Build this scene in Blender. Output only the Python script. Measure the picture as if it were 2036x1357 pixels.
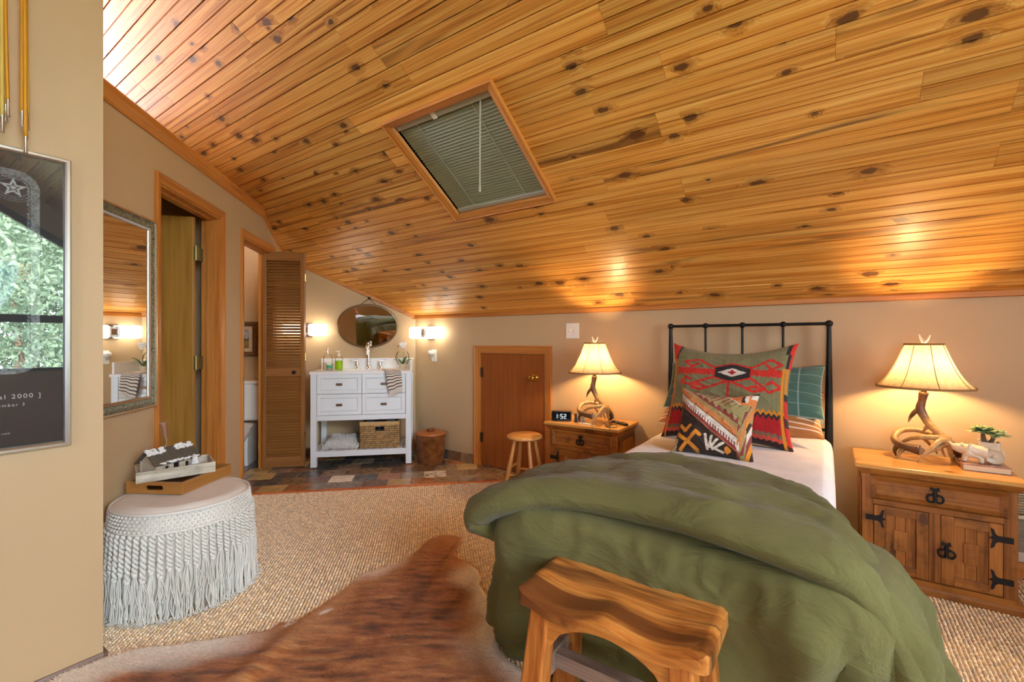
import bpy, bmesh, math, random
import numpy as np
from mathutils import Vector, Matrix, noise as mnoise

random.seed(7)
rng = np.random.default_rng(11)
SC = bpy.context.scene
COL = SC.collection
PI = math.pi
S = 2 ** -0.5
for o in list(bpy.data.objects):
    bpy.data.objects.remove(o)

# ------------------------------------------------------------------ camera
cam_d = bpy.data.cameras.new('camera')
cam = bpy.data.objects.new('camera', cam_d)
COL.objects.link(cam)
cam.location = (0, 0, 1.2)
cam.rotation_euler = (PI / 2, 0, math.radians(34.8))
cam_d.sensor_fit = 'HORIZONTAL'
cam_d.sensor_width = 36.0
cam_d.lens = 36.0 * 905.0 / 2036.0
cam_d.clip_start = 0.02
SC.camera = cam

# ------------------------------------------------------------------ world, sun, daylight
world = bpy.data.worlds.new('sky')
SC.world = world
world.use_nodes = True
wn = world.node_tree
wn.nodes.clear()
w_out = wn.nodes.new('ShaderNodeOutputWorld')
w_bg = wn.nodes.new('ShaderNodeBackground')
w_sky = wn.nodes.new('ShaderNodeTexSky')
w_sky.sky_type = 'HOSEK_WILKIE'
w_sky.turbidity = 4.0
w_sky.ground_albedo = 0.35
w_sky.sun_direction = (-0.55, -0.25, 0.8)
w_mix = wn.nodes.new('ShaderNodeMixRGB')
w_mix.inputs[0].default_value = 0.62
w_mix.inputs[2].default_value = (0.80, 0.87, 1.0, 1)
wn.links.new(w_sky.outputs[0], w_mix.inputs[1])
wn.links.new(w_mix.outputs[0], w_bg.inputs[0])
w_bg.inputs[1].default_value = 37.0
wn.links.new(w_bg.outputs[0], w_out.inputs[0])

sun_d = bpy.data.lights.new('sun', 'SUN')
sun_d.energy = 80.0
sun_d.angle = 0.01
sun_d.color = (1.0, 0.95, 0.86)
sun = bpy.data.objects.new('sun', sun_d)
COL.objects.link(sun)
sun.rotation_euler = Vector((0.55, 0.25, -0.8)).to_track_quat('-Z', 'Y').to_euler()
sun.location = (-6, -3, 9)


def window_light(name, loc, rot, sx, sy):
    """sampling portal: makes the sky's own light through a window opening clean"""
    d = bpy.data.lights.new(name, 'AREA')
    d.shape = 'RECTANGLE'
    d.size, d.size_y = sx, sy
    d.cycles.is_portal = True
    o = bpy.data.objects.new(name, d)
    o.location = loc
    o.rotation_euler = rot
    COL.objects.link(o)
    return o


window_light('window_portal', (3.33, 0.35, 1.95), (0, PI / 2, 0), 2.6, 3.9)
window_light('window_portal', (0.9, -3.55, 1.40), (PI / 2, 0, 0), 1.7, 1.1)
window_light('window_portal', (-4.75, 0.0, 3.05), (0, -PI / 2, 0), 1.4, 2.7)

SC.view_settings.view_transform = 'Standard'
SC.view_settings.look = 'None'
SC.view_settings.gamma = 1.0
SC.view_settings.use_curve_mapping = False
SC.view_settings.exposure = 0.18
SC.cycles.use_denoising = True
SC.cycles.max_bounces = 10
SC.cycles.diffuse_bounces = 6
SC.cycles.glossy_bounces = 5
SC.cycles.transmission_bounces = 8
SC.cycles.transparent_max_bounces = 16
SC.cycles.sample_clamp_indirect = 6.0
SC.cycles.caustics_reflective = False
SC.cycles.caustics_refractive = False

# ------------------------------------------------------------------ helpers


def srgb(r, g, b):
    def f(c):
        c /= 255.0
        return c / 12.92 if c <= 0.04045 else ((c + 0.055) / 1.055) ** 2.4
    return (f(r), f(g), f(b))


def W2(w, v, z=0.0):
    """point of the angled alcove: w runs right along its back wall, v goes deep along the left wall"""
    return (S * (w - v), S * (w + v), z)


class MB:
    def __init__(self):
        self.v = []
        self.f = []
        self.c = []

    def add(self, vs, fs, col=None):
        b = len(self.v)
        self.v.extend([tuple(p) for p in vs])
        self.f.extend([tuple(i + b for i in f) for f in fs])
        if col is not None:
            self.c.extend([col] * len(vs) if not isinstance(col, list) else col)
        return self

    def box(self, x0, y0, z0, x1, y1, z1, col=None):
        return self.add([(x0, y0, z0), (x1, y0, z0), (x1, y1, z0), (x0, y1, z0), (x0, y0, z1), (x1, y0, z1), (x1, y1, z1), (x0, y1, z1)],
                        [(3, 2, 1, 0), (4, 5, 6, 7), (0, 1, 5, 4), (1, 2, 6, 5), (2, 3, 7, 6), (3, 0, 4, 7)], col)

    def hexa(self, bot, top, col=None):
        return self.add(list(bot) + list(top), [(3, 2, 1, 0), (4, 5, 6, 7), (0, 1, 5, 4), (1, 2, 6, 5), (2, 3, 7, 6), (3, 0, 4, 7)], col)

    def prism(self, pts, axis, a0, a1, col=None):
        """closed outline pts (2D, counter-clockwise) swept along axis from a0 to a1"""
        n = len(pts)

        def P(p, a):
            return {'X': (a, p[0], p[1]), 'Y': (p[0], a, p[1]), 'Z': (p[0], p[1], a)}[axis]
        vs = [P(p, a0) for p in pts] + [P(p, a1) for p in pts]
        fs = [tuple(range(n))[::-1], tuple(range(n, 2 * n))] + [(i, (i + 1) % n, n + (i + 1) % n, n + i) for i in range(n)]
        return self.add(vs, fs, col)

    def tube(self, pts, rad, n=8, caps=True, col=None, flat=1.0):
        pts = [Vector(p) for p in pts]
        m = len(pts)
        if not hasattr(rad, '__len__'):
            rad = [rad] * m
        T = []
        for i in range(m):
            t = pts[min(i + 1, m - 1)] - pts[max(i - 1, 0)]
            T.append(t.normalized() if t.length > 1e-9 else Vector((0, 0, 1)))
        up = Vector((0, 0, 1)) if abs(T[0].z) < 0.9 else Vector((1, 0, 0))
        N = (up - T[0] * up.dot(T[0])).normalized()
        vs, fs = [], []
        for i in range(m):
            N = (N - T[i] * N.dot(T[i]))
            N = N.normalized() if N.length > 1e-6 else Vector((1, 0, 0))
            B = T[i].cross(N)
            for k in range(n):
                a = 2 * PI * k / n
                vs.append(pts[i] + (N * math.cos(a) + B * math.sin(a) * flat) * rad[i])
        for i in range(m - 1):
            for k in range(n):
                k2 = (k + 1) % n
                fs.append((i * n + k, i * n + k2, (i + 1) * n + k2, (i + 1) * n + k))
        if caps:
            fs.append(tuple(range(n))[::-1])
            fs.append(tuple(range((m - 1) * n, m * n)))
        return self.add(vs, fs, col)

    def lathe(self, prof, n=24, c=(0, 0, 0), sx=1.0, sy=1.0, col=None, cap=True):
        vs, fs = [], []
        m = len(prof)
        for r, z in prof:
            for k in range(n):
                a = 2 * PI * k / n
                vs.append((c[0] + r * sx * math.cos(a), c[1] + r * sy * math.sin(a), c[2] + z))
        for i in range(m - 1):
            for k in range(n):
                k2 = (k + 1) % n
                fs.append((i * n + k, i * n + k2, (i + 1) * n + k2, (i + 1) * n + k))
        if cap and prof[0][0] > 1e-5:
            fs.append(tuple(range(n))[::-1])
        if cap and prof[-1][0] > 1e-5:
            fs.append(tuple(range((m - 1) * n, m * n)))
        return self.add(vs, fs, col)

    def ball(self, c, r, nu=12, nv=8, col=None):
        r = r if hasattr(r, '__len__') else (r, r, r)
        vs = [(c[0], c[1], c[2] - r[2])]
        for j in range(1, nv):
            t = -PI / 2 + PI * j / nv
            for i in range(nu):
                a = 2 * PI * i / nu
                vs.append((c[0] + r[0] * math.cos(t) * math.cos(a), c[1] + r[1] * math.cos(t) * math.sin(a), c[2] + r[2] * math.sin(t)))
        vs.append((c[0], c[1], c[2] + r[2]))
        fs = [(0, 1 + (i + 1) % nu, 1 + i) for i in range(nu)]
        for j in range(nv - 2):
            for i in range(nu):
                a, b = 1 + j * nu + i, 1 + j * nu + (i + 1) % nu
                fs.append((a, b, b + nu, a + nu))
        l = len(vs) - 1
        fs += [(l, l - nu + i, l - nu + (i + 1) % nu) for i in range(nu)]
        return self.add(vs, fs, col)

    def grid(self, fn, nu, nv, wrapu=False, colfn=None):
        vs, cs = [], []
        for j in range(nv + 1):
            for i in range(nu + (0 if wrapu else 1)):
                u, v = i / nu, j / nv
                vs.append(fn(u, v))
                if colfn:
                    cs.append(colfn(u, v))
        W = nu if wrapu else nu + 1
        fs = []
        for j in range(nv):
            for i in range(nu):
                i2 = (i + 1) % W
                fs.append((j * W + i, j * W + i2, (j + 1) * W + i2, (j + 1) * W + i))
        return self.add(vs, fs, cs if colfn else None)

    def rot(self, R, about=(0, 0, 0), start=0):
        c = Vector(about)
        for i in range(start, len(self.v)):
            self.v[i] = tuple(R @ (Vector(self.v[i]) - c) + c)
        return self

    def build(self, name, m, parent=None, smooth=None, bevel=0, seg=2, loc=None, recalc=True):
        me = bpy.data.meshes.new(name)
        me.from_pydata(self.v, [], self.f)
        if recalc:
            bm = bmesh.new()
            bm.from_mesh(me)
            bmesh.ops.recalc_face_normals(bm, faces=bm.faces)
            bm.to_mesh(me)
            bm.free()
        if self.c and len(self.c) == len(self.v):
            a = me.color_attributes.new('col', 'FLOAT_COLOR', 'POINT')
            arr = np.ones((len(self.v), 4), np.float32)
            arr[:, :3] = np.array(self.c, np.float32)[:, :3]
            a.data.foreach_set('color', arr.ravel())
        me.materials.append(m)
        if smooth is not None:
            me.polygons.foreach_set('use_smooth', [True] * len(me.polygons))
            if smooth is not True:
                me.set_sharp_from_angle(angle=math.radians(smooth))
        o = bpy.data.objects.new(name, me)
        COL.objects.link(o)
        if parent:
            o.parent = parent
        if loc:
            o.location = loc
        if bevel:
            b = o.modifiers.new('bevel', 'BEVEL')
            b.width, b.segments, b.limit_method, b.angle_limit = bevel, seg, 'ANGLE', math.radians(40)
        return o


def thing(name, label, cat, loc=(0, 0, 0), rz=0.0, group=None):
    o = bpy.data.objects.new(name, None)
    COL.objects.link(o)
    o.empty_display_size = 0.1
    o.location = loc
    o.rotation_euler = (0, 0, rz)
    return tag(o, label, cat, group)


def tag(o, label, cat, group=None):
    o['label'] = label
    o['category'] = cat
    if group:
        o['group'] = group
    return o


def kind(o, k):
    o['kind'] = k
    return o


def inst(src, parent, loc=(0, 0, 0), rot=(0, 0, 0), scale=(1, 1, 1)):
    o = src.copy()
    COL.objects.link(o)
    o.parent = parent
    o.location, o.rotation_euler, o.scale = loc, rot, scale
    return o


def dup(root):
    r = root.copy()
    COL.objects.link(r)
    for ch in list(root.children):
        c = ch.copy()
        COL.objects.link(c)
        c.parent = r
        for g in list(ch.children):
            d = g.copy()
            COL.objects.link(d)
            d.parent = c
    return r


def solid(o, t, off=-1):
    s = o.modifiers.new('thickness', 'SOLIDIFY')
    s.thickness, s.offset = t, off
    return o


def smoothstep(a, b, x):
    t = min(1.0, max(0.0, (x - a) / (b - a)))
    return t * t * (3 - 2 * t)


def lerp(a, b, t):
    return a + (b - a) * t


def mixc(a, b, t):
    return tuple(a[i] + (b[i] - a[i]) * t for i in range(3))


def poly(pts, t):
    """piecewise-smooth interpolation of a list of tuples at t in 0..1 (Catmull-Rom)"""
    n = len(pts) - 1
    x = min(max(t, 0), 1) * n
    i = min(int(x), n - 1)
    f = x - i
    p0, p1, p2, p3 = pts[max(i - 1, 0)], pts[i], pts[i + 1], pts[min(i + 2, n)]
    return tuple(0.5 * (2 * b + (c - a) * f + (2 * a - 5 * b + 4 * c - d) * f * f + (3 * b - a - 3 * c + d) * f ** 3)
                 for a, b, c, d in zip(p0, p1, p2, p3))


def spline(pts, n):
    return [poly(pts, i / n) for i in range(n + 1)]


def nz(x, y=0.0, z=0.0):
    return mnoise.noise(Vector((x, y, z)))


# ------------------------------------------------------------------ materials


class N:
    def __init__(self, name):
        self.m = bpy.data.materials.new(name)
        self.m.use_nodes = True
        self.t = self.m.node_tree
        self.t.nodes.clear()
        self.out = self.n('OutputMaterial')

    def n(self, typ, **kw):
        x = self.t.nodes.new('ShaderNode' + typ)
        for k, v in kw.items():
            setattr(x, k, v)
        return x

    def l(self, a, b):
        self.t.links.new(a, b)

    def val(self, x, inp):
        if hasattr(x, 'is_linked') or hasattr(x, 'links'):
            self.l(x, inp)
        else:
            inp.default_value = x

    def math(self, op, a, b=0.0, c=None, clamp=False):
        x = self.n('Math', operation=op, use_clamp=clamp)
        self.val(a, x.inputs[0])
        self.val(b, x.inputs[1])
        if c is not None:
            self.val(c, x.inputs[2])
        return x.outputs[0]

    def vmath(self, op, a, b):
        x = self.n('VectorMath', operation=op)
        self.val(a, x.inputs[0])
        self.val(b, x.inputs[1])
        return x.outputs[0]

    def ramp(self, fac, stops, interp='LINEAR'):
        r = self.n('ValToRGB')
        r.color_ramp.interpolation = interp
        el = r.color_ramp.elements
        while len(el) < len(stops):
            el.new(0.5)
        for e, (p, c) in zip(el, stops):
            e.position = p
            e.color = (*c[:3], 1)
        self.l(fac, r.inputs[0])
        return r.outputs[0]

    def noise(self, vec, scale=5.0, detail=2.0, rough=0.5, dist=0.0):
        x = self.n('TexNoise')
        x.inputs['Scale'].default_value = scale
        x.inputs['Detail'].default_value = detail
        x.inputs['Roughness'].default_value = rough
        x.inputs['Distortion'].default_value = dist
        if vec is not None:
            self.l(vec, x.inputs['Vector'])
        return x.outputs['Fac']

    def mix(self, fac, a, b, mode='MIX'):
        x = self.n('MixRGB', blend_type=mode)
        self.val(fac, x.inputs[0])
        for v, i in ((a, x.inputs[1]), (b, x.inputs[2])):
            if isinstance(v, tuple):
                i.default_value = (*v[:3], 1)
            else:
                self.l(v, i)
        return x.outputs[0]

    def xyz(self, x, y, z):
        c = self.n('CombineXYZ')
        for v, i in zip((x, y, z), c.inputs):
            self.val(v, i)
        return c.outputs[0]

    def obj(self, randomize=True):
        tc = self.n('TexCoord')
        v = tc.outputs['Object']
        if randomize:
            oi = self.n('ObjectInfo')
            self.rand = oi.outputs['Random']
            r = self.rand
            v = self.vmath('ADD', v, self.xyz(self.math('MULTIPLY', r, 37.0), self.math('MULTIPLY', r, 53.7), self.math('MULTIPLY', r, 19.3)))
        return v

    def bsdf(self, color, rough=0.5, metal=0.0, bump=None, bstr=0.2, bdist=0.01, coat=0.0, sheen=0.0, spec=0.5, trans=0.0, ior=1.45, emit=None, estr=0.0):
        b = self.n('BsdfPrincipled')
        if isinstance(color, tuple):
            b.inputs['Base Color'].default_value = (*color[:3], 1)
        else:
            self.l(color, b.inputs['Base Color'])
        self.val(rough, b.inputs['Roughness'])
        b.inputs['Metallic'].default_value = metal
        b.inputs['Coat Weight'].default_value = coat
        b.inputs['Coat Roughness'].default_value = 0.26
        b.inputs['Sheen Weight'].default_value = sheen
        b.inputs['Specular IOR Level'].default_value = spec
        b.inputs['Transmission Weight'].default_value = trans
        b.inputs['IOR'].default_value = ior
        if emit:
            b.inputs['Emission Color'].default_value = (*emit, 1)
            b.inputs['Emission Strength'].default_value = estr
        if bump is not None:
            bp = self.n('Bump')
            bp.inputs['Strength'].default_value = bstr
            bp.inputs['Distance'].default_value = bdist
            self.l(bump, bp.inputs['Height'])
            self.l(bp.outputs[0], b.inputs['Normal'])
        self.l(b.outputs[0], self.out.inputs[0])
        return self.m


def plain(name, c, rough=0.5, metal=0.0, var=0.06, vscale=6.0, bstr=0.0, bscale=80.0, coat=0.0, sheen=0.0, spec=0.5):
    k = N(name)
    v = k.obj()
    n = k.noise(v, vscale, 3)
    lo = tuple(x * (1 - var) for x in c)
    hi = tuple(min(1, x * (1 + var)) for x in c)
    colr = k.ramp(n, [(0.25, lo), (0.75, hi)])
    bump = k.noise(v, bscale, 2) if bstr else None
    return k.bsdf(colr, rough, metal, bump, bstr, 0.004, coat, sheen, spec)


def vcol(name, rough=0.8, bstr=0.0, bscale=200.0, sheen=0.0, coat=0.0, var=0.1):
    k = N(name)
    a = k.n('Attribute')
    a.attribute_name = 'col'
    v = k.obj(False)
    n = k.noise(v, bscale * 0.5, 2)
    c = k.mix(1.0, a.outputs['Color'], k.ramp(n, [(0.2, (1 - var,) * 3), (0.8, (1 + var,) * 3)]), 'MULTIPLY')
    return k.bsdf(c, rough, 0, k.noise(v, bscale, 2) if bstr else None, bstr, 0.004, coat, sheen)


def wood(name, dark, mid, light, axis='X', along=1.4, across=26.0, rough=0.4, knots=0.0, var=0.18, bstr=0.12, coat=0.0, streak=False, wear=0.0, slo=0.50, shi=0.72):
    k = N(name)
    v = k.obj()
    sp = k.n('SeparateXYZ')
    k.l(v, sp.inputs[0])
    x, y, z = sp.outputs
    a, b, c = {'X': (x, y, z), 'Y': (y, x, z), 'Z': (z, x, y)}[axis]
    kmask = None
    if knots:
        kv = k.xyz(k.math('MULTIPLY', a, 5.2), k.math('MULTIPLY', b, 9.5), 0.0)
        vo = k.n('TexVoronoi', voronoi_dimensions='2D', feature='F1')
        vo.inputs['Scale'].default_value = 1.0
        vo.inputs['Randomness'].default_value = 0.95
        k.l(kv, vo.inputs['Vector'])
        cs = k.n('SeparateXYZ')
        k.l(vo.outputs['Color'], cs.inputs[0])
        pick = k.math('LESS_THAN', cs.outputs[0], knots)
        size = k.math('MULTIPLY_ADD', cs.outputs[1], 0.15, 0.06)
        edge = k.noise(v, 38, 3)
        d = k.math('ADD', vo.outputs['Distance'], k.math('MULTIPLY_ADD', edge, 0.22, -0.11))
        rel = k.math('DIVIDE', d, size)
        mr = k.n('MapRange', interpolation_type='SMOOTHSTEP')
        k.l(rel, mr.inputs[0])
        mr.inputs[1].default_value, mr.inputs[2].default_value = 1.15, 0.75
        kmask = k.math('MULTIPLY', mr.outputs[0], pick)
        mr2 = k.n('MapRange', interpolation_type='SMOOTHSTEP')
        k.l(rel, mr2.inputs[0])
        mr2.inputs[1].default_value, mr2.inputs[2].default_value = 3.2, 0.6
        halo = k.math('MULTIPLY', mr2.outputs[0], pick)
        b = k.math('ADD', b, k.math('MULTIPLY', halo, 0.022))
        c = k.math('ADD', c, k.math('MULTIPLY', halo, 0.03))
    g1 = k.xyz(k.math('MULTIPLY', a, along), k.math('MULTIPLY', b, across), k.math('MULTIPLY', c, across))
    n1 = k.noise(g1, 1.0, 3, 0.55, 0.6)
    g2 = k.xyz(k.math('MULTIPLY', a, along * 2.2), k.math('MULTIPLY', b, across * 5), k.math('MULTIPLY', c, across * 5))
    n2 = k.noise(g2, 1.0, 2, 0.5, 0.3)
    n = k.math('MULTIPLY_ADD', n2, 0.42, k.math('MULTIPLY', n1, 0.62))
    colr = k.ramp(n, [(0.30, dark), (0.47, mid), (0.68, light)])
    if knots:
        colr = k.mix(k.math('MULTIPLY', halo, 0.45), colr, tuple(q * 0.55 for q in dark))
        colr = k.mix(k.math('MULTIPLY', kmask, 0.85), colr, (0.075, 0.026, 0.010))
    if streak:
        at = k.n('Attribute', attribute_type='OBJECT')
        at.attribute_name = 'streak'
        sn = k.noise(k.xyz(k.math('MULTIPLY', a, 0.9), k.math('MULTIPLY', b, 11.0), 0.0), 1.0, 3, 0.6, 0.8)
        sm = k.n('MapRange', interpolation_type='SMOOTHSTEP')
        k.l(sn, sm.inputs[0])
        sm.inputs[1].default_value, sm.inputs[2].default_value = slo, shi
        colr = k.mix(k.math('MULTIPLY', sm.outputs[0], at.outputs['Fac']), colr, (0.12, 0.035, 0.010))
    if wear:
        wn_ = k.noise(v, 9, 4, 0.6)
        mr3 = k.n('MapRange')
        k.l(wn_, mr3.inputs[0])
        mr3.inputs[1].default_value, mr3.inputs[2].default_value = 0.52, 0.66
        colr = k.mix(k.math('MULTIPLY', mr3.outputs[0], wear), colr, tuple(q * 0.45 for q in dark))
    hs = k.n('HueSaturation')
    k.l(colr, hs.inputs['Color'])
    k.l(k.math('MULTIPLY_ADD', k.rand, var * 2, 1 - var), hs.inputs['Value'])
    rg = k.math('MULTIPLY_ADD', n2, 0.12, rough - 0.06)
    return k.bsdf(hs.outputs[0], rg, 0, n, bstr, 0.003, coat)


PAINT = srgb(194, 166, 127)
M = {}
M['wall'] = plain('painted_wall', PAINT, 0.55, 0, 0.025, 1.5, 0.06, 160)
M['wall_near'] = M['wall']
M['pine'] = wood('honey_pine_boards', srgb(132, 64, 14), srgb(210, 142, 57), srgb(238, 187, 102), 'X', 0.8, 42, 0.40, knots=0.24, var=0.15, streak=True, coat=0.2, bstr=0.05)
M['trimX'] = wood('stained_trim_x', srgb(150, 88, 36), srgb(190, 120, 52), srgb(208, 142, 72), 'X', 1.2, 34, 0.45, var=0.08, coat=0.0)
M['trimY'] = wood('stained_trim_y', srgb(150, 88, 36), srgb(190, 120, 52), srgb(208, 142, 72), 'Y', 1.2, 34, 0.32, var=0.08, coat=0.15)
M['trimZ'] = wood('stained_trim_z', srgb(150, 88, 36), srgb(190, 120, 52), srgb(208, 142, 72), 'Z', 1.2, 34, 0.32, var=0.08, coat=0.15)
M['slab'] = wood('lauan_door', srgb(120, 62, 24), srgb(143, 78, 32), srgb(156, 90, 40), 'Z', 1.1, 30, 0.34, var=0.05, coat=0.1)
M['slab2'] = wood('pale_closet_door', srgb(150, 105, 42), srgb(172, 125, 55), srgb(184, 138, 66), 'Z', 0.9, 9, 0.35, var=0.03, coat=0.1)
M['louver'] = wood('louver_door_wood', srgb(126, 80, 36), srgb(150, 98, 46), srgb(166, 112, 56), 'X', 1.2, 40, 0.55, var=0.06)
M['louverZ'] = wood('louver_stile_wood', srgb(126, 80, 36), srgb(150, 98, 46), srgb(166, 112, 56), 'Z', 1.2, 40, 0.38, var=0.06)
M['black'] = plain('black_iron', (0.012, 0.013, 0.013), 0.38, 0.6, 0.2)
M['iron'] = plain('wrought_iron', (0.018, 0.014, 0.012), 0.55, 0.5, 0.3, 20, 0.2, 60)
M['brass'] = plain('brass', srgb(196, 150, 70), 0.22, 1.0)
M['chrome'] = plain('brushed_nickel', (0.78, 0.74, 0.70), 0.16, 1.0, 0.02)
M['silver'] = plain('silver_frame', (0.66, 0.67, 0.66), 0.32, 1.0, 0.08)
M['white'] = plain('white_paint', srgb(232, 238, 240), 0.38, 0, 0.01)
M['quartz'] = plain('white_quartz', srgb(244, 244, 242), 0.12, 0, 0.01)
M['plastic'] = plain('ivory_plastic', srgb(238, 232, 218), 0.3, 0, 0.01)
M['ceramic'] = plain('white_ceramic', srgb(236, 234, 226), 0.12, 0, 0.01)
M['blackplastic'] = plain('black_plastic', (0.012, 0.012, 0.013), 0.3)
M['bronze'] = plain('bronze_pull', srgb(110, 84, 62), 0.35, 0.9)

k = N('mirror_glass')
M['mirror'] = k.bsdf((0.86, 0.87, 0.86), 0.015, 1.0)


def glass(name, ior=1.5, tint=(1, 1, 1), rough=0.0):
    k = N(name)
    fr = k.n('Fresnel')
    fr.inputs[0].default_value = ior
    tr = k.n('BsdfTransparent')
    tr.inputs[0].default_value = (*tint, 1)
    gl = k.n('BsdfGlossy')
    gl.inputs['Roughness'].default_value = rough
    mx = k.n('MixShader')
    k.l(fr.outputs[0], mx.inputs[0])
    k.l(tr.outputs[0], mx.inputs[1])
    k.l(gl.outputs[0], mx.inputs[2])
    k.l(mx.outputs[0], k.out.inputs[0])
    return k.m


M['pane'] = glass('window_glass', 1.45)
M['poster_glass'] = glass('poster_glass', 1.85)
M['clearglass'] = glass('clear_bottle_glass', 1.10, (0.985, 0.99, 0.985))


def emitter(name, c, s):
    k = N(name)
    e = k.n('Emission')
    e.inputs[0].default_value = (*c, 1)
    e.inputs[1].default_value = s
    k.l(e.outputs[0], k.out.inputs[0])
    return k.m


M['sconce_glow'] = emitter('lit_opal_glass', (1.0, 0.86, 0.68), 7.5)
M['bulb_glow'] = emitter('lit_bulb', (1.0, 0.64, 0.30), 680.0)
M['digit'] = emitter('clock_digit', (0.75, 0.9, 1.0), 1.6)
# ------------------------------------------------------------------ room shell
YE, W0, V0, ZE, MS = 3.422, -1.468, 4.994, 1.465, 0.65
YR = -0.5
ZR = ZE + MS * (YE - YR)
PHI = math.atan(MS)
CP = math.cos(PHI)
X_NEAR, Y_NEAR = -2.26, 0.533
X_R, Y_B, X_L = 3.2, -3.4, -5.6


def roof(y):
    return ZE + MS * (YE - y) if y >= YR else ZR - MS * (YR - y)


def roof_wv(w, v):
    return roof(S * (w + v))


def struct(name, mb, m, parent=None, rot45=False, **kw):
    o = mb.build(name, m, parent, **kw)
    if parent is None:
        o['kind'] = 'structure'
    if rot45:
        o.rotation_euler = (0, 0, PI / 4)
    return o


# floor: carpet over the whole room, slate-look tiles in the alcove
k = N('berber_carpet')
v = k.obj(False)
vo = k.n('TexVoronoi', feature='F1')
vo.inputs['Scale'].default_value = 62
vo.inputs['Randomness'].default_value = 0.35
k.l(v, vo.inputs['Vector'])
big = k.noise(v, 1.2, 3)
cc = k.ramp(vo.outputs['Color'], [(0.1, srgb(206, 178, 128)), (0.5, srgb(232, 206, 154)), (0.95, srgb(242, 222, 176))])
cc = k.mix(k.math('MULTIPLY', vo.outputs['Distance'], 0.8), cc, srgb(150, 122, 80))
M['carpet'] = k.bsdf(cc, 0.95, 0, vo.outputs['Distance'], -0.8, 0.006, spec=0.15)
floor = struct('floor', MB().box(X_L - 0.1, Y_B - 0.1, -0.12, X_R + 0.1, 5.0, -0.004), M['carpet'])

k = N('tile_grout')
M['grout'] = k.bsdf(k.ramp(k.noise(k.obj(False), 30, 2), [(0.3, srgb(150, 132, 108)), (0.7, srgb(178, 160, 134))]), 0.9)


def clip(pts, n, d):
    out = []
    for i in range(len(pts)):
        p, q = pts[i], pts[(i + 1) % len(pts)]
        a, b = p[0] * n[0] + p[1] * n[1] - d, q[0] * n[0] + q[1] * n[1] - d
        if a <= 0:
            out.append(p)
        if a * b < 0:
            t = a / (a - b)
            out.append((p[0] + (q[0] - p[0]) * t, p[1] + (q[1] - p[1]) * t))
    return out


V_T = 3.862
eave_cut = ((S, S), YE - 0.004)
bed_pts = clip([(-2.75, V_T - 0.02), (1.2, V_T - 0.02), (1.2, V0), (-2.75, V0)], *eave_cut)
o = MB().prism(bed_pts, 'Z', -0.004, 0.0015).build('tile_bed', M['grout'], floor)
o.rotation_euler = (0, 0, PI / 4)


def tile_mat(name, stops, mottling, rough=0.28, flat=0.55):
    k = N(name)
    v = k.obj()
    n1 = k.noise(v, mottling, 4, 0.6, 0.6)
    n2 = k.noise(v, 3.5, 2)
    n = k.math('MULTIPLY_ADD', n2, 0.5, k.math('MULTIPLY', n1, 0.5))
    base = tuple(sum(q[1][i] for q in stops) / len(stops) for i in range(3))
    c = k.mix(flat, k.ramp(n, stops), base)
    hs = k.n('HueSaturation')
    k.l(c, hs.inputs['Color'])
    k.l(k.math('MULTIPLY_ADD', k.rand, 0.4, 1.0), hs.inputs['Value'])
    c = hs.outputs[0]
    return k.bsdf(c, k.math('MULTIPLY_ADD', n1, 0.2, rough - 0.1), 0, n1, 0.25, 0.003, 0.2)


TM = [tile_mat('slate_charcoal', [(0.3, srgb(58, 56, 54)), (0.55, srgb(82, 80, 76)), (0.75, srgb(104, 98, 90))], 9),
      tile_mat('slate_brown', [(0.3, srgb(84, 56, 36)), (0.5, srgb(116, 84, 58)), (0.75, srgb(150, 116, 84))], 10),
      tile_mat('slate_rust', [(0.3, srgb(100, 74, 54)), (0.48, srgb(156, 104, 62)), (0.62, srgb(184, 132, 80)), (0.75, srgb(130, 100, 76))], 8),
      tile_mat('slate_ochre', [(0.3, srgb(150, 122, 72)), (0.55, srgb(190, 162, 104)), (0.75, srgb(208, 182, 126))], 8),
      tile_mat('slate_grey', [(0.3, srgb(104, 92, 80)), (0.55, srgb(142, 126, 108)), (0.75, srgb(168, 150, 128))], 10),
      tile_mat('slate_umber', [(0.32, srgb(88, 68, 50)), (0.46, srgb(134, 110, 82)), (0.58, srgb(168, 142, 104)), (0.7, srgb(104, 84, 64))], 20),
      tile_mat('slate_spotted', [(0.36, srgb(70, 50, 40)), (0.44, srgb(226, 214, 192)), (0.8, srgb(236, 226, 206))], 30, flat=0.0)]
tile_mesh = {}


def tile_obj(pts, mi, z0, z1):
    cx, cy = sum(p[0] for p in pts) / len(pts), sum(p[1] for p in pts) / len(pts)
    key = (mi, tuple((round(p[0] - cx, 3), round(p[1] - cy, 3)) for p in pts))
    if key in tile_mesh:
        o = tile_mesh[key].copy()
        COL.objects.link(o)
    else:
        o = MB().prism([(p[0] - cx, p[1] - cy) for p in pts], 'Z', 0.0, z1 - z0).build('floor_tile', TM[mi], floor, bevel=0.0025, seg=1)
        tile_mesh[key] = o
    x, y, _ = W2(cx, cy)
    o.location = (x, y, z0)
    o.rotation_euler = (0, 0, PI / 4)
    return o


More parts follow.
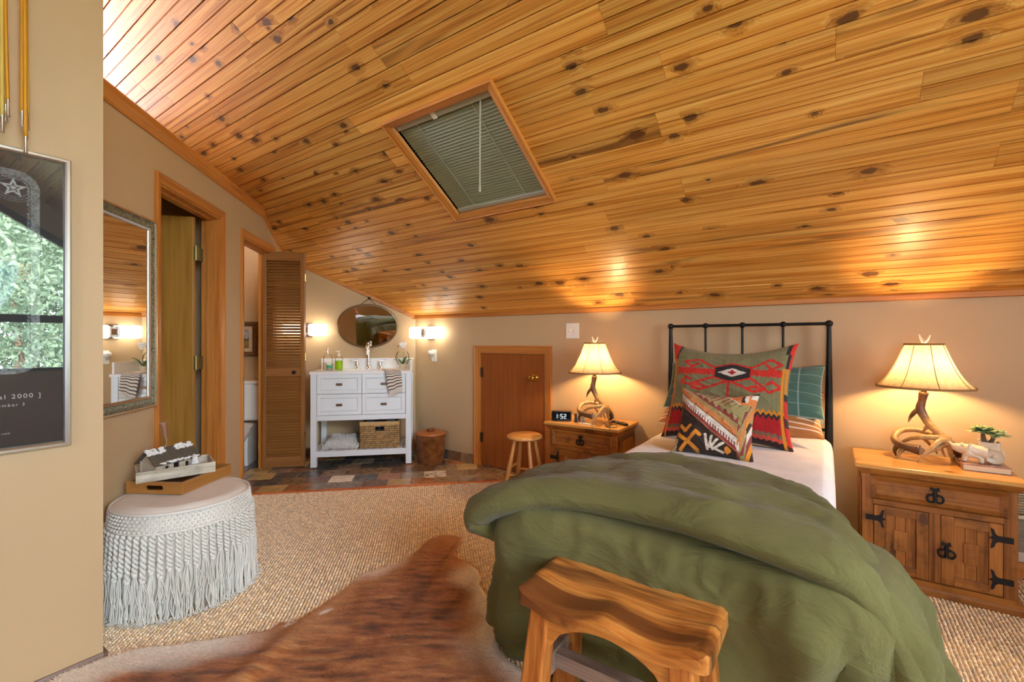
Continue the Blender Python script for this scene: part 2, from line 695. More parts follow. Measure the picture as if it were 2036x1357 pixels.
trng = random.Random(5)
row = 0
vv = V_T
seq = [[3, 2, 4, 4, 1, 3, 2, 5, 4, 5, 1], [0, 5, 1, 6, 0, 2, 4, 6, 5, 5, 5, 1], [0, 0, 4, 5, 5, 1, 1, 5, 3, 1, 4, 3]]
while vv < V0 - 0.03:
    h = min(0.19, V0 - vv)
    ww = -2.75 + (0.0 if row % 2 == 0 else 0.1) - 0.006
    i = 0
    while ww < 1.1:
        pts = clip([(ww + 0.003, vv + 0.003), (ww + 0.197, vv + 0.003), (ww + 0.197, vv + h - 0.003), (ww + 0.003, vv + h - 0.003)], *eave_cut)
        skip = ww + 0.2 < -1.6 and vv < 3.9
        if len(pts) >= 3 and not skip:
            col = int(round((ww + 1.36) / 0.2))
            if row < 3 and 0 <= col < len(seq[row]):
                mi = seq[row][col]
            else:
                mi = trng.choice([0, 0, 0, 1, 1, 4, 5, 3, 2])
            tile_obj(pts, mi, 0.001, 0.0065 + trng.random() * 0.0012)
        ww += 0.2
        i += 1
    vv += 0.19
    row += 1
k = N('red_oak_strip')
M['strip'] = wood('red_oak_strip', srgb(140, 66, 30), srgb(180, 96, 50), srgb(196, 116, 66), 'X', 1.5, 30, 0.25, coat=0.3)
a1 = YE / S - V_T
mbx = MB().prism([(V_T - 0.026, -0.003), (V_T + 0.001, -0.003), (V_T + 0.001, 0.009), (V_T - 0.006, 0.013), (V_T - 0.018, 0.012), (V_T - 0.026, 0.006)], 'X', W0, a1)
o = struct('trim_1', mbx, M['strip'], rot45=True, smooth=50)

# carpet loops: real tufts where the carpet is near enough to tell them apart
def loop_field(name, region, pitch, seedv):
    r = np.random.default_rng(seedv)
    x0, y0, x1, y1, test, th = region
    pv = pitch * 0.82
    nx, ny = int((x1 - x0) / pitch), int((y1 - y0) / pv)
    gx, gy = np.meshgrid(np.arange(nx), np.arange(ny))
    px = x0 + gx * pitch
    py = y0 + (gy + 0.5 * (gx % 2)) * pv
    px = px.ravel() + r.normal(0, pitch * 0.05, px.size)
    py = py.ravel() + r.normal(0, pitch * 0.08, py.size)
    ca, sa = math.cos(th), math.sin(th)
    wx, wy = px * ca - py * sa, px * sa + py * ca
    ok = test(wx, wy)
    wx, wy = wx[ok], wy[ok]
    n = wx.size
    hz = 0.0070 + r.uniform(0, 0.003, n)
    K = 6
    ang = np.arange(K) * 2 * PI / K
    el = th + PI / 2 + 0.35 * np.where(r.random(n) < 0.5, 1, -1) + r.normal(0, 0.15, n)
    ra, rb = pitch * 0.50, pitch * 0.44
    V = np.zeros((n, 2 * K + 1, 3), np.float32)
    for ring, (rr, zz) in enumerate(((1.0, 0.0), (0.72, 0.75))):
        ux = ra * rr * np.cos(ang)[None, :]
        uy = rb * rr * np.sin(ang)[None, :]
        V[:, ring * K:(ring + 1) * K, 0] = wx[:, None] + ux * np.cos(el)[:, None] - uy * np.sin(el)[:, None]
        V[:, ring * K:(ring + 1) * K, 1] = wy[:, None] + ux * np.sin(el)[:, None] + uy * np.cos(el)[:, None]
        V[:, ring * K:(ring + 1) * K, 2] = -0.004 + zz * hz[:, None]
    V[:, 2 * K, 0], V[:, 2 * K, 1], V[:, 2 * K, 2] = wx, wy, hz - 0.004
    F = []
    for i in range(K):
        j = (i + 1) % K
        F += [(i, j, K + j), (i, K + j, K + i), (K + i, K + j, 2 * K)]
    F = np.array(F, np.int32)
    allF = (F[None] + (np.arange(n, dtype=np.int32) * (2 * K + 1))[:, None, None]).reshape(-1, 3)
    me = bpy.data.meshes.new(name)
    me.vertices.add(n * (2 * K + 1))
    me.vertices.foreach_set('co', V.ravel())
    me.loops.add(allF.size)
    me.loops.foreach_set('vertex_index', allF.ravel())
    me.polygons.add(len(allF))
    me.polygons.foreach_set('loop_start', np.arange(0, allF.size, 3, dtype=np.int32))
    me.polygons.foreach_set('use_smooth', np.ones(len(allF), bool))
    me.update(calc_edges=True)
    pal = np.array([srgb(243, 222, 182), srgb(234, 208, 166), srgb(224, 200, 162), srgb(248, 230, 196), srgb(214, 194, 168)], np.float32)
    c = pal[r.integers(0, len(pal), n)] * r.uniform(0.85, 1.1, (n, 1))
    cv = np.ones((n, 2 * K + 1, 4), np.float32)
    cv[:, :, :3] = c[:, None, :]
    at = me.color_attributes.new('col', 'FLOAT_COLOR', 'POINT')
    at.data.foreach_set('color', cv.ravel())
    me.materials.append(M['loops'])
    o = bpy.data.objects.new(name, me)
    COL.objects.link(o)
    o.parent = floor
    o['kind'] = 'stuff'
    return o


M['loops'] = vcol('carpet_loop', 0.95, 0.0, 900, sheen=0.1, var=0.15)


def carpet_left(x, y):
    w, v = (x + y) * S, (-x + y) * S
    return (w > W0) & (v < V_T - 0.02) & (y < YE - 0.02) & (x > -3.9) & ((x > X_NEAR) | (y > Y_NEAR)) & (y > 0.35) & (x < -0.85) & ~((x > -1.82) & (y > 2.98))


def carpet_right(x, y):
    return (x > 0.0) & (x < 1.3) & (y > 1.7) & (y < YE - 0.02)


loop_field('carpet_pile', (-1.6, 1.2, 2.4, 4.0, carpet_left, PI / 4), 0.0150, 3)
loop_field('carpet_pile', (0.0, 1.6, 1.3, 3.5, carpet_right, 0.0), 0.0150, 4)

# walls ------------------------------------------------------------
wn_mb = MB().prism([(Y_NEAR, 0), (Y_NEAR, roof(Y_NEAR) + 0.05), (YR, ZR + 0.05), (Y_B, roof(Y_B) + 0.05), (Y_B, 0)], 'X', X_NEAR - 0.36, X_NEAR).box(X_L, Y_B, 0, X_NEAR - 0.35, Y_NEAR, 2.356)
struct('wall_near_left', wn_mb, M['wall'])
struct('baseboard_near_left', MB().prism([(0, 0), (0.012, 0), (0.010, 0.006), (0.004, 0.018), (0, 0.02)], 'Y', Y_B, Y_NEAR + 0.012).box(-0.36, Y_NEAR, 0, 0.01, Y_NEAR + 0.012, 0.018), plain('brown_shoe_moulding', srgb(124, 98, 84), 0.4), loc=(X_NEAR, 0, 0))

# the partition with the mirror and two doorways; flat topped, the ceiling runs on above it
KV = 4.372
ZL = 2.362
D1, D2 = (2.808, 3.555, 2.078), (3.945, 4.632, 2.042)
mbw = MB()


def lw(v0, v1, z0):
    pts = [(v0, z0), (v1, z0)]
    if v1 > KV:
        pts.append((v1, roof_wv(W0, v1) + 0.02))
        if v0 < KV:
            pts.append((KV, ZL))
            pts.append((v0, ZL))
        else:
            pts.append((v0, roof_wv(W0, v0) + 0.02))
    else:
        pts += [(v1, ZL), (v0, ZL)]
    mbw.prism(pts, 'X', W0 - 0.115, W0)


lw(2.0, D1[0], 0)
lw(D1[0], D1[1], D1[2])
lw(D1[1], D2[0], 0)
lw(D2[0], D2[1], D2[2])
lw(D2[1], V0, 0)
struct('wall_left', mbw, M['wall'], rot45=True)
# boxed-in rooms behind it
mbc = MB().box(-2.9, 1.0, 2.28, W0 - 0.116, KV - 0.02, 2.355)
struct('ceiling_closet', mbc, M['wall'], rot45=True)
mbc = MB().box(-2.55, 2.3, 0, -2.45, 5.0, 2.28).box(-2.45, 3.72, 0, W0 - 0.116, 3.80, 2.28).box(-2.45, 2.55, 0, W0 - 0.116, 2.65, 2.28)
struct('wall_closet', mbc, M['wall'], rot45=True)
# vanity wall
mbv = MB().prism([(-2.95, 0), (-0.10, 0), (-0.10, roof_wv(-0.10, V0) + 0.03), (-2.95, roof_wv(-2.95, V0) + 0.03)], 'Y', V0, V0 + 0.1)
struct('wall_vanity', mbv, M['wall'], rot45=True)
# knee wall at the eave, with the little attic door
AX0, AX1, AZ = -2.756, -2.018, 1.095
mbe = MB()
mbe.box(-3.75, YE, 0, AX0, YE + 0.1, 1.52).box(AX1, YE, 0, X_R + 0.1, YE + 0.1, 1.52).box(AX0, YE, AZ, AX1, YE + 0.1, 1.52).box(AX0 - 0.05, YE + 0.1, 0, AX1 + 0.05, YE + 0.12, AZ + 0.1)
struct('wall_eave', mbe, M['wall'])
# far left closure and back wall with an unseen window added for fill light
struct('wall_far_left', MB().box(X_L - 0.1, Y_B, 0, X_L, 2.4, 2.40), M['wall'])
# the loft above the closets ends in a gable window of its own
XU = -4.6
LY0, LY1 = -1.25, 1.25
ltop = lambda y: roof(y) - 0.14
mbf = MB().prism([(Y_B, 2.34), (LY0, 2.34), (LY0, roof(LY0) + 0.05), (Y_B, roof(Y_B) + 0.05)], 'X', XU - 0.1, XU)
mbf.prism([(LY1, 2.34), (2.2, 2.34), (2.2, roof(2.2) + 0.05), (LY1, roof(LY1) + 0.05)], 'X', XU - 0.1, XU)
mbf.prism([(LY0, ltop(LY0)), (YR, ltop(YR)), (YR, ZR + 0.05), (LY0, roof(LY0) + 0.05)], 'X', XU - 0.1, XU)
mbf.prism([(YR, ltop(YR)), (LY1, ltop(LY1)), (LY1, roof(LY1) + 0.05), (YR, ZR + 0.05)], 'X', XU - 0.1, XU)
struct('wall_loft', mbf, M['wall'])
wf2 = kind(MB().box(XU - 0.09, LY0, 2.36, XU - 0.02, LY0 + 0.06, ltop(LY0)).box(XU - 0.09, LY1 - 0.06, 2.36, XU - 0.02, LY1, ltop(LY1)).box(XU - 0.09, LY0, 2.356, XU - 0.02, LY1, 2.40).build('window_4', M['trimY']), 'structure')
MB().prism([(LY0 + 0.02, 2.38), (LY1 - 0.02, 2.38), (LY1 - 0.02, ltop(LY1)), (YR, ltop(YR)), (LY0 + 0.02, ltop(LY0))], 'X', XU - 0.06, XU - 0.054).build('pane', M['pane'], wf2)
BW = (0.1, 1.7, 0.90, 1.90)  # opening of the added window, sized for the fill light it lets in
mbb = MB()
mbb.box(X_NEAR, Y_B - 0.1, 0, BW[0], Y_B, 2.3).box(BW[1], Y_B - 0.1, 0, X_R, Y_B, 2.3).box(BW[0], Y_B - 0.1, 0, BW[1], Y_B, BW[2]).box(BW[0], Y_B - 0.1, BW[3], BW[1], Y_B, 2.3)
struct('wall_back', mbb, M['wall'])
# glazed gable on the right
GY0, GY1 = -1.6, 1.9


def gtop(y):
    return roof(y) - 0.32


mbg = MB()
mbg.prism([(Y_B, 0), (YE + 0.1, 0), (YE + 0.1, 0.86), (Y_B, 0.86)], 'X', X_R, X_R + 0.1)
mbg.prism([(Y_B, 0.86), (GY0, 0.86), (GY0, roof(GY0) + 0.05), (Y_B, roof(Y_B) + 0.05)], 'X', X_R, X_R + 0.1)
mbg.prism([(GY1, 0.86), (YE + 0.1, 0.86), (YE + 0.1, roof(YE) + 0.05), (GY1, roof(GY1) + 0.05)], 'X', X_R, X_R + 0.1)
mbg.prism([(GY0, gtop(GY0)), (YR, gtop(YR)), (YR, ZR + 0.05), (GY0, roof(GY0) + 0.05)], 'X', X_R, X_R + 0.1)
mbg.prism([(YR, gtop(YR)), (GY1, gtop(GY1)), (GY1, roof(GY1) + 0.05), (YR, ZR + 0.05)], 'X', X_R, X_R + 0.1)
struct('wall_right', mbg, M['wall'])
M['darkbeam'] = wood('dark_window_frame', srgb(58, 48, 42), srgb(74, 62, 54), srgb(88, 76, 66), 'Y', 1.2, 20, 0.4)
wf = kind(MB().box(X_R + 0.02, GY0, 1.42, X_R + 0.09, GY1, 1.51).box(X_R + 0.0, GY0, 0.84, X_R + 0.1, GY1, 0.88)
          .prism([(YR, gtop(YR) - 0.09), (GY1, gtop(GY1) - 0.09), (GY1, gtop(GY1)), (YR, gtop(YR))], 'X', X_R + 0.02, X_R + 0.09)
          .prism([(GY0, gtop(GY0) - 0.09), (YR, gtop(YR) - 0.09), (YR, gtop(YR)), (GY0, gtop(GY0))], 'X', X_R + 0.02, X_R + 0.09)
          .box(X_R + 0.02, GY0, 0.86, X_R + 0.09, GY0 + 0.07, gtop(GY0)).box(X_R + 0.02, GY1 - 0.07, 0.86, X_R + 0.09, GY1, gtop(GY1))
          .box(X_R + 0.02, 0.35, 0.86, X_R + 0.09, 0.43, gtop(0.43)).build('window_1', M['darkbeam']), 'structure')
for (a, b) in ((GY0 + 0.03, 0.39), (0.39, GY1 - 0.03)):
    MB().box(X_R + 0.05, a, 0.87, X_R + 0.056, b, 1.45).build('pane', M['pane'], wf)
    pts = [(a, 1.48), (b, 1.48), (b, gtop(b) - 0.05)] + ([(YR, ZR - 0.37)] if a < YR < b else []) + [(a, gtop(a) - 0.05)]
    MB().prism(pts, 'X', X_R + 0.05, X_R + 0.056).build('pane', M['pane'], wf)
wb = kind(MB().box(BW[0], Y_B - 0.09, BW[2], BW[0] + 0.06, Y_B - 0.02, BW[3]).box(BW[1] - 0.06, Y_B - 0.09, BW[2], BW[1], Y_B - 0.02, BW[3])
          .box(BW[0], Y_B - 0.09, BW[2], BW[1], Y_B - 0.02, BW[2] + 0.06).box(BW[0], Y_B - 0.09, BW[3] - 0.06, BW[1], Y_B - 0.02, BW[3])
          .box(0.86, Y_B - 0.09, BW[2], 0.94, Y_B - 0.02, BW[3]).build('window_fill', M['darkbeam']), 'structure')  # window added to light the room from behind the camera
MB().box(BW[0] + 0.02, Y_B - 0.06, BW[2] + 0.02, BW[1] - 0.02, Y_B - 0.054, BW[3] - 0.02).build('pane', M['pane'], wb)

# tile baseboards
bt = kind(MB().box(AX0 - 0.07 - 0.83, YE - 0.004, 0, AX0 - 0.065, YE, 0.1).build('baseboard_eave', M['grout']), 'structure')
for i in range(5):
    x1 = AX0 - 0.066 - i * 0.17 - (0 if i == 0 else -0.0)
    x0 = max(x1 - 0.166, -3.6)
    if x1 - x0 > 0.02:
        MB().box(0, YE - 0.012, 0.002, x1 - x0, YE - 0.003, 0.097).build('base_tile', TM[(5, 1, 0, 0, 1)[i]], bt, bevel=0.002, seg=1, loc=(x0, 0, 0))
bt = kind(MB().box(-2.4, V0 - 0.004, 0, -0.17, V0, 0.1).build('baseboard_vanity', M['grout']), 'structure')
bt.rotation_euler = (0, 0, PI / 4)
for i in range(13):
    MB().box(0, V0 - 0.012, 0.002, 0.166, V0 - 0.003, 0.097).build('base_tile', TM[(0, 1, 0, 4, 0)[i % 5]], bt, bevel=0.002, seg=1, loc=(-2.39 + i * 0.17, 0, 0))

# ------------------------------------------------------------------ ceiling of pine boards
SK = dict(x0=-2.165, x1=-1.425, y0=1.842, y1=2.444)          # skylight opening (x, and y of the slope)
ysl = lambda y: (y - YR) / CP
ceiling = MB()
HX0, HX1, HY0, HY1 = SK['x0'], SK['x1'], ysl(SK['y0']), ysl(SK['y1'])
SL = ysl(YE + 0.1)
ceiling.box(X_L - 0.1, 0, 0.018, HX0, SL, 0.12).box(HX1, 0, 0.018, X_R + 0.1, SL, 0.12).box(HX0, 0, 0.018, HX1, HY0, 0.12).box(HX0, HY1, 0.018, HX1, SL, 0.12)
ceil = struct('ceiling', ceiling, M['darkbeam'])
ceil.location = (0, YR, ZR)
ceil.rotation_euler = (-PHI, 0, 0)
PITCH = 0.1114 / CP
E0 = ysl(1.272)


def board(x0, x1, y0, y1, streak=0.0, full=True, bump=0.0):
    w = y1 - y0
    if x1 - x0 < 0.01 or w < 0.004:
        return
    g = 0.0034
    pts = [(0.0007, 0.018), (0.0007, 0.009)]
    if w > 2 * g + 0.004:
        pts.append((g, 0))
    if full:
        pts += [(w / 2 - 0.0034, 0), (w / 2 - 0.0014, 0.0085), (w / 2 + 0.0014, 0.0085), (w / 2 + 0.0034, 0)]
    if w > 2 * g + 0.004:
        pts.append((w - g, 0))
    pts += [(w - 0.0007, 0.009), (w - 0.0007, 0.018)]
    o = MB().prism(pts, 'X', 0.0005, x1 - x0 - 0.0005).build('ceiling_board', M['pine'], ceil)
    o.location = (x0, y0, -bump)
    o['streak'] = streak
    return o


brng = random.Random(21)
fixed = {-1: [-2.66, -1.5], 0: [-2.78], 1: [-2.06], 3: [-1.83], 4: [-0.77, -2.42], 6: [-0.59], 7: [0.023], 10: [0.567], 13: [-1.05]}
streaks = {10: {(-1.05, 0.567): 1.0}, 3: {}, 4: {}}
j = int(math.floor(-E0 / PITCH))
rows_done = 0
while True:
    ya, yb = E0 + j * PITCH, E0 + (j + 1) * PITCH
    if ya > ysl(YE - 0.01):
        break
    if yb < ysl(0.45):
        j += 1
        continue
    full = True
    yb2 = min(yb, ysl(YE - 0.005))
    if yb2 < yb:
        full = False
    js = list(fixed.get(j, []))
    xs = [X_L]
    cur = X_L + brng.uniform(0.4, 2.4)
    while cur < X_R:
        if all(abs(cur - q) > 0.8 for q in js):
            js.append(cur)
        cur += brng.uniform(1.4, 3.2)
    if j == 10:
        js = [-3.9, -1.05, 0.567, 2.2]
    xs = [X_L] + sorted(js) + [X_R]
    for a, b in zip(xs[:-1], xs[1:]):
        st = 1.0 if (j == 10 and abs(a + 1.05) < 0.01) else (0.75 if brng.random() < 0.10 else brng.choice([0, 0, 0.15, 0.3]))
        bump = brng.uniform(0, 0.0012)
        # cut around the skylight
        if b <= HX0 or a >= HX1 or yb2 <= HY0 or ya >= HY1:
            board(a, b, ya, yb2, st, full, bump)
            continue
        board(a, min(b, HX0), ya, yb2, st, full, bump)
        board(max(a, HX1), b, ya, yb2, st, full, bump)
        ca, cb = max(a, HX0), min(b, HX1)
        if ya < HY0 < yb2:
            board(ca, cb, ya, HY0, st, False, bump)
        if ya < HY1 < yb2:
            board(ca, cb, HY1, yb2, st, False, bump)
    j += 1
# boards above and behind the camera, out of the picture: one joined run each
mbr = MB()
y = 0.0
while y < ysl(0.5):
    mbr.box(X_L, y, 0.003, X_R, y + PITCH - 0.004, 0.017)
    y += PITCH
o = kind(mbr.build('board_run', M['pine'], ceil), 'stuff')
mbr = MB()
y = 0.0
SB = (YR - Y_B) / CP
mbr.box(X_L, -SB, 0.018, X_R + 0.1, 0, 0.12)
while y < SB:
    mbr.box(X_L, -y - PITCH + 0.004, 0.003, X_R, -y, 0.017)
    y += PITCH
o = struct('ceiling_back', mbr, M['pine'])
o.location = (0, YR, ZR)
o.rotation_euler = (PHI, 0, 0)

# trims under the ceiling
struct('trim_2', MB().prism([(YE - 0.022, 1.436), (YE, 1.432), (YE, 1.49), (YE - 0.012, 1.478), (YE - 0.022, 1.462)], 'X', -3.66, X_R), M['trimX'])
mbt = MB()
T = 0.042
for (w0_, w1_) in ((-2.4, -0.152),):
    za, zb = roof_wv(w0_, V0 - 0.02), roof_wv(w1_, V0 - 0.02)
    mbt.hexa([(w0_, V0 - 0.02, za - T), (w1_, V0 - 0.02, zb - T), (w1_, V0, zb - T), (w0_, V0, za - T)],
             [(w0_, V0 - 0.02, za + 0.01), (w1_, V0 - 0.02, zb + 0.01), (w1_, V0, zb), (w0_, V0, za)])
struct('trim_3', mbt, M['trimX'], rot45=True, bevel=0.006)
mbt = MB().prism([(W0, 2.300), (W0 + 0.010, 2.300), (W0 + 0.016, 2.318), (W0 + 0.030, 2.342), (W0 + 0.034, 2.372), (W0 + 0.024, 2.384), (W0, 2.384)], 'Y', 2.05, KV)
zb = roof_wv(W0, 4.95)
mbt.hexa([(W0, KV, 2.31), (W0 + 0.016, KV - 0.004, 2.31), (W0 + 0.016, 4.95, zb - 0.032), (W0, 4.95, zb - 0.032)],
         [(W0, KV, 2.366), (W0 + 0.016, KV, 2.366), (W0 + 0.016, 4.95, zb + 0.01), (W0, 4.95, zb + 0.01)])
struct('trim_4', mbt, M['trimY'], rot45=True)


# door casings and jambs in the left partition
def casing_profile(d, depth=0.02):
    """moulded casing, from the opening (0) outwards (d)"""
    return [(0, 0), (d, 0), (d, depth * 0.9), (d * 0.86, depth), (d * 0.78, depth * 0.8), (d * 0.55, depth * 0.78), (d * 0.4, depth * 0.6), (d * 0.12, depth * 0.55), (0, depth * 0.4)]


def mitre(r0, r1):
    """moulding run between two end sections"""
    n = len(r0)
    return MB().add(list(r0) + list(r1), [tuple(range(n))[::-1], tuple(range(n, 2 * n))] + [(i, (i + 1) % n, n + (i + 1) % n, n + i) for i in range(n)])


def left_casing(i, D, cw=0.052):
    v0, v1, zt = D
    root = MB()
    j = 0.0
    # jamb lining
    root.box(W0 - 0.115, v0 - 0.0, 0, W0, v0 + 0.018, zt).box(W0 - 0.115, v1 - 0.018, 0, W0, v1, zt).box(W0 - 0.115, v0, zt - 0.018, W0, v1, zt)
    # door stops
    root.box(W0 - 0.08, v0 + 0.018, 0, W0 - 0.045, v0 + 0.03, zt - 0.018).box(W0 - 0.08, v1 - 0.03, 0, W0 - 0.045, v1 - 0.018, zt - 0.018).box(W0 - 0.08, v0 + 0.018, zt - 0.03, W0 - 0.045, v1 - 0.018, zt - 0.018)
    o = root.build('door_%d' % i, M['trimZ'])
    o['kind'] = 'structure'
    o.rotation_euler = (0, 0, PI / 4)
    prof = casing_profile(cw)
    e = 0.006
    for side, vv in ((-1, v0 + e), (1, v1 - e)):
        mitre([(W0 + q, vv + side * p, 0) for p, q in prof], [(W0 + q, vv + side * p, zt - e + p) for p, q in prof]).build('casing', M['trimZ'], o, smooth=35)
    mitre([(W0 + q, v0 + e - p, zt - e + p) for p, q in prof], [(W0 + q, v1 - e + p, zt - e + p) for p, q in prof]).build('casing', M['trimY'], o, smooth=35)
    return o


d1 = left_casing(1, D1)
d2 = left_casing(2, D2)

# attic access door: casing, slab, hinges, knob
ad = MB().box(AX0, YE - 0.004, AZ - 0.012, AX1, YE + 0.09, AZ).box(AX0, YE - 0.004, 0, AX0 + 0.012, YE + 0.09, AZ).box(AX1 - 0.012, YE - 0.004, 0, AX1, YE + 0.09, AZ).build('door_3', M['trimZ'])
ad['kind'] = 'structure'
cw = 0.066
prof = casing_profile(cw)
e = 0.004
for side, xx in ((-1, AX0 + e), (1, AX1 - e)):
    mitre([(xx + side * p, YE - q, 0) for p, q in prof], [(xx + side * p, YE - q, AZ - e + p) for p, q in prof]).build('casing', M['trimZ'], ad, smooth=35)
mitre([(AX0 + e - p, YE - q, AZ - e + p) for p, q in prof], [(AX1 - e + p, YE - q, AZ - e + p) for p, q in prof]).build('casing', M['trimX'], ad, smooth=35)
slab = MB().box(AX0 + 0.015, YE + 0.002, 0.012, AX1 - 0.015, YE + 0.036, AZ - 0.015).build('door_slab', M['slab'], ad, bevel=0.003)
for z in (0.28, 0.90):
    mb = MB().tube([(AX0 + 0.013, YE - 0.004, z - 0.045), (AX0 + 0.013, YE - 0.004, z + 0.045)], 0.006, 8).box(AX0 + 0.013, YE - 0.001, z - 0.045, AX0 + 0.04, YE + 0.003, z + 0.045)
    mb.build('hinge', M['bronze'], ad, smooth=40)
kb = MB()
prof = [(0.0, 0.0), (0.036, 0.0), (0.037, 0.004), (0.030, 0.010), (0.014, 0.014), (0.012, 0.034), (0.020, 0.040), (0.028, 0.050), (0.029, 0.060), (0.024, 0.070), (0.012, 0.073), (0.010, 0.068), (0.0, 0.068)]
kb.lathe(prof, 24)
kb.rot(Matrix.Rotation(PI / 2, 3, 'X'))
kb.build('door_knob', M['brass'], slab, smooth=50, loc=(-2.134, YE + 0.002, 0.875))

# closet door standing open inside the first doorway
cd = thing('closet_door', 'plain flat wooden closet door standing open behind the first doorway', 'door', W2(W0 - 0.115, D1[1] - 0.02), PI / 4)
MB().box(-0.74, -0.115, 0.012, 0.0, -0.08, 2.045).build('door_slab', M['slab2'], cd, bevel=0.002)
hm = plain('tarnished_brass', srgb(140, 130, 80), 0.35, 0.8)
for z in (0.25, 1.05, 1.80):
    mb = MB().tube([(0.012, -0.098, z - 0.05), (0.012, -0.098, z + 0.05)], 0.007, 8).box(-0.001, -0.105, z - 0.045, 0.012, -0.09, z + 0.045).box(0.012, -0.098, z - 0.045, 0.0145, -0.005, z + 0.045)
    mb.build('hinge', hm, cd, smooth=40)

# ------------------------------------------------------------------ louvered bifold door folded back in the second doorway
lr = thing('louver_door', 'brown louvered bifold door folded out beside the white vanity', 'door', W2(-1.535, 4.585), PI / 4)
PWD = 0.365
LZ0, LZ1 = 0.02, 2.035


def louver_panel(parent_name, y, front):
    st = 0.034
    fr = MB().box(0, y - 0.014, LZ0, st, y + 0.014, LZ1).box(PWD - st, y - 0.014, LZ0, PWD, y + 0.014, LZ1)
    p = fr.build(parent_name, M['louverZ'], lr, bevel=0.003)
    rails = ((LZ0, LZ0 + 0.095), (0.868, 0.945), (LZ1 - 0.085, LZ1))
    for a, b in rails:
        MB().box(st, y - 0.013, a, PWD - st, y + 0.013, b).build('rail', M['louver'], p, bevel=0.003)
    src = None
    for a, b, n in ((rails[0][1], rails[1][0], 28), (rails[1][1], rails[2][0], 37)):
        for i in range(n):
            z = a + (i + 0.5) * (b - a) / n
            if src is None:
                mb = MB().prism([(-0.0135, -0.0085), (-0.0095, -0.0115), (0.0135, 0.0085), (0.0095, 0.0115)], 'X', st - 0.002, PWD - st + 0.002)
                src = mb.build('louver_slat', M['louver'], p)
                src.location = (0, y, z)
            else:
                s_ = src.copy()
                COL.objects.link(s_)
                s_.location = (0, y, z)
    return p


fp = louver_panel('door_panel', 0.0, True)
louver_panel('door_panel', 0.034, False)
kb = MB().lathe([(0, 0), (0.013, 0), (0.010, 0.008), (0.016, 0.018), (0.017, 0.024), (0.010, 0.030), (0, 0.031)], 16).rot(Matrix.Rotation(PI / 2, 3, 'X'))
kb.build('knob', M['black'], fp, smooth=50, loc=(PWD - 0.082, -0.013, 0.906))
for z in (0.3, 1.05, 1.8):
    MB().tube([(PWD + 0.004, 0.017, z - 0.035), (PWD + 0.004, 0.017, z + 0.035)], 0.006, 8).build('hinge', M['brass'], lr, smooth=40)

# ------------------------------------------------------------------ skylight
sk = MB()
d_ = 0.13
for bx in ((HX0 - 0.012, HY0 - 0.012, 0.0, HX0, HY1 + 0.012, d_), (HX1, HY0 - 0.012, 0.0, HX1 + 0.012, HY1 + 0.012, d_), (HX0, HY0 - 0.012, 0, HX1, HY0, d_), (HX0, HY1, 0, HX1, HY1 + 0.012, d_)):
    sk.box(*bx)
sky = kind(sk.build('window_3', M['trimY']), 'structure')
sky.location, sky.rotation_euler = (0, YR, ZR), (-PHI, 0, 0)
MB().box(HX0, HY0, d_ - 0.02, HX1, HY1, d_ - 0.012).build('pane', M['pane'], sky)
cwk = 0.048
prof = casing_profile(cwk, 0.026)
for side, xx in ((-1, HX0 + 0.003), (1, HX1 - 0.003)):
    # mitred ends
    mb = MB()
    pts = [(xx + side * p, -q) for p, q in prof]
    vs0 = [(x, HY0 + 0.003 - abs(x - xx), z) for x, z in pts]
    vs1 = [(x, HY1 - 0.003 + abs(x - xx), z) for x, z in pts]
    n = len(pts)
    mb.add(vs0 + vs1, [tuple(range(n)), tuple(range(n, 2 * n))] + [(i, (i + 1) % n, n + (i + 1) % n, n + i) for i in range(n)])
    mb.build('casing', M['trimY'], sky, smooth=35)
for side, yy in ((-1, HY0 + 0.003), (1, HY1 - 0.003)):
    mb = MB()
    pts = [(yy + side * p, -q) for p, q in prof]
    vs0 = [(HX0 + 0.003 - abs(y - yy), y, z) for y, z in pts]
    vs1 = [(HX1 - 0.003 + abs(y - yy), y, z) for y, z in pts]
    n = len(pts)
    mb.add(vs0 + vs1, [tuple(range(n)), tuple(range(n, 2 * n))] + [(i, (i + 1) % n, n + (i + 1) % n, n + i) for i in range(n)])
    mb.build('casing', M['trimX'], sky, smooth=35)

bl = thing('window_blind', 'closed grey-olive slatted blind inside the ceiling skylight', 'blind', (0, YR, ZR))
M['slat'] = plain('blind_slat', srgb(128, 125, 98), 0.4, 0.0, 0.03)
M['headrail'] = plain('blind_headrail', srgb(170, 168, 150), 0.35, 0.0, 0.03)


def skp(o):
    o.rotation_euler = (-PHI, 0, 0)
    return o


skp(MB().box(HX0 + 0.012, HY0 + 0.006, 0.012, HX1 - 0.012, HY0 + 0.046, 0.05).build('headrail', M['headrail'], bl, bevel=0.003))
skp(MB().box(HX0 + 0.004, HY1 - 0.030, 0.018, HX1 - 0.004, HY1 - 0.001, 0.050).build('bottom_rail', M['headrail'], bl, bevel=0.003))
ns = 33
src = None
for i in range(ns):
    yy = HY0 + 0.056 + i * (HY1 - 0.036 - HY0 - 0.05) / (ns - 1)
    if src is None:
        cs = [(-0.0125, 0.0066), (-0.006, 0.0031), (0.0, 0), (0.006, -0.0031), (0.0125, -0.0066)]
        cs2 = [(a, b + 0.0016 + (0.0025 * (1 - (a / 0.0125) ** 2))) for a, b in cs]
        cs1 = [(a, b + (0.0025 * (1 - (a / 0.0125) ** 2))) for a, b in cs]
        src = skp(MB().prism([(a, b) for a, b in cs1] + [(a, b) for a, b in cs2[::-1]], 'X', HX0 + 0.006, HX1 - 0.006).build('slat', M['slat'], bl, smooth=40))
        q = src
    else:
        q = src.copy()
        COL.objects.link(q)
    q.location = Matrix.Rotation(-PHI, 3, 'X') @ Vector((0, yy, 0.03))
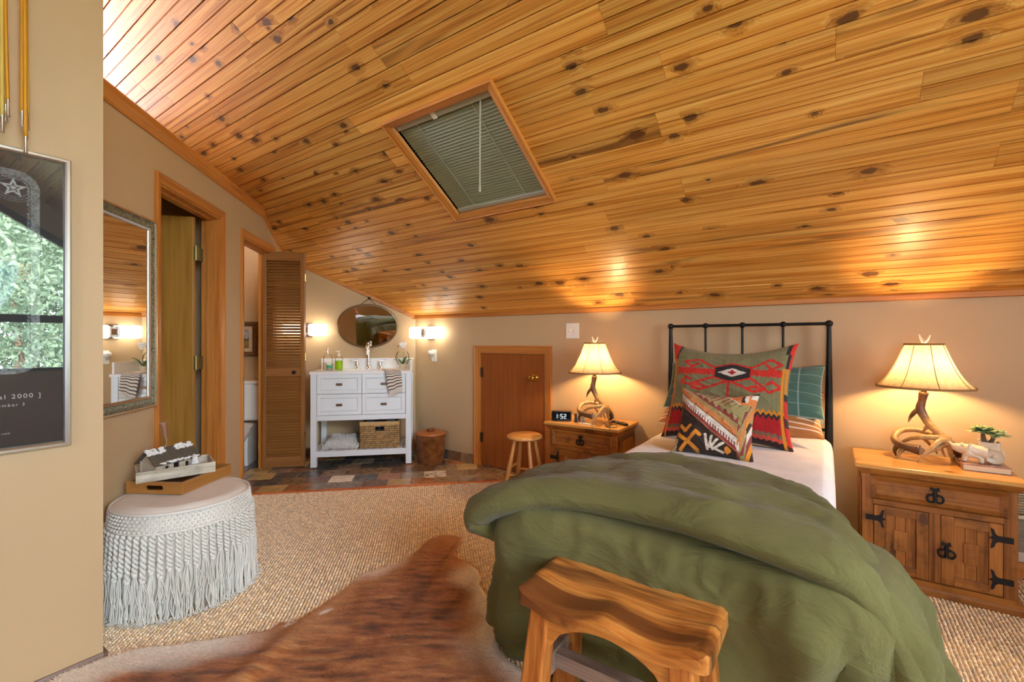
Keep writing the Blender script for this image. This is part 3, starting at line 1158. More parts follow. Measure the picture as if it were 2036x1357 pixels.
for xx in (HX0 + 0.16, HX1 - 0.16):
    skp(MB().tube([(xx, HY0 + 0.03, 0.024), (xx, HY1 - 0.02, 0.024)], 0.0016, 6).build('ladder_cord', M['headrail'], bl))
wx, wy_, = HX1 - 0.085, YR + (HY0 + 0.045) * CP
wz = roof(wy_) + 0.004
o = MB().tube([(wx, wy_, wz), (wx, wy_ - 0.004, wz - 0.45)], 0.0042, 8).tube([(wx, wy_ - 0.004, wz - 0.45), (wx, wy_ - 0.004, wz - 0.485)], [0.006, 0.007], 8).build('tilt_wand', M['headrail'], bl, smooth=60)
o.location = (0, -YR, -ZR)
bk = MB().box(-0.014, HY0 + 0.004, 0.006, 0.014, HY0 + 0.05, 0.012)
skp(bk.build('bracket', M['plastic'], bl)).location = Matrix.Rotation(-PHI, 3, 'X') @ Vector(((HX0 + HX1) / 2 - 0.05, 0, 0))

# ------------------------------------------------------------------ outside, seen in the picture glass
grass = plain('meadow', srgb(126, 126, 96), 0.9, 0, 0.3, 0.6)
kind(MB().box(3.6, -30, -3.2, 60, 40, -3.0).build('ground', grass), 'structure')
M['leafy'] = None
k = N('tree_leaf')
v = k.obj()
c = k.ramp(k.noise(v, 1.3, 3), [(0.3, srgb(88, 112, 88)), (0.6, srgb(146, 168, 138)), (0.8, srgb(200, 214, 192))])
bs = k.n('BsdfDiffuse')
k.l(c, bs.inputs[0])
k.l(bs.outputs[0], k.out.inputs[0])
M['leafy'] = k.m
M['bark'] = plain('bark', srgb(92, 76, 60), 0.9, 0, 0.3, 10, 0.4, 30)


def tree_mesh(seedv, n=15000):
    r = np.random.default_rng(seedv)
    mb = MB()
    cl = [(r.normal(0, 1.2), r.normal(0, 1.2), 1.6 + r.uniform(0, 6.6)) for _ in range(40)]
    for i in range(n):
        c = cl[r.integers(len(cl))]
        d = r.normal(0, 1, 3)
        d /= np.linalg.norm(d)
        p = np.array(c) + d * 0.95 * r.uniform(0.4, 1) ** 0.5
        a = r.normal(0, 1, 3)
        a /= np.linalg.norm(a)
        b = np.cross(a, d)
        b /= (np.linalg.norm(b) + 1e-6)
        s1, s2 = r.uniform(0.05, 0.11), r.uniform(0.025, 0.05)
        mb.add([p - a * s1, p + b * s2, p + a * s1, p - b * s2], [(0, 1, 2, 3)])
    return mb


tr_src = []
for i, (x, y, z, sc_) in enumerate([(9.6, 1.9, -2.9, 0.85), (15.5, 3.1, -2.9, 0.95), (10.5, -6.0, -2.9, 0.9), (12.0, 9.0, -2.9, 0.9), (17.0, -4.0, -2.9, 0.95)]):
    if i < 2:
        t = thing('tree', 'leafy green tree outside, mirrored in the poster glass', 'tree', group='trees outside the gable window')
        kind(tree_mesh(i).build('foliage', M['leafy'], t, recalc=False), 'stuff')
        MB().tube([(0, 0, -0.2), (0.1, 0, 2), (0, 0.1, 4), (0.1, 0, 6)], [0.2, 0.16, 0.11, 0.04], 8).build('trunk', M['bark'], t, smooth=True)
        tr_src.append(t)
    else:
        t = dup(tr_src[i % 2])
    t.location, t.rotation_euler, t.scale = (x, y, z), (0, 0, i * 1.9), (sc_,) * 3
# ------------------------------------------------------------------ bed
BX0, BX1, BYF, BYH, BZ = -0.905, 0.0, 1.46, 3.33, 0.60
HBY = 3.342
bed = thing('bed', 'black iron single bed with a tall spindle headboard against the knee wall', 'bed', (-0.464, 2.4, 0))
bo = Vector((-0.464, 2.4, 0))


def bl_(x, y, z):
    return (x - bo.x, y - bo.y, z)


for x in (-0.931, 0.003):
    mb = MB()
    prof = [(0.012, 0.0), (0.019, 0.02), (0.022, 0.5), (0.021, 0.75), (0.017, 1.0), (0.012, 1.29)]
    mb.lathe(prof, 14, bl_(x, HBY, 0))
    mb.build('headboard_post', M['black'], bed, smooth=60)
MB().tube([bl_(-0.931, HBY, 1.305), bl_(0.003, HBY, 1.305)], 0.0095, 12).build('top_rail', M['black'], bed, smooth=60)
MB().tube([bl_(-0.931, HBY, 0.66), bl_(0.003, HBY, 0.66)], 0.0095, 12).build('lower_rail', M['black'], bed, smooth=60)
for x in (-0.696, -0.467, -0.235):
    MB().lathe([(0.008, 0.66), (0.0075, 0.98), (0.0075, 1.3)], 10, bl_(x, HBY, 0)).build('spindle', M['black'], bed, smooth=60)
for x, r in ((-0.931, 0.021), (-0.696, 0.019), (-0.467, 0.019), (-0.235, 0.019), (0.003, 0.021)):
    MB().ball(bl_(x, HBY, 1.305), r, 16, 10).build('finial', M['black'], bed, smooth=True)
for x in (-0.895, -0.025):
    MB().box(x - 0.012 - bo.x, BYF + 0.06 - bo.y, 0.24, x + 0.012 - bo.x, HBY - bo.y, 0.29).build('side_rail', M['black'], bed, bevel=0.002)
for x in (-0.87, -0.05):
    MB().tube([bl_(x, BYF + 0.12, 0), bl_(x, BYF + 0.12, 0.26)], 0.016, 10).build('leg', M['black'], bed, smooth=60)
M['mattress'] = plain('mattress_ticking', srgb(228, 224, 216), 0.9)
MB().box(BX0 + 0.02 - bo.x, BYF + 0.04 - bo.y, 0.29, BX1 - 0.02 - bo.x, BYH - 0.02 - bo.y, 0.585).build('mattress', M['mattress'], bed, bevel=0.05, seg=3)

# white bedspread
k = N('white_matelasse')
v = k.obj(False)
vo = k.n('TexVoronoi')
vo.inputs['Scale'].default_value = 55
k.l(v, vo.inputs['Vector'])
M['bedspread'] = k.bsdf(k.ramp(k.noise(v, 8, 3), [(0.3, srgb(230, 226, 222)), (0.7, srgb(244, 241, 238))]), 0.9, 0, vo.outputs['Distance'], 0.5, 0.005, sheen=0.2)


def spread(u, v):
    # u across, v along
    prof = [(BX0 - 0.022, 0.22), (BX0 - 0.02, 0.40), (BX0 - 0.014, 0.55), (BX0 + 0.015, 0.603), (BX0 + 0.10, 0.617), (-0.45, 0.622), (BX1 - 0.08, 0.617), (BX1 - 0.005, 0.603), (BX1 + 0.022, 0.55), (BX1 + 0.030, 0.40), (BX1 + 0.034, 0.22)]
    x, z = poly(prof, u)
    y = lerp(1.80, 3.315, v)
    side = abs(u - 0.5) > 0.36
    wob = 0.006 * nz(x * 3, y * 5, z * 2)
    if side:
        x += (0.012 * nz(y * 6, z * 2.5, 3.0)) * (1 if u > 0.5 else -1) * smoothstep(0.6, 0.35, z)
    return (x, y, z + wob)


bsp = MB().grid(spread, 60, 60).build('bedspread', M['bedspread'], None, smooth=True)
solid(bsp, 0.012)
tag(bsp, 'white textured bedspread covering the upper half of the bed', 'bedspread')

# ------------------------------------------------------------------ pillows
def pillow(name, label, w, h, th, colfn, loc, lean, rz, m, group=None, puff=0.42, ears=0.10, res=90, sag=0.0, roll=0.0, seedv=0, colback=None):
    """square cushion standing on its lower edge; leans back by lean"""
    mb = MB()

    def shape(u, v, side):
        a, b = u * 2 - 1, v * 2 - 1
        ex = (1 - ears * (1 - abs(b) ** 2.2) * abs(a) ** 2)
        ez = (1 - ears * (1 - abs(a) ** 2.2) * abs(b) ** 2)
        x, z = a * w / 2 * ex, b * h / 2 * ez
        t = ((1 - abs(a) ** 2.6) * (1 - abs(b) ** 2.6)) ** puff
        t *= 1 + 0.10 * nz(a * 1.7 + seedv, b * 1.7, side)
        z -= sag * (1 - abs(a) ** 2) * smoothstep(-0.2, 1, b) * h
        wr = (0.009 * nz(a * 3.5 + seedv * 3, b * 3.5, side * 2) + 0.006 * (1 - abs(nz(a * 4 + b * 3 + seedv, b * 6, 3))) ** 6) * t
        return (x, side * (th / 2 * t + wr), z + h / 2)
    nres = res
    mb.grid(lambda u, v: shape(u, v, -1), nres, nres, colfn=colfn)
    mb.grid(lambda u, v: shape(u, v, 1), nres // 3, nres // 3, colfn=colback or colfn)
    o = mb.build(name, m, None, smooth=True)
    R = Matrix.Rotation(rz, 4, 'Z') @ Matrix.Rotation(roll, 4, 'Y') @ Matrix.Rotation(-lean, 4, 'X')
    o.matrix_world = Matrix.Translation(loc) @ R
    tag(o, label, 'pillow', group)
    return o


M['kilim'] = vcol('kilim_weave', 0.95, 0.5, 420, sheen=0.1, var=0.16)
M['cotton'] = vcol('pillow_cotton', 0.9, 0.25, 300, sheen=0.1, var=0.06)

GREEN_C, DK = srgb(74, 112, 100), srgb(58, 92, 82)


def check_col(u, v):
    n = 0.9 + 0.12 * nz(u * 9, v * 9)
    c = tuple(q * n for q in GREEN_C)
    fx, fy = (u * 7.0) % 1, (v * 5.2) % 1
    if fx < 0.05 or fy < 0.04:
        c = srgb(150, 176, 166)
    return c


def stripe_col(u, v):
    f = (v * 13.0 + 0.15 * nz(u * 3, v)) % 1
    return srgb(236, 224, 206) if f < 0.15 else tuple(q * (0.93 + 0.1 * nz(u * 14, v * 14)) for q in srgb(178, 118, 62))


RED, OLV, BLK, CRM, ORG = srgb(205, 48, 34), srgb(128, 124, 88), srgb(44, 40, 40), srgb(226, 216, 202), srgb(216, 138, 34)
DRED = srgb(172, 26, 30)


def seg_d(px, py, ax, ay, bx, by):
    dx, dy = bx - ax, by - ay
    t = max(0, min(1, ((px - ax) * dx + (py - ay) * dy) / (dx * dx + dy * dy)))
    return math.hypot(px - ax - t * dx, py - ay - t * dy)


# coordinates below are in a 1000 x 1000 design (x right, y down)
HOOKS = [((425, 285), (270, 180)), ((270, 180), (120, 225)), ((120, 225), (200, 290)), ((200, 290), (262, 235)),
         ((720, 285), (880, 175)), ((880, 175), (985, 250)), ((985, 250), (900, 300)), ((900, 300), (850, 240)),
         ((415, 425), (190, 530)), ((190, 530), (90, 500)), ((90, 500), (150, 430)), ((150, 430), (205, 470)),
         ((535, 480), (300, 590)), ((300, 590), (215, 560)), ((215, 560), (280, 520)), ((280, 520), (330, 550)),
         ((560, 480), (760, 590)), ((760, 590), (830, 560)), ((830, 560), (770, 525)), ((770, 525), (720, 545)),
         ((725, 425), (890, 575)), ((890, 575), (1000, 510)), ((1000, 510), (910, 450)), ((910, 450), (870, 490)),
         ((548, 470), (548, 760))]


def kilim_big(u, v):
    x, y = u * 1110 - 45, (1 - v) * 1150 - 30
    # weave: step the pattern into small blocks
    qx, qy = math.floor(x / 8) * 8 + 4, math.floor(y / 7) * 7 + 3
    n = 0.88 + 0.16 * nz(u * 60, v * 3)
    tooth = abs(((qx / 46.0) % 1) - 0.5) * 2

    def w(c):
        return tuple(q * n for q in c)
    # corner patches
    if qy < 205 and (qx < 60 - qy * 0.32 + 20):
        return w(RED if qx < 40 - qy * 0.30 + 20 else BLK)
    if qy < 285 and qx > 1000 + (20 if qy > 120 else 0):
        return w(RED if qx > 1030 + (16 if qy > 120 else 0) else BLK)
    if qx < -10 or (qx > 1035):
        if qy > 560:
            return w(RED if (int(qy / 90) % 3) else BLK)
        return w(ORG if abs(qx - (-14 if qx < 0 else 1040)) < 14 else srgb(150, 134, 90))
    if abs(qx - 1012) < 9 and qy > 285:
        return w(ORG)
    if qx < 6 and qy > 205:
        return w(ORG)
    # lower bands
    if qy > 735:
        zz = qy - (745 + 38 * tooth)
        if zz < 0:
            return w(OLV)
        if zz < 34:
            return w(ORG)
        if zz < 72:
            return w(BLK)
        z2 = qy - (985 + 18 * tooth)
        if z2 < 0:
            return w(DRED)
        if z2 < 36:
            return w(srgb(112, 98, 76))
        if z2 < 78:
            return w(srgb(206, 78, 58))
        return w(srgb(52, 34, 32))
    # hexagon medallion
    hx, hy = abs(qx - 570), abs(qy - 355)
    if hx < 160 and hy < 122 - max(0, hx - 10) * 0.42 + 22:
        if hx < 148 and hy < 122 - max(0, hx - 10) * 0.42:
            if hx / 122 + hy / 62 < 1:
                if (hx < 11 and hy < 32) or (hx < 32 and hy < 11):
                    return w(DRED)
                return w(CRM)
            return w(BLK)
        return w(RED)
    # red bar with jagged edges
    if abs(qy - 352) < 44 + 22 * tooth - 12 and (40 < qx < 1000):
        return w(RED)
    for (a, b) in HOOKS:
        if seg_d(qx, qy, *a, *b) < 15:
            return w(RED)
    return w(OLV)


MAR, ORN, SAGE, CREAM, BRN, GLD = srgb(140, 62, 56), srgb(216, 124, 62), srgb(160, 148, 96), srgb(226, 216, 198), srgb(54, 36, 28), srgb(226, 146, 42)


def kilim_small(u, v):
    x, y = u * 1000, (1 - v) * 1000
    n = 0.92 + 0.10 * nz(u * 50, v * 6)

    def w(c):
        return tuple(q * n for q in c)
    # corner, upper right
    if x + (1000 - y) > 1560 and y < 230:
        e = x + (1000 - y) - 1560
        if e < 26:
            return w(CREAM)
        if 810 < x < 900 and 40 < y < 190:
            return w(BRN if (x < 850 or y > 150) and not (860 < x) else CREAM)
        if x > 920 and y < 120:
            return w(BRN if y < 45 else CREAM)
        return w(ORN)
    # right border
    if x > 900 - 30 * math.sin(y / 150.0) and y > 480:
        s = int((x + y * 0.4) / 46) % 4
        return w((GLD, BRN, CREAM, MAR)[s])
    # long diagonal band; t runs along it, d across (positive = upper right)
    dy = y - (150 + 0.78 * x - 0.00016 * (x - 420) ** 2 * 0.6)
    if x > 800:
        dy = y - (150 + 0.78 * 800) + (x - 800) * 3.0 - 110
        dy = -abs(dy) * 0.9 - 60 if x > 830 else dy
    if dy < -330:
        return w(MAR) if (x * 0.9 + y) % 90 > 36 + (y / 6.0) else w(SAGE)
    if dy < -240:
        tooth = abs(((x / 84.0) % 1) - 0.5) * 2
        return w(SAGE if -dy - 240 > 90 * (1 - tooth) else MAR)
    if dy < -215:
        return w(MAR)
    if dy < -40:
        f = (-dy - 40) / 175.0
        f += 0.35 * nz(x / 22.0, y / 130.0)
        return w(mixc(ORN, SAGE, min(1, max(0, f * 1.2 - 0.1))))
    if dy < -26:
        return w(BRN)
    if dy < 42:
        return w(CREAM)
    if dy < 98:
        return w(CREAM if (x / 34.0) % 1 < 0.58 else MAR)
    if dy < 150:
        return w(MAR)
    if dy < 160:
        return w(ORN)
    # dark field with a gold hook figure and a white comb figure
    for a, b in (((60, 640), (150, 720)), ((150, 720), (210, 640)), ((90, 800), (200, 860)), ((200, 860), (300, 720)), ((300, 720), (350, 760)), ((120, 980), (200, 860)), ((200, 860), (330, 985)), ((40, 760), (90, 800))):
        if seg_d(x, y, *a, *b) < 25:
            return w(GLD)
    for a, b in (((420, 740), (460, 960)), ((500, 760), (480, 900)), ((570, 800), (500, 910)), ((640, 840), (520, 950)), ((480, 920), (640, 970))):
        if seg_d(x, y, *a, *b) < 17:
            return w(CREAM)
    if x < 60 and y > 830:
        return w(CREAM if (x + y) % 70 < 34 else SAGE)
    if 660 < x < 740 and abs(y - 930) < 60 - abs(x - 690):
        return w(GLD)
    return w(BRN)


pillow('striped_pillow', 'tan pillow with white stripes lying flat under the green pillows', 0.90, 0.42, 0.15, stripe_col, (-0.465, 2.965, 0.668), math.radians(58), 0.0, M['cotton'], puff=0.5, ears=0.05, res=70, seedv=1)
pillow('checked_pillow', 'green windowpane check pillow resting against the black headboard, back of the two', 0.84, 0.35, 0.13, check_col, (-0.445, 3.235, 0.71), math.radians(8), 0.0, M['cotton'], puff=0.45, ears=0.05, res=160, sag=0.08, seedv=4)
pillow('checked_pillow', 'green windowpane check pillow slumped over the striped pillow, front of the two', 0.88, 0.36, 0.14, check_col, (-0.455, 3.03, 0.765), math.radians(38), 0.0, M['cotton'], puff=0.45, ears=0.04, res=160, sag=0.10, seedv=7)
pillow('kilim_pillow', 'big red and olive kilim pillow with a black diamond medallion', 0.70, 0.63, 0.21, kilim_big, (-0.495, 2.80, 0.612), math.radians(24), math.radians(-2), M['kilim'], ears=0.12, res=260, sag=0.07, seedv=2)
pillow('kilim_pillow', 'small orange, maroon and brown kilim pillow leaning on the big one', 0.385, 0.375, 0.15, kilim_small, (-0.482, 2.44, 0.612), math.radians(30), math.radians(2), M['kilim'], ears=0.12, res=220, sag=0.06, seedv=3, roll=math.radians(2))

# ------------------------------------------------------------------ olive duvet folded over the foot of the bed
k = N('olive_linen')
v = k.obj(False)
c = k.ramp(k.noise(v, 3, 3), [(0.3, srgb(92, 88, 47)), (0.7, srgb(108, 104, 60))])
sp_ = k.n('SeparateXYZ')
k.l(v, sp_.inputs[0])
cr1 = k.noise(k.xyz(k.math('MULTIPLY', sp_.outputs[0], 4.0), k.math('MULTIPLY', sp_.outputs[1], 16.0), k.math('MULTIPLY', sp_.outputs[2], 9.0)), 1.0, 4, 0.6, 1.2)
cr2 = k.noise(v, 60, 2)
cr3 = k.noise(k.xyz(k.math('MULTIPLY', sp_.outputs[0], 7.0), k.math('MULTIPLY', sp_.outputs[1], 60.0), k.math('MULTIPLY', sp_.outputs[2], 34.0)), 1.0, 3, 0.6, 1.5)
h = k.math('MULTIPLY_ADD', cr2, 0.06, k.math('MULTIPLY_ADD', cr3, 0.18, cr1))
M['linen'] = k.bsdf(c, 0.85, 0, h, 0.6, 0.025, sheen=0.10, spec=0.25)

duv = thing('duvet', 'olive green linen duvet folded double over the foot of the bed', 'duvet', (-0.45, 1.7, 0))
do = Vector((-0.45, 1.7, 0))


def crease(x, y, z, s=1.0):
    r1 = 1 - abs(nz(x * 3.2 + 5, y * 7.5, z * 4))
    r2 = 1 - abs(nz(x * 8, y * 15 + 3, z * 9 + 4))
    return s * (0.012 * nz(x * 4.2, y * 9, z * 5) + 0.012 * r1 ** 6 + 0.008 * r2 ** 8 + 0.004 * nz(x * 20, y * 30, z * 18))


# upper, folded layer: flattened roll running across the bed and hanging down both sides
TOP = [(-1.055, 0.415), (-1.16, 0.455), (-1.165, 0.535), (-1.075, 0.605), (-0.96, 0.648), (-0.80, 0.682), (-0.55, 0.700), (-0.30, 0.698), (-0.10, 0.682), (0.03, 0.645), (0.110, 0.570), (0.165, 0.480), (0.205, 0.375), (0.232, 0.27), (0.248, 0.19)]
YF = [1.42, 1.335, 1.325, 1.34, 1.36, 1.375, 1.38, 1.375, 1.37, 1.37, 1.38, 1.40, 1.43, 1.50, 1.60]
YB = [1.74, 1.78, 1.83, 1.90, 1.97, 2.04, 2.12, 2.10, 1.99, 1.85, 1.71, 1.72, 1.80, 1.95, 2.05]


def fold(u, v):
    x, z = poly(TOP, u)
    x2, z2 = poly(TOP, min(1, u + 0.01))
    x1, z1 = poly(TOP, max(0, u - 0.01))
    t = Vector((x2 - x1, 0, z2 - z1)).normalized()
    nrm = Vector((-t.z, 0, t.x))
    yf, yb = poly([(q,) for q in YF], u)[0], poly([(q,) for q in YB], u)[0]
    end = smoothstep(0, 0.06, u) * smoothstep(1.0, 0.93, u)
    th = 0.115 * (0.45 + 0.55 * end)
    # cross-section: v runs round; the front is a fat round roll, the back thins out
    a = 2 * PI * v
    cy = 0.5 - 0.5 * math.cos(a)           # 0 front .. 1 back .. 0 front
    top = math.sin(a) >= 0
    c0 = (th * 0.9) / (yb - yf)
    if cy < c0:
        hh = math.sqrt(max(0.0, 1 - ((c0 - cy) / c0) ** 2))
    else:
        q = (cy - c0) / (1 - c0)
        hh = lerp(1, 0.42, q) * math.sqrt(max(0.0, 1 - max(0.0, (q - 0.93) / 0.07) ** 2))
    off = (0.5 * th * hh if top else -0.5 * th * hh) - 0.5 * th
    y = lerp(yf, yb, cy)
    y += 0.02 * math.sin(u * 19) * (1 - cy) + 0.02 * nz(u * 6, 2.0) * cy
    p = Vector((x, y, z)) + nrm * (off + 0.02)
    fade = smoothstep(0.0, 0.10, cy) * smoothstep(1.0, 0.95, cy)
    cr = crease(p.x, p.y, p.z)
    ridge = 0.016 * math.sin((p.y - yf) * 24 + 5 * nz(p.x * 1.7, 1.0) + 2 * nz(p.x * 5, p.y * 3)) * smoothstep(0.05, 0.3, cy) * smoothstep(1, 0.7, cy)
    p += nrm * ((cr + ridge) * fade if top else 0)
    return tuple(p - do)


fo = MB().grid(fold, 150, 64, wrapu=False)
nf = 151
fo.f.append(tuple(j * nf for j in range(65))[::-1][:-1])
fo.f.append(tuple(j * nf + 150 for j in range(65))[:-1])
fo.build('folded_layer', M['linen'], duv, smooth=True)

# lower layer: falls to the floor round the foot end
PATH = [(-0.965, 2.02), (-0.968, 1.75), (-0.955, 1.52), (-0.90, 1.425), (-0.72, 1.415), (-0.45, 1.415), (-0.22, 1.412), (-0.05, 1.41), (0.045, 1.47), (0.070, 1.54), (0.078, 1.62), (0.078, 1.72)]
FLARE = [(-0.12, 0.0), (-0.13, 0.0), (-0.14, -0.05), (-0.13, -0.045), (-0.03, 0.012), (0.0, 0.018), (0.01, 0.012), (0.05, -0.05), (0.13, -0.03), (0.19, 0.0), (0.21, 0.05), (0.21, 0.09)]


def drape(hem):
    def fn(u, v):
        x, y = poly(PATH, u)
        fx, fy = poly(FLARE, u)
        z = lerp(0.61, hem, v)
        hgt = (0.61 - z) / 0.6
        f = hgt ** 0.8
        bulge = 0.045 * math.sin(min(1, hgt * 2.2) * PI) * (1 - 0.5 * smoothstep(0.3, 0.4, u) * smoothstep(0.66, 0.56, u))
        ox, oy = poly([(-1, 0), (-1, 0), (-1, -0.2), (-0.7, -0.7), (0, -1), (0, -1), (0, -1), (0.2, -1), (0.8, -0.6), (1, -0.1), (1, 0), (1, 0)], u)
        foot = smoothstep(0.30, 0.38, u) * smoothstep(0.62, 0.54, u)
        right = smoothstep(0.55, 0.68, u)
        folds = (math.sin(u * 74 + 2.2 * nz(u * 7, hgt * 1.2)) * (0.018 + 0.016 * right) + math.sin(u * 33 + 1.0 + 1.5 * hgt) * (0.020 + 0.03 * right)) * smoothstep(0.08, 0.7, hgt) * (1 - 0.6 * foot)
        folds += 0.018 * nz(u * 9, hgt * 2.2, 3.0) * smoothstep(0.05, 0.3, hgt)
        cr = crease(x * 1.3, y * 0.8, z, 0.8)
        # the top edge tucks in under the roll
        tuck = 0.10 * (1 - smoothstep(0.0, 0.08, hgt))
        k_ = bulge + folds + cr - tuck
        return (x + fx * f + ox * k_ - do.x, y + fy * f + oy * k_ - do.y, z + 0.0)
    return fn


d0 = MB().grid(drape(0.10), 220, 60).build('lower_layer', M['linen'], duv, smooth=True)
solid(d0, 0.022, 1)


def drape_in(u, v):
    x, y, z = drape(0.012)(u, 0.55 + 0.45 * v)
    cx, cy = -0.45 - do.x, 2.0 - do.y
    s_ = 0.955
    return (cx + (x - cx) * s_, cy + (y - cy) * s_ * 0.985, z)


di = MB().grid(drape_in, 160, 16).build('underside', M['linen'], duv, smooth=True)
solid(di, 0.012, 1)
# sheet of duvet lying on the mattress below the fold
def lay(u, v):
    return (lerp(-0.93, 0.02, u) - do.x, lerp(1.43, 1.76, v) - do.y, 0.614 + 0.012 * math.sin(u * PI) - do.z)


lo = MB().grid(lay, 20, 10).build('inner_layer', M['linen'], duv, smooth=True)
solid(lo, 0.012, -1)

# ------------------------------------------------------------------ bench
M['bench'] = wood('acacia_bench', srgb(128, 66, 22), srgb(184, 112, 46), srgb(214, 150, 76), 'X', 2.4, 20, 0.34, knots=0.22, var=0.04, coat=0.3, streak=True, bstr=0.1, slo=0.46, shi=0.60)
M['benchZ'] = wood('acacia_bench_legs', srgb(120, 60, 20), srgb(170, 96, 36), srgb(198, 128, 60), 'Z', 2.2, 24, 0.36, knots=0.12, var=0.06, coat=0.25)
M['weathered'] = wood('greyed_stretcher', srgb(104, 82, 66), srgb(136, 114, 98), srgb(158, 138, 124), 'X', 2.2, 30, 0.55, var=0.08)
bx, by = -0.497, 1.262
bench = thing('bench', 'rustic saddle-seat wooden bench at the foot of the bed', 'bench', (bx, by, 0))
LX, LY = 0.272, 0.140


def seat_top(x, y):
    # saddle: dished along its length and rolled down at the front
    u = x / LX
    d = 0.010 * math.cos(u * PI / 2 * 0.98) ** 1.3
    front = 0.5 - 0.5 * y / LY
    lobes = abs(math.sin(PI * max(-1, min(1, u)))) ** 1.4
    return 0.468 - d - 0.026 * lobes * smoothstep(0.1, 1.0, front)


mb = MB()
NXs, NYs = 40, 20
ring = []


def seat_xy(u, v):
    a, b = u * 2 - 1, v * 2 - 1
    r = 0.03
    x, y = a * LX, b * LY
    ex, ey = max(0, abs(x) - (LX - r)), max(0, abs(y) - (LY - r))
    if ex > 0 and ey > 0:
        dd = math.hypot(ex, ey)
        m_ = max(ex, ey)
        if dd > 0:
            x = math.copysign(LX - r + ex * m_ / dd, x)
            y = math.copysign(LY - r + ey * m_ / dd, y)
    return x, y


def seat_t(u, v):
    x, y = seat_xy(u, v)
    ed = min(LX - abs(x), LY - abs(y))
    return (x, y, seat_top(x, y) - 0.010 * (1 - smoothstep(0, 0.014, ed)) ** 2)


mb.grid(seat_t, NXs, NYs)
b0 = len(mb.v)
mb.grid(lambda u, v: (*seat_xy(u, v), min(0.418, seat_top(*seat_xy(u, v)) - 0.034)), NXs, NYs)
W_ = NXs + 1
per = [i for i in range(W_)] + [j * W_ + NXs for j in range(1, NYs + 1)] + [NYs * W_ + i for i in range(NXs - 1, -1, -1)] + [j * W_ for j in range(NYs - 1, 0, -1)]
for i in range(len(per)):
    a, b = per[i], per[(i + 1) % len(per)]
    mb.f.append((a, b, b + b0, a + b0))
o = mb.build('seat', M['bench'], bench, smooth=45)
o['streak'] = 0.9
for sx in (-1, 1):
    for sy in (-1, 1):
        tx, ty, fx, fy = sx * 0.198, sy * 0.092, sx * 0.238, sy * 0.118
        h = 0.038
        bot = [(fx - h, fy - h, 0), (fx + h, fy - h, 0), (fx + h, fy + h, 0), (fx - h, fy + h, 0)]
        h2 = 0.030
        top = [(tx - h2, ty - h2, 0.425), (tx + h2, ty - h2, 0.425), (tx + h2, ty + h2, 0.425), (tx - h2, ty + h2, 0.425)]
        MB().hexa(bot, top).build('leg', M['benchZ'], bench, bevel=0.007)
for sy in (-1, 1):
    # arched apron with corner brackets
    pts = [(-0.205, 0.42), (-0.205, 0.318), (-0.172, 0.310)] + [(-0.16 + 0.32 * i / 14, 0.322 + 0.076 * math.sin(PI * i / 14) ** 0.55) for i in range(15)] + [(0.172, 0.310), (0.205, 0.318), (0.205, 0.42)]
    MB().prism(pts[::-1], 'Y', sy * 0.100 - 0.016, sy * 0.100 + 0.016).build('apron', M['bench'], bench, bevel=0.003)
for sx in (-1, 1):
    MB().box(sx * 0.20 - 0.016, -0.09, 0.33, sx * 0.20 + 0.016, 0.09, 0.42).build('apron', M['benchZ'], bench, bevel=0.003)
    MB().box(sx * 0.222 - 0.02, -0.10, 0.17, sx * 0.222 + 0.02, 0.10, 0.235).build('stretcher', M['weathered'], bench, bevel=0.004)
MB().box(-0.21, -0.022, 0.182, 0.21, 0.022, 0.228).build('stretcher', M['weathered'], bench, bevel=0.004)

# ------------------------------------------------------------------ nightstands
for ax in 'XYZ':
    M['ns' + ax] = wood('waxed_pine_' + ax, srgb(88, 46, 14), srgb(142, 84, 30), srgb(170, 108, 46), ax, 1.6, 24, 0.36, knots=0.14, var=0.12, coat=0.15, wear=0.45)
M['nstop'] = wood('waxed_pine_top', srgb(160, 104, 42), srgb(196, 140, 66), srgb(214, 162, 86), 'X', 1.4, 22, 0.34, knots=0.06, var=0.05, coat=0.2)


def frame_mould(mb, x0, z0, x1, z1, wd, y0, y1):
    """raised mitred moulding between the outer and inner rectangle, bevelled inwards"""
    a = [(x0, z0), (x1, z0), (x1, z1), (x0, z1)]
    b = [(x0 + wd * 0.35, z0 + wd * 0.35), (x1 - wd * 0.35, z0 + wd * 0.35), (x1 - wd * 0.35, z1 - wd * 0.35), (x0 + wd * 0.35, z1 - wd * 0.35)]
    c = [(x0 + wd, z0 + wd), (x1 - wd, z0 + wd), (x1 - wd, z1 - wd), (x0 + wd, z1 - wd)]
    for i in range(4):
        j = (i + 1) % 4
        vs = [(a[i][0], y1, a[i][1]), (a[j][0], y1, a[j][1]), (b[j][0], y0, b[j][1]), (b[i][0], y0, b[i][1]), (c[j][0], y1, c[j][1]), (c[i][0], y1, c[i][1])]
        mb.add(vs, [(0, 1, 2, 3), (3, 2, 4, 5), (0, 3, 5), (1, 4, 2), (0, 5, 4, 1)])
    return mb


def iron_pull(parent, x, y, z, s=1.0):
    mb = MB()
    mb.prism([(x + s * a, z + s * b) for a, b in [(-0.016, 0.020), (-0.006, 0.016), (-0.008, 0.004), (0.008, 0.004), (0.006, 0.016), (0.016, 0.020), (0.012, 0.034), (0, 0.028), (-0.012, 0.034)]], 'Y', y - 0.004, y)
    for sx in (-1, 1):
        mb.tube([(x + s * (sx * 0.012 + 0.013 * math.cos(t)), y - 0.009, z + s * (-0.013 + 0.015 * math.sin(t))) for t in [2 * PI * i / 14 for i in range(15)]], 0.0042 * s, 6)
    mb.tube([(x, y - 0.008, z + 0.018 * s), (x, y - 0.011, z - 0.024 * s)], 0.006 * s, 6)
    mb.build('iron_pull', M['iron'], parent, smooth=40)


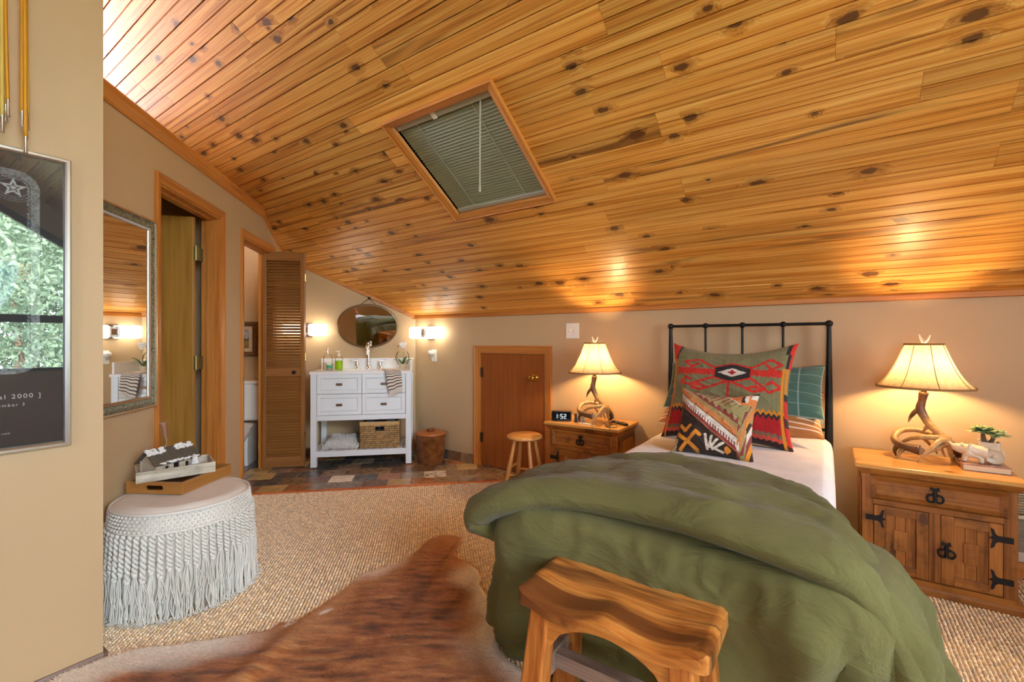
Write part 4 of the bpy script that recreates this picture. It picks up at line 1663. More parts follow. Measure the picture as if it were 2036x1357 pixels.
def strap_hinge(parent, x, z, dirx, y):
    """forked iron strap, arm on the stile and fork on the door"""
    pts = [(-0.036, 0.013), (-0.036, -0.013), (0.012, -0.013), (0.020, -0.020), (0.026, -0.040), (0.036, -0.046), (0.034, -0.030), (0.030, -0.008), (0.042, 0.0), (0.030, 0.008), (0.034, 0.030), (0.036, 0.046), (0.026, 0.040), (0.020, 0.020), (0.012, 0.013)]
    pts = [(x + dirx * a, z + b) for a, b in pts]
    if dirx < 0:
        pts = pts[::-1]
    MB().prism(pts, 'Y', y - 0.004, y).build('strap_hinge', M['iron'], parent)


def nightstand(name, label, loc, rz=0.0):
    """front faces -Y; origin at the middle of the front edge on the floor"""
    t = thing(name, label, 'nightstand', loc, rz)
    Wd, D, H = 0.60, 0.415, 0.585
    hw = Wd / 2
    bw = hw - 0.028
    mb = MB().box(-hw, -0.0, H - 0.020, hw, D, H)
    mb.build('top', M['nstop'], t, bevel=0.004)
    mb = MB()
    o = [(-hw + 0.003, 0.003), (hw - 0.003, 0.003), (hw - 0.003, D - 0.003), (-hw + 0.003, D - 0.003)]
    i_ = [(-bw - 0.004, 0.024), (bw + 0.004, 0.024), (bw + 0.004, D - 0.02), (-bw - 0.004, D - 0.02)]
    mb.hexa([(x, y, H - 0.052) for x, y in i_], [(x, y, H - 0.020) for x, y in o])
    mb.build('cornice', M['nsX'], t, bevel=0.004)
    yf = 0.030
    for sx in (-1, 1):
        MB().box(min(sx * (bw - 0.001), sx * (bw - 0.02)), yf + 0.0225, 0.046, max(sx * (bw - 0.001), sx * (bw - 0.02)), D - 0.0205, H - 0.051).build('side_panel', M['nsZ'], t)
        xa = sx * bw
        MB().box(min(xa, xa + sx * 0.004), yf + 0.05, 0.10, max(xa, xa + sx * 0.004), D - 0.07, H - 0.10).build('side_field', M['nsZ'], t, bevel=0.003)
        MB().box(min(sx * bw, sx * (bw - 0.045)), yf, 0.045, max(sx * bw, sx * (bw - 0.045)), yf + 0.022, H - 0.05).build('stile', M['nsZ'], t, bevel=0.002)
    MB().box(-bw, D - 0.02, 0.05, bw, D - 0.012, H - 0.05).build('back_panel', M['nsX'], t)
    MB().box(-bw + 0.02, yf + 0.02, 0.05, bw - 0.02, D - 0.02, 0.07).build('bottom_panel', M['nsX'], t)
    MB().box(-bw + 0.045, yf, 0.385, bw - 0.045, yf + 0.022, 0.412).build('rail', M['nsX'], t, bevel=0.002)
    # plinth
    mb = MB()
    mb.hexa([(-hw + 0.002, 0.0, 0), (hw - 0.002, 0, 0), (hw - 0.002, D, 0), (-hw + 0.002, D, 0)], [(-hw + 0.002, 0, 0.032), (hw - 0.002, 0, 0.032), (hw - 0.002, D, 0.032), (-hw + 0.002, D, 0.032)])
    mb.hexa([(-hw + 0.004, 0.002, 0.032), (hw - 0.004, 0.002, 0.032), (hw - 0.004, D - 0.002, 0.032), (-hw + 0.004, D - 0.002, 0.032)],
            [(-bw - 0.002, yf - 0.004, 0.058), (bw + 0.002, yf - 0.004, 0.058), (bw + 0.002, D - 0.02, 0.058), (-bw - 0.002, D - 0.02, 0.058)])
    mb.build('plinth', M['nsX'], t, bevel=0.003)
    # drawer
    dr = MB().box(-bw + 0.048, yf - 0.004, 0.414, bw - 0.048, yf + 0.018, 0.530).build('drawer', M['nsX'], t)
    fm = MB()
    frame_mould(fm, -bw + 0.030, 0.412, bw - 0.030, 0.532, 0.030, yf - 0.016, yf - 0.003)
    fm.build('drawer_moulding', M['nsX'], dr, smooth=20)
    iron_pull(dr, 0.0, yf - 0.006, 0.472, 1.15)
    # doors
    for sx in (-1, 1):
        x0, x1 = (-bw + 0.047, -0.022) if sx < 0 else (0.022, bw - 0.047)
        z0, z1 = 0.062, 0.383
        sw = 0.044
        d = MB().box(x0, yf - 0.002, z0, x0 + sw, yf + 0.018, z1).box(x1 - sw, yf - 0.002, z0, x1, yf + 0.018, z1).build('door', M['nsZ'], t, bevel=0.002)
        for za, zb_ in ((z0, z0 + 0.042), (z1 - 0.042, z1)):
            MB().box(x0 + sw, yf - 0.002, za, x1 - sw, yf + 0.018, zb_).build('door_rail', M['nsX'], d, bevel=0.002)
        n = 3
        pw = (x1 - x0 - 2 * sw) / n
        for i in range(n):
            a = x0 + sw + i * pw
            MB().box(a + 0.0006, yf + 0.007, z0 + 0.04, a + pw - 0.0006, yf + 0.016, z1 - 0.04).build('door_board', M['nsZ'], d, bevel=0.0012, seg=1)
        cx = (x0 + x1) / 2
        MB().box(cx - 0.026, yf + 0.000, (z0 + z1) / 2 - 0.048, cx + 0.026, yf + 0.010, (z0 + z1) / 2 + 0.048).build('raised_block', M['nsZ'], d, bevel=0.003)
        for z in (0.132, 0.318):
            strap_hinge(d, x0 + 0.004 if sx < 0 else x1 - 0.004, z, 1 if sx < 0 else -1, yf - 0.002)
        if sx > 0:
            iron_pull(d, x0 + 0.018, yf - 0.002, (z0 + z1) / 2, 1.15)
    MB().box(-0.021, yf - 0.001, 0.060, 0.021, yf + 0.02, 0.386).build('stile', M['nsZ'], t, bevel=0.002)
    return t


NS1 = (-1.487, 2.995, 0)
NS2 = (0.412, 2.872, 0)
nightstand('nightstand', 'carved pine nightstand left of the bed, holding the digital clock', NS1)
nightstand('nightstand', 'carved pine nightstand right of the bed, holding the potted succulent', NS2)
NZ = 0.585

# ------------------------------------------------------------------ antler lamps
M['antler'] = None
k = N('antler')
v = k.obj(False)
at = k.n('Attribute')
at.attribute_name = 'col'
n = k.noise(v, 60, 4, 0.6)
c = k.mix(1.0, at.outputs['Color'], k.ramp(n, [(0.3, (0.65, 0.62, 0.6)), (0.7, (1.15, 1.12, 1.1))]), 'MULTIPLY')
M['antler'] = k.bsdf(c, 0.35, 0, k.noise(v, 140, 3), 0.35, 0.004, 0.2)
# shade: cloth lit through by the bulb
k = N('lamp_shade_linen')
v = k.obj(False)
sp_ = k.n('SeparateXYZ')
k.l(v, sp_.inputs[0])
ang = k.math('ARCTAN2', sp_.outputs[1], sp_.outputs[0])
wv_ = k.xyz(k.math('MULTIPLY', ang, 8.0), k.math('MULTIPLY', sp_.outputs[2], 260.0), 0.0)
wv2 = k.xyz(k.math('MULTIPLY', ang, 60.0), k.math('MULTIPLY', sp_.outputs[2], 20.0), 0.0)
nn = k.math('MULTIPLY_ADD', k.noise(wv2, 1.0, 2), 0.4, k.math('MULTIPLY', k.noise(wv_, 1.0, 2), 0.6))
c = k.ramp(nn, [(0.35, srgb(178, 148, 104)), (0.6, srgb(216, 192, 152))])
df = k.n('BsdfDiffuse')
tl = k.n('BsdfTranslucent')
k.l(c, df.inputs[0])
k.l(c, tl.inputs[0])
mx = k.n('MixShader')
mx.inputs[0].default_value = 0.20
k.l(df.outputs[0], mx.inputs[1])
k.l(tl.outputs[0], mx.inputs[2])
k.l(mx.outputs[0], k.out.inputs[0])
M['shade'] = k.m
M['seam'] = plain('shade_trim', srgb(150, 112, 64), 0.8)
LT, DKA = srgb(196, 160, 104), srgb(92, 66, 44)


def antler(mb, pts, rads, cols, n=10, m=14):
    P = spline(pts, m)
    R = [poly([(r,) for r in rads], i / m)[0] for i in range(m + 1)]
    C = [poly(cols, i / m) for i in range(m + 1)]
    b = len(mb.v)
    mb.tube(P, [max(0.0015, r) for r in R], n)
    for i in range(m + 1):
        mb.c.extend([C[i]] * n)
    # knobbly surface
    for q in range(b, len(mb.v)):
        x, y, z = mb.v[q]
        d = 0.0016 * nz(x * 70, y * 70, z * 70)
        mb.v[q] = (x + d, y + d * 0.5, z - d)
    return mb


def antler_lamp(label, loc, rz):
    t = thing('antler_lamp', label, 'lamp', loc, rz)
    def P(px, py, y=0.0):
        return ((px - 495) * 0.000786, y, (868 - py) * 0.000786 + 0.004)
    mb = MB()
    antler(mb, [P(487, 430), P(478, 490), P(470, 545), P(492, 600), P(520, 645, -0.01), P(565, 690, -0.02), P(606, 730, -0.02), P(612, 790, -0.01), P(622, 866, 0.02)],
           [0.021, 0.017, 0.020, 0.018, 0.018, 0.016, 0.015, 0.011, 0.004], [DKA, DKA, DKA, mixc(DKA, LT, 0.4), LT, LT, LT, LT, LT], 10, 26)
    antler(mb, [P(468, 545), P(440, 570), P(420, 605), P(408, 640)], [0.016, 0.011, 0.008, 0.002], [DKA, DKA, DKA, LT], 8, 8)
    antler(mb, [P(518, 640, -0.005), P(500, 665, 0.01), P(480, 700, 0.03)], [0.015, 0.010, 0.003], [mixc(DKA, LT, 0.6), LT, LT], 8, 6)
    antler(mb, [P(545, 680, 0.0), P(540, 730, 0.04), P(560, 790, 0.07), P(585, 864, 0.085)], [0.013, 0.010, 0.008, 0.003], [LT, LT, LT, LT], 8, 8)
    mb.build('antler', M['antler'], t, smooth=True)
    mb = MB()
    antler(mb, [P(478, 800, -0.085), P(430, 795, -0.08), P(370, 785, -0.06), P(338, 750, -0.02), P(362, 712, 0.03), P(430, 696, 0.06), P(520, 712, 0.06), P(590, 740, 0.02)],
           [0.026, 0.021, 0.019, 0.017, 0.015, 0.014, 0.012, 0.009], [DKA, DKA, DKA, mixc(DKA, LT, 0.7), LT, LT, LT, LT], 10, 24)
    antler(mb, [P(365, 790, -0.06), P(345, 830, -0.05), P(352, 866, -0.05)], [0.014, 0.009, 0.004], [DKA, DKA, DKA], 8, 6)
    antler(mb, [P(400, 797, -0.07), P(378, 830, -0.09), P(368, 866, -0.10)], [0.012, 0.009, 0.003], [DKA, mixc(DKA, LT, .5), LT], 8, 6)
    mb.build('antler', M['antler'], t, smooth=True)
    mb = MB()
    antler(mb, [P(612, 735, -0.02), P(575, 725, -0.06), P(540, 765, -0.10), P(505, 815, -0.12), P(468, 866, -0.13)], [0.015, 0.014, 0.012, 0.009, 0.003], [LT] * 5, 10, 16)
    antler(mb, [P(610, 720, -0.01), P(560, 712, -0.05), P(490, 716, -0.07), P(425, 738, -0.05), P(368, 788, -0.02)], [0.014, 0.014, 0.013, 0.011, 0.005], [LT] * 5, 10, 16)
    antler(mb, [P(606, 735, -0.02), P(570, 772, -0.05), P(520, 805, -0.05), P(452, 838, 0.0)], [0.013, 0.012, 0.010, 0.003], [LT] * 4, 8, 12)
    antler(mb, [P(612, 735, 0.0), P(630, 790, 0.03), P(648, 830, 0.05), P(618, 868, 0.06)], [0.015, 0.020, 0.016, 0.006], [LT, DKA, DKA, DKA], 8, 10)
    antler(mb, [P(470, 735, 0.05), P(500, 780, 0.09), P(545, 850, 0.10)], [0.010, 0.008, 0.003], [LT, LT, DKA], 8, 8)
    mb.build('antler', M['antler'], t, smooth=True)
    MB().lathe([(0.018, 0), (0.0205, 0.002), (0.017, 0.006), (0.0, 0.006)], 14).rot(Matrix.Rotation(PI / 2, 3, 'X')).build('sawn_end', plain('sawn_antler', srgb(176, 158, 140), 0.7), t, smooth=40, loc=P(478, 800, -0.088))
    MB().lathe([(0.013, 0.345), (0.0135, 0.40), (0.017, 0.404), (0.017, 0.43)], 14, (-0.006, 0, 0)).build('socket', M['brass'], t, smooth=50)
    bz = 0.475
    MB().ball((-0.006, 0, bz), (0.026, 0.026, 0.036), 14, 10).build('bulb', M['bulb_glow'], t, smooth=True)
    # bell shade, eight softly bulging panels
    sb, stp = 0.376, 0.598
    prof = [(0.197, sb), (0.176, sb + 0.018), (0.149, sb + 0.055), (0.126, sb + 0.100), (0.107, sb + 0.145), (0.091, sb + 0.190), (0.0795, stp)]
    npn = 8

    def sh(u, v):
        r, z = poly(prof, v)
        a = 2 * PI * u
        sc = 1 - 0.012 * abs(math.cos(a * npn / 2))
        return (-0.006 + r * sc * math.cos(a), r * sc * math.sin(a), z)
    s = MB().grid(sh, 64, 16, wrapu=True).build('lamp_shade', M['shade'], t, smooth=True)
    for i in range(npn):
        a = 2 * PI * (i + 0.5) / npn
        MB().tube([(-0.006 + (poly(prof, q / 10)[0] + 0.0005) * math.cos(a), (poly(prof, q / 10)[0] + 0.0005) * math.sin(a), poly(prof, q / 10)[1]) for q in range(11)], 0.0018, 5).build('seam', M['seam'], s)
    for r, z in ((0.197, sb), (0.0795, stp)):
        mb = MB()
        mb.lathe([(r - 0.002, z - 0.005), (r + 0.0015, z - 0.005), (r + 0.0015, z + 0.006), (r - 0.002, z + 0.006), (r - 0.002, z - 0.005)], 48, (-0.006, 0, 0), cap=False)
        mb.build('shade_rim', M['seam'], s, smooth=40)
    mb = MB()
    for a in (0, 2 * PI / 3, 4 * PI / 3):
        mb.tube([(-0.006, 0, stp - 0.012), (-0.006 + 0.079 * math.cos(a), 0.079 * math.sin(a), stp)], 0.0016, 5)
    mb.tube([(-0.006, 0.03, 0.43), (-0.006, 0.038, 0.50), (-0.006, 0.02, stp - 0.012), (-0.006, -0.02, stp - 0.012), (-0.006, -0.038, 0.50), (-0.006, -0.03, 0.43)], 0.0016, 5)
    mb.build('harp', M['brass'], t)
    mb = MB()
    mb.tube([(-0.006, 0, stp - 0.014), (-0.006, 0, stp + 0.012)], 0.006, 8)
    antler(MB(), [(0, 0, 0), (0, 0, 1)], [1, 1], [LT, LT])
    mb.tube([(-0.006, 0, stp + 0.008), (-0.017, 0, stp + 0.03), (-0.024, 0, stp + 0.052)], [0.008, 0.006, 0.003], 8)
    mb.tube([(-0.006, 0, stp + 0.008), (0.010, 0, stp + 0.026), (0.018, 0, stp + 0.048)], [0.008, 0.0055, 0.003], 8)
    mb.build('finial', plain('bone_finial', srgb(236, 218, 190), 0.4), t, smooth=60)
    return t


antler_lamp('lit antler table lamp on the nightstand beside the attic door', (-1.455, 3.205, NZ), math.radians(20))
antler_lamp('lit antler table lamp on the nightstand beside the potted succulent', (0.415, 3.175, NZ), math.radians(-12))
# ------------------------------------------------------------------ vanity
VW, VV = -0.640, 4.515
van = thing('vanity', 'white bathroom vanity with four panelled drawers and open slatted shelf', 'vanity', W2(VW, VV), PI / 4)
HW, DP = 0.461, 0.476
lw_ = 0.054
for sx in (-1, 1):
    for y0 in (0.0, DP - lw_):
        x0 = sx * HW if sx < 0 else HW - lw_
        l = MB().box(x0, y0, 0.014, x0 + lw_, y0 + lw_, 0.886).build('leg', M['white'], van, bevel=0.003)
        MB().lathe([(0.014, 0), (0.016, 0.014)], 10, (x0 + lw_ / 2, y0 + lw_ / 2, 0)).build('foot_pad', M['blackplastic'], l)
    x0 = -HW + 0.008 if sx < 0 else HW - 0.020
    MB().box(x0, lw_, 0.45, x0 + 0.012, DP - lw_, 0.886).build('side_panel', M['white'], van)
    MB().box(x0, lw_, 0.108, x0 + 0.030 * 1, DP - lw_, 0.162).build('side_rail', M['white'], van) if sx < 0 else MB().box(HW - 0.038, lw_, 0.108, HW - 0.008, DP - lw_, 0.162).build('side_rail', M['white'], van)
MB().box(-HW + lw_, 0.004, 0.449, HW - lw_, 0.024, 0.497).build('rail', M['white'], van, bevel=0.002)
MB().box(-HW + lw_, 0.004, 0.108, HW - lw_, 0.024, 0.162).build('rail', M['white'], van, bevel=0.002)
MB().box(-HW + lw_, DP - 0.03, 0.108, HW - lw_, DP - 0.01, 0.162).build('rail', M['white'], van, bevel=0.002)
MB().box(-HW + 0.02, 0.03, 0.449, HW - 0.02, DP - 0.01, 0.462).build('bottom_panel', M['white'], van)
MB().box(-HW + 0.02, DP - 0.022, 0.46, HW - 0.02, DP - 0.010, 0.886).build('back_panel', M['white'], van)
src = None
ns_ = 13
for i in range(ns_):
    x0 = -HW + 0.010 + i * (2 * HW - 0.020) / ns_
    if src is None:
        src = MB().box(0, 0.026, 0.150, (2 * HW - 0.020) / ns_ - 0.008, DP - 0.032, 0.163).build('shelf_slat', M['white'], van, loc=(x0, 0, 0))
    else:
        s_ = src.copy()
        COL.objects.link(s_)
        s_.location = (x0, 0, 0)
for (x0, x1) in ((-HW + lw_ + 0.004, -0.002), (0.002, HW - lw_ - 0.004)):
    for (z0, z1) in ((0.5005, 0.697), (0.701, 0.884)):
        mb = MB().box(x0, 0.010, z0, x1, 0.030, z1)
        d = mb.build('drawer', M['white'], van)
        fm = MB()
        sw = 0.032
        fm.box(x0, 0.002, z0, x0 + sw, 0.012, z1).box(x1 - sw, 0.002, z0, x1, 0.012, z1).box(x0 + sw, 0.002, z0, x1 - sw, 0.012, z0 + sw).box(x0 + sw, 0.002, z1 - sw, x1 - sw, 0.012, z1)
        fm.build('drawer_frame', M['white'], d, bevel=0.0015)
        fm = MB()
        frame_mould(fm, x0 + sw, z0 + sw, x1 - sw, z1 - sw, 0.014, 0.004, 0.011)
        fm.build('drawer_bead', M['white'], d, smooth=20)
        cx, cz = (x0 + x1) / 2, (z0 + z1) / 2 - 0.002
        MB().box(cx - 0.027, -0.014, cz - 0.011, cx + 0.027, -0.006, cz + 0.011).box(cx - 0.02, -0.008, cz - 0.004, cx - 0.012, 0.011, cz + 0.004).box(cx + 0.012, -0.008, cz - 0.004, cx + 0.02, 0.011, cz + 0.004).build('drawer_pull', M['bronze'], d, bevel=0.002)
# counter with an undermounted basin
CT = 0.912
ct = MB()
NB = 40
rim = [(0.215 * math.cos(2 * PI * i / NB), 0.215 + 0.140 * math.sin(2 * PI * i / NB)) for i in range(NB)]
outer = []
for i in range(NB):
    a = 2 * PI * i / NB
    c_, s_ = math.cos(a), math.sin(a)
    t = min(0.466 / abs(c_) if abs(c_) > 1e-6 else 9, ((DP + 0.001 - 0.215) if s_ > 0 else 0.229) / abs(s_) if abs(s_) > 1e-6 else 9)
    outer.append((c_ * t, 0.215 + s_ * t))
corners = [(0.466, DP + 0.001), (-0.466, DP + 0.001), (-0.466, -0.014), (0.466, -0.014)]
for c in corners:
    j = min(range(NB), key=lambda i: (outer[i][0] - c[0]) ** 2 + (outer[i][1] - c[1]) ** 2)
    outer[j] = c
vs = [(x, y, CT) for x, y in outer] + [(x, y, CT) for x, y in rim] + [(x, y, CT - 0.026) for x, y in outer] + [(x, y, CT - 0.026) for x, y in rim]
fs = []
for i in range(NB):
    j = (i + 1) % NB
    fs += [(i, j, NB + j, NB + i), (2 * NB + i, 3 * NB + i, 3 * NB + j, 2 * NB + j), (i, 2 * NB + i, 2 * NB + j, j), (NB + i, NB + j, 3 * NB + j, 3 * NB + i)]
ct.add(vs, fs)
ctop = ct.build('countertop', M['quartz'], van)
MB().box(-0.466, DP - 0.020, CT, 0.466, DP, CT + 0.108).build('backsplash', M['quartz'], van, bevel=0.002)
MB().box(0.448, 0.02, CT, 0.466, DP - 0.020, CT + 0.100).build('side_splash', M['quartz'], van, bevel=0.002)
MB().grid(lambda u, v: (0.218 * math.cos(2 * PI * u) * (1 - v) ** 0.4, 0.215 + 0.143 * math.sin(2 * PI * u) * (1 - v) ** 0.4, CT - 0.026 - 0.12 * (1 - (1 - v) ** 1.6)), 40, 10, wrapu=True).build('basin', M['ceramic'], van, smooth=True)

# faucet: spout and two lever handles, one fixture
fa = thing('faucet', 'tall polished nickel faucet with two lever handles on the white vanity', 'faucet', W2(VW + 0.010, VV + 0.415, CT), PI / 4)
mb = MB().lathe([(0.028, 0), (0.028, 0.006), (0.020, 0.014), (0.015, 0.03), (0.0135, 0.06)], 16)
arc = [(0, 0, 0.05), (0, 0, 0.20)] + [(-0.0, -0.055 + 0.055 * math.cos(t), 0.205 + 0.055 * math.sin(t)) for t in [PI * i / 10 for i in range(11)]] + [(0, -0.112, 0.150)]
mb.tube(arc, [0.0135] * 12 + [0.013, 0.012], 12)
mb.build('spout', M['chrome'], fa, smooth=60)
for sx in (-1, 1):
    h = MB().lathe([(0.027, 0), (0.027, 0.005), (0.018, 0.014), (0.014, 0.04), (0.013, 0.07), (0.011, 0.078)], 16, (sx * 0.115, 0, 0)).build('handle_base', M['chrome'], fa, smooth=50)
    MB().box(min(sx * 0.105, sx * 0.185), -0.008, 0.078, max(sx * 0.105, sx * 0.185), 0.008, 0.09).build('lever', M['chrome'], h, bevel=0.003)

# things on the vanity
def vat(w, v):
    return W2(w, v, CT)


sb = thing('soap_bottle', 'tall clear glass soap bottle with steel pump on the vanity', 'bottle', vat(-1.005, 4.80), PI / 4)
MB().lathe([(0.0, 0), (0.040, 0.0), (0.042, 0.01), (0.042, 0.125), (0.034, 0.142), (0.014, 0.155), (0.012, 0.168)], 20).build('bottle', M['clearglass'], sb, smooth=40)
k = N('clear_soap')
MB().lathe([(0.0, 0.004), (0.037, 0.004), (0.038, 0.075), (0.0, 0.075)], 18).build('liquid', plain('pale_soap', srgb(226, 224, 206), 0.2), sb, smooth=40)
MB().lathe([(0.013, 0.162), (0.013, 0.178), (0.005, 0.182), (0.005, 0.205), (0.008, 0.206), (0.008, 0.214), (0, 0.214)], 12).tube([(0, 0, 0.21), (-0.01, -0.02, 0.211), (-0.014, -0.032, 0.206)], 0.004, 8).build('pump', M['chrome'], sb, smooth=50)
gb = thing('soap_bottle', 'bottle of bright green hand soap with white pump', 'bottle', vat(-0.905, 4.83), PI / 4)
MB().lathe([(0.0, 0), (0.036, 0.0), (0.037, 0.008), (0.037, 0.115), (0.030, 0.128), (0.013, 0.136), (0.013, 0.142)], 20).build('bottle', M['clearglass'], gb, smooth=40)
MB().lathe([(0.0, 0.003), (0.0335, 0.003), (0.0345, 0.09), (0.0, 0.09)], 18).build('liquid', plain('green_soap', srgb(160, 205, 20), 0.15), gb, smooth=40)
MB().lathe([(0.015, 0.138), (0.015, 0.153), (0.005, 0.157), (0.005, 0.178), (0.013, 0.180), (0.013, 0.187), (0, 0.187)], 12).tube([(0, 0, 0.184), (-0.02, -0.022, 0.186), (-0.026, -0.028, 0.181)], 0.005, 8).build('pump', M['plastic'], gb, smooth=50)
cu = thing('tumbler', 'small clear tumbler with a teal pattern in front of the soap bottles', 'glass', vat(-0.965, 4.685), PI / 4)
MB().lathe([(0.0, 0), (0.026, 0.0), (0.032, 0.068), (0.030, 0.068), (0.025, 0.004), (0, 0.004)], 18).build('glass_body', M['clearglass'], cu, smooth=40)
MB().lathe([(0.0, 0.02), (0.020, 0.02), (0.026, 0.052), (0.0, 0.052)], 6).build('teal_print', plain('teal_print', srgb(70, 176, 140), 0.4), cu)

# orchid and glass globe
orp = thing('orchid', 'white orchid in a small cream pot on the vanity corner', 'plant', vat(-0.275, 4.80), PI / 4)
MB().lathe([(0.0, 0), (0.026, 0.0), (0.034, 0.03), (0.034, 0.052), (0.030, 0.054), (0.030, 0.046), (0, 0.046)], 18).build('pot', plain('cream_pot', srgb(214, 204, 180), 0.5), orp, smooth=40)
mb = MB()
for a, ln, tl_ in ((0.3, 0.10, 0.6), (2.6, 0.11, 0.5), (3.8, 0.09, 0.8), (5.2, 0.10, 0.9), (1.4, 0.08, 0.7)):
    pts = [(0, 0, 0.045), (math.cos(a) * ln * 0.5, math.sin(a) * ln * 0.5, 0.045 + ln * tl_ * 0.7), (math.cos(a) * ln, math.sin(a) * ln, 0.045 + ln * tl_ * 0.95)]
    P = spline(pts, 8)
    w_ = [0.013 * math.sin(PI * (0.12 + 0.86 * i / 8)) for i in range(9)]
    n_ = Vector((-math.sin(a), math.cos(a), 0))
    vs = []
    for p, q in zip(P, w_):
        p = Vector(p)
        vs += [p - n_ * q + Vector((0, 0, 0.004)), p, p + n_ * q + Vector((0, 0, 0.004))]
    fs = []
    for i in range(8):
        fs += [(i * 3, i * 3 + 1, i * 3 + 4, i * 3 + 3), (i * 3 + 1, i * 3 + 2, i * 3 + 5, i * 3 + 4)]
    mb.add(vs, fs)
o = mb.build('leaves', plain('orchid_leaf', srgb(86, 112, 56), 0.4), orp, smooth=True)
solid(o, 0.002, 0)
MB().tube(spline([(0, 0, 0.045), (0.008, 0, 0.13), (0.004, -0.01, 0.21), (-0.02, -0.02, 0.245), (-0.05, -0.02, 0.235)], 14), 0.002, 6).build('stem', plain('orchid_stem', srgb(120, 130, 70), 0.5), orp, smooth=True)
petal = plain('orchid_petal', srgb(240, 238, 230), 0.6)
for (x, y, z) in ((0.006, -0.018, 0.232), (-0.016, -0.03, 0.252), (0.014, -0.02, 0.256)):
    mb = MB()
    for i in range(5):
        a = 2 * PI * i / 5 + 0.3
        mb.ball((x + 0.013 * math.cos(a), y, z + 0.013 * math.sin(a)), (0.012, 0.003, 0.012), 8, 5)
    mb.build('flower', petal, orp, smooth=True)
mb = MB()
for x, z in ((-0.045, 0.240), (-0.048, 0.226), (-0.028, 0.236)):
    mb.ball((x, -0.02, z), 0.005, 8, 5)
mb.build('bud', plain('orchid_bud', srgb(80, 66, 50), 0.5), orp, smooth=True)
gl_ = thing('glass_globe', 'round clear glass globe vase behind the orchid', 'vase', vat(-0.285, 4.905), PI / 4)
MB().lathe([(0.0, 0), (0.036, 0.0), (0.018, 0.006), (0.012, 0.018), (0.02, 0.03), (0.05, 0.05), (0.068, 0.085), (0.071, 0.12), (0.062, 0.155), (0.045, 0.178), (0.043, 0.178), (0.06, 0.155), (0.069, 0.12), (0.066, 0.086), (0.049, 0.053), (0.0, 0.032)], 28).build('globe', M['clearglass'], gl_, smooth=50)

# striped hand towel draped over the counter edge
def towel_path(t):
    # y (towards wall) and z along the drape, t 0 back .. 1 hem
    L = [(0.14, CT + 0.010), (0.07, CT + 0.010), (0.01, CT + 0.009), (-0.020, CT + 0.004), (-0.030, CT - 0.02), (-0.031, CT - 0.08), (-0.030, CT - 0.150)]
    return poly(L, t)


def towel_fn(u, v):
    y, z = towel_path(v)
    x = 0.165 + 0.185 * u + 0.06 * v * (1 - u) + 0.028 * v
    sag = -0.055 * (1 - u) * smoothstep(0.5, 1, v)
    return (x, y - 0.004 * math.sin(u * 9) * smoothstep(0.4, 1, v), z + 0.003 * math.sin(u * 12) + sag)


def towel_col(u, v):
    return srgb(96, 84, 76) if v > 0.36 and (v * 17) % 1 < 0.42 else srgb(232, 222, 208)


tw = thing('hand_towel', 'cream hand towel with dark stripes and fringe over the counter edge', 'towel', W2(VW, VV), PI / 4)
M['towel'] = vcol('striped_towel', 0.95, 0.4, 400)
o = MB().grid(towel_fn, 24, 120, colfn=towel_col).build('towel_cloth', M['towel'], tw, smooth=True)
solid(o, 0.005, 1)
mb = MB()
r_ = random.Random(3)
for i in range(34):
    x, y, z = towel_fn((i + 0.5) / 34, 1.0)
    ln = 0.05 + r_.uniform(-0.01, 0.012)
    mb.tube([(x, y, z + 0.004), (x + r_.uniform(-.004, .004), y - 0.002, z - ln * 0.5), (x + r_.uniform(-.008, .008), y - 0.001, z - ln)], 0.0018, 4)
kind(mb.build('fringe', plain('towel_fringe', srgb(226, 218, 204), 0.95), tw), 'stuff')

# ------------------------------------------------------------------ shelf of the vanity
SZ = 0.163
bk_ = thing('wicker_basket', 'square woven seagrass basket on the vanity shelf', 'basket', W2(VW + 0.158, VV + 0.055, SZ), PI / 4)
M['seagrass'] = vcol('seagrass', 0.85, 0.5, 300, var=0.22)
BWd, BD, BH = 0.178, 0.30, 0.248


def rope(mb, p0, p1, r, pitch=0.02, ph=0.0, n=None):
    """plaited strand: row of overlapping slanted lumps"""
    p0, p1 = Vector(p0), Vector(p1)
    L = (p1 - p0).length
    m_ = n or max(2, int(L / pitch))
    d = (p1 - p0).normalized()
    for i in range(m_):
        c = p0 + d * L * (i + 0.5 + ph) / m_
        up = Vector((0, 0, 1))
        a, b = c - d * pitch * 0.62 - up * r * 0.55, c + d * pitch * 0.62 + up * r * 0.55
        base = srgb(196, 158, 104)
        f = random.uniform(0.72, 1.12)
        mb.tube([a, c, b], [r * 0.35, r * 0.75, r * 0.35], 5, col=tuple(q * f for q in base))


mb = MB()
rows_ = 11
for i in range(rows_):
    z = 0.012 + i * (BH - 0.046) / (rows_ - 1)
    rr = 0.0125
    ph = 0.5 if i % 2 else 0.0
    for y in (0.0, BD):
        if y == 0.0 and i in (rows_ - 2, rows_ - 3):
            rope(mb, (-BWd, y, z), (-0.042, y, z), rr)
            rope(mb, (0.042, y, z), (BWd, y, z), rr)
        else:
            rope(mb, (-BWd, y, z), (BWd, y, z), rr, ph=ph * 0.4)
    for x in (-BWd, BWd):
        rope(mb, (x, 0.0, z), (x, BD, z), rr, ph=ph * 0.4)
kind(mb.build('weave', M['seagrass'], bk_, smooth=True), 'stuff')
mb = MB()
c0 = srgb(204, 166, 110)
for y in (0, BD):
    mb.box(-BWd - 0.008, y - 0.010, BH - 0.028, BWd + 0.008, y + 0.010, BH + 0.008, c0)
for x in (-BWd, BWd):
    mb.box(x - 0.009, -0.004, BH - 0.028, x + 0.009, BD + 0.004, BH + 0.008, c0)
mb.build('rim', M['seagrass'], bk_, bevel=0.005)
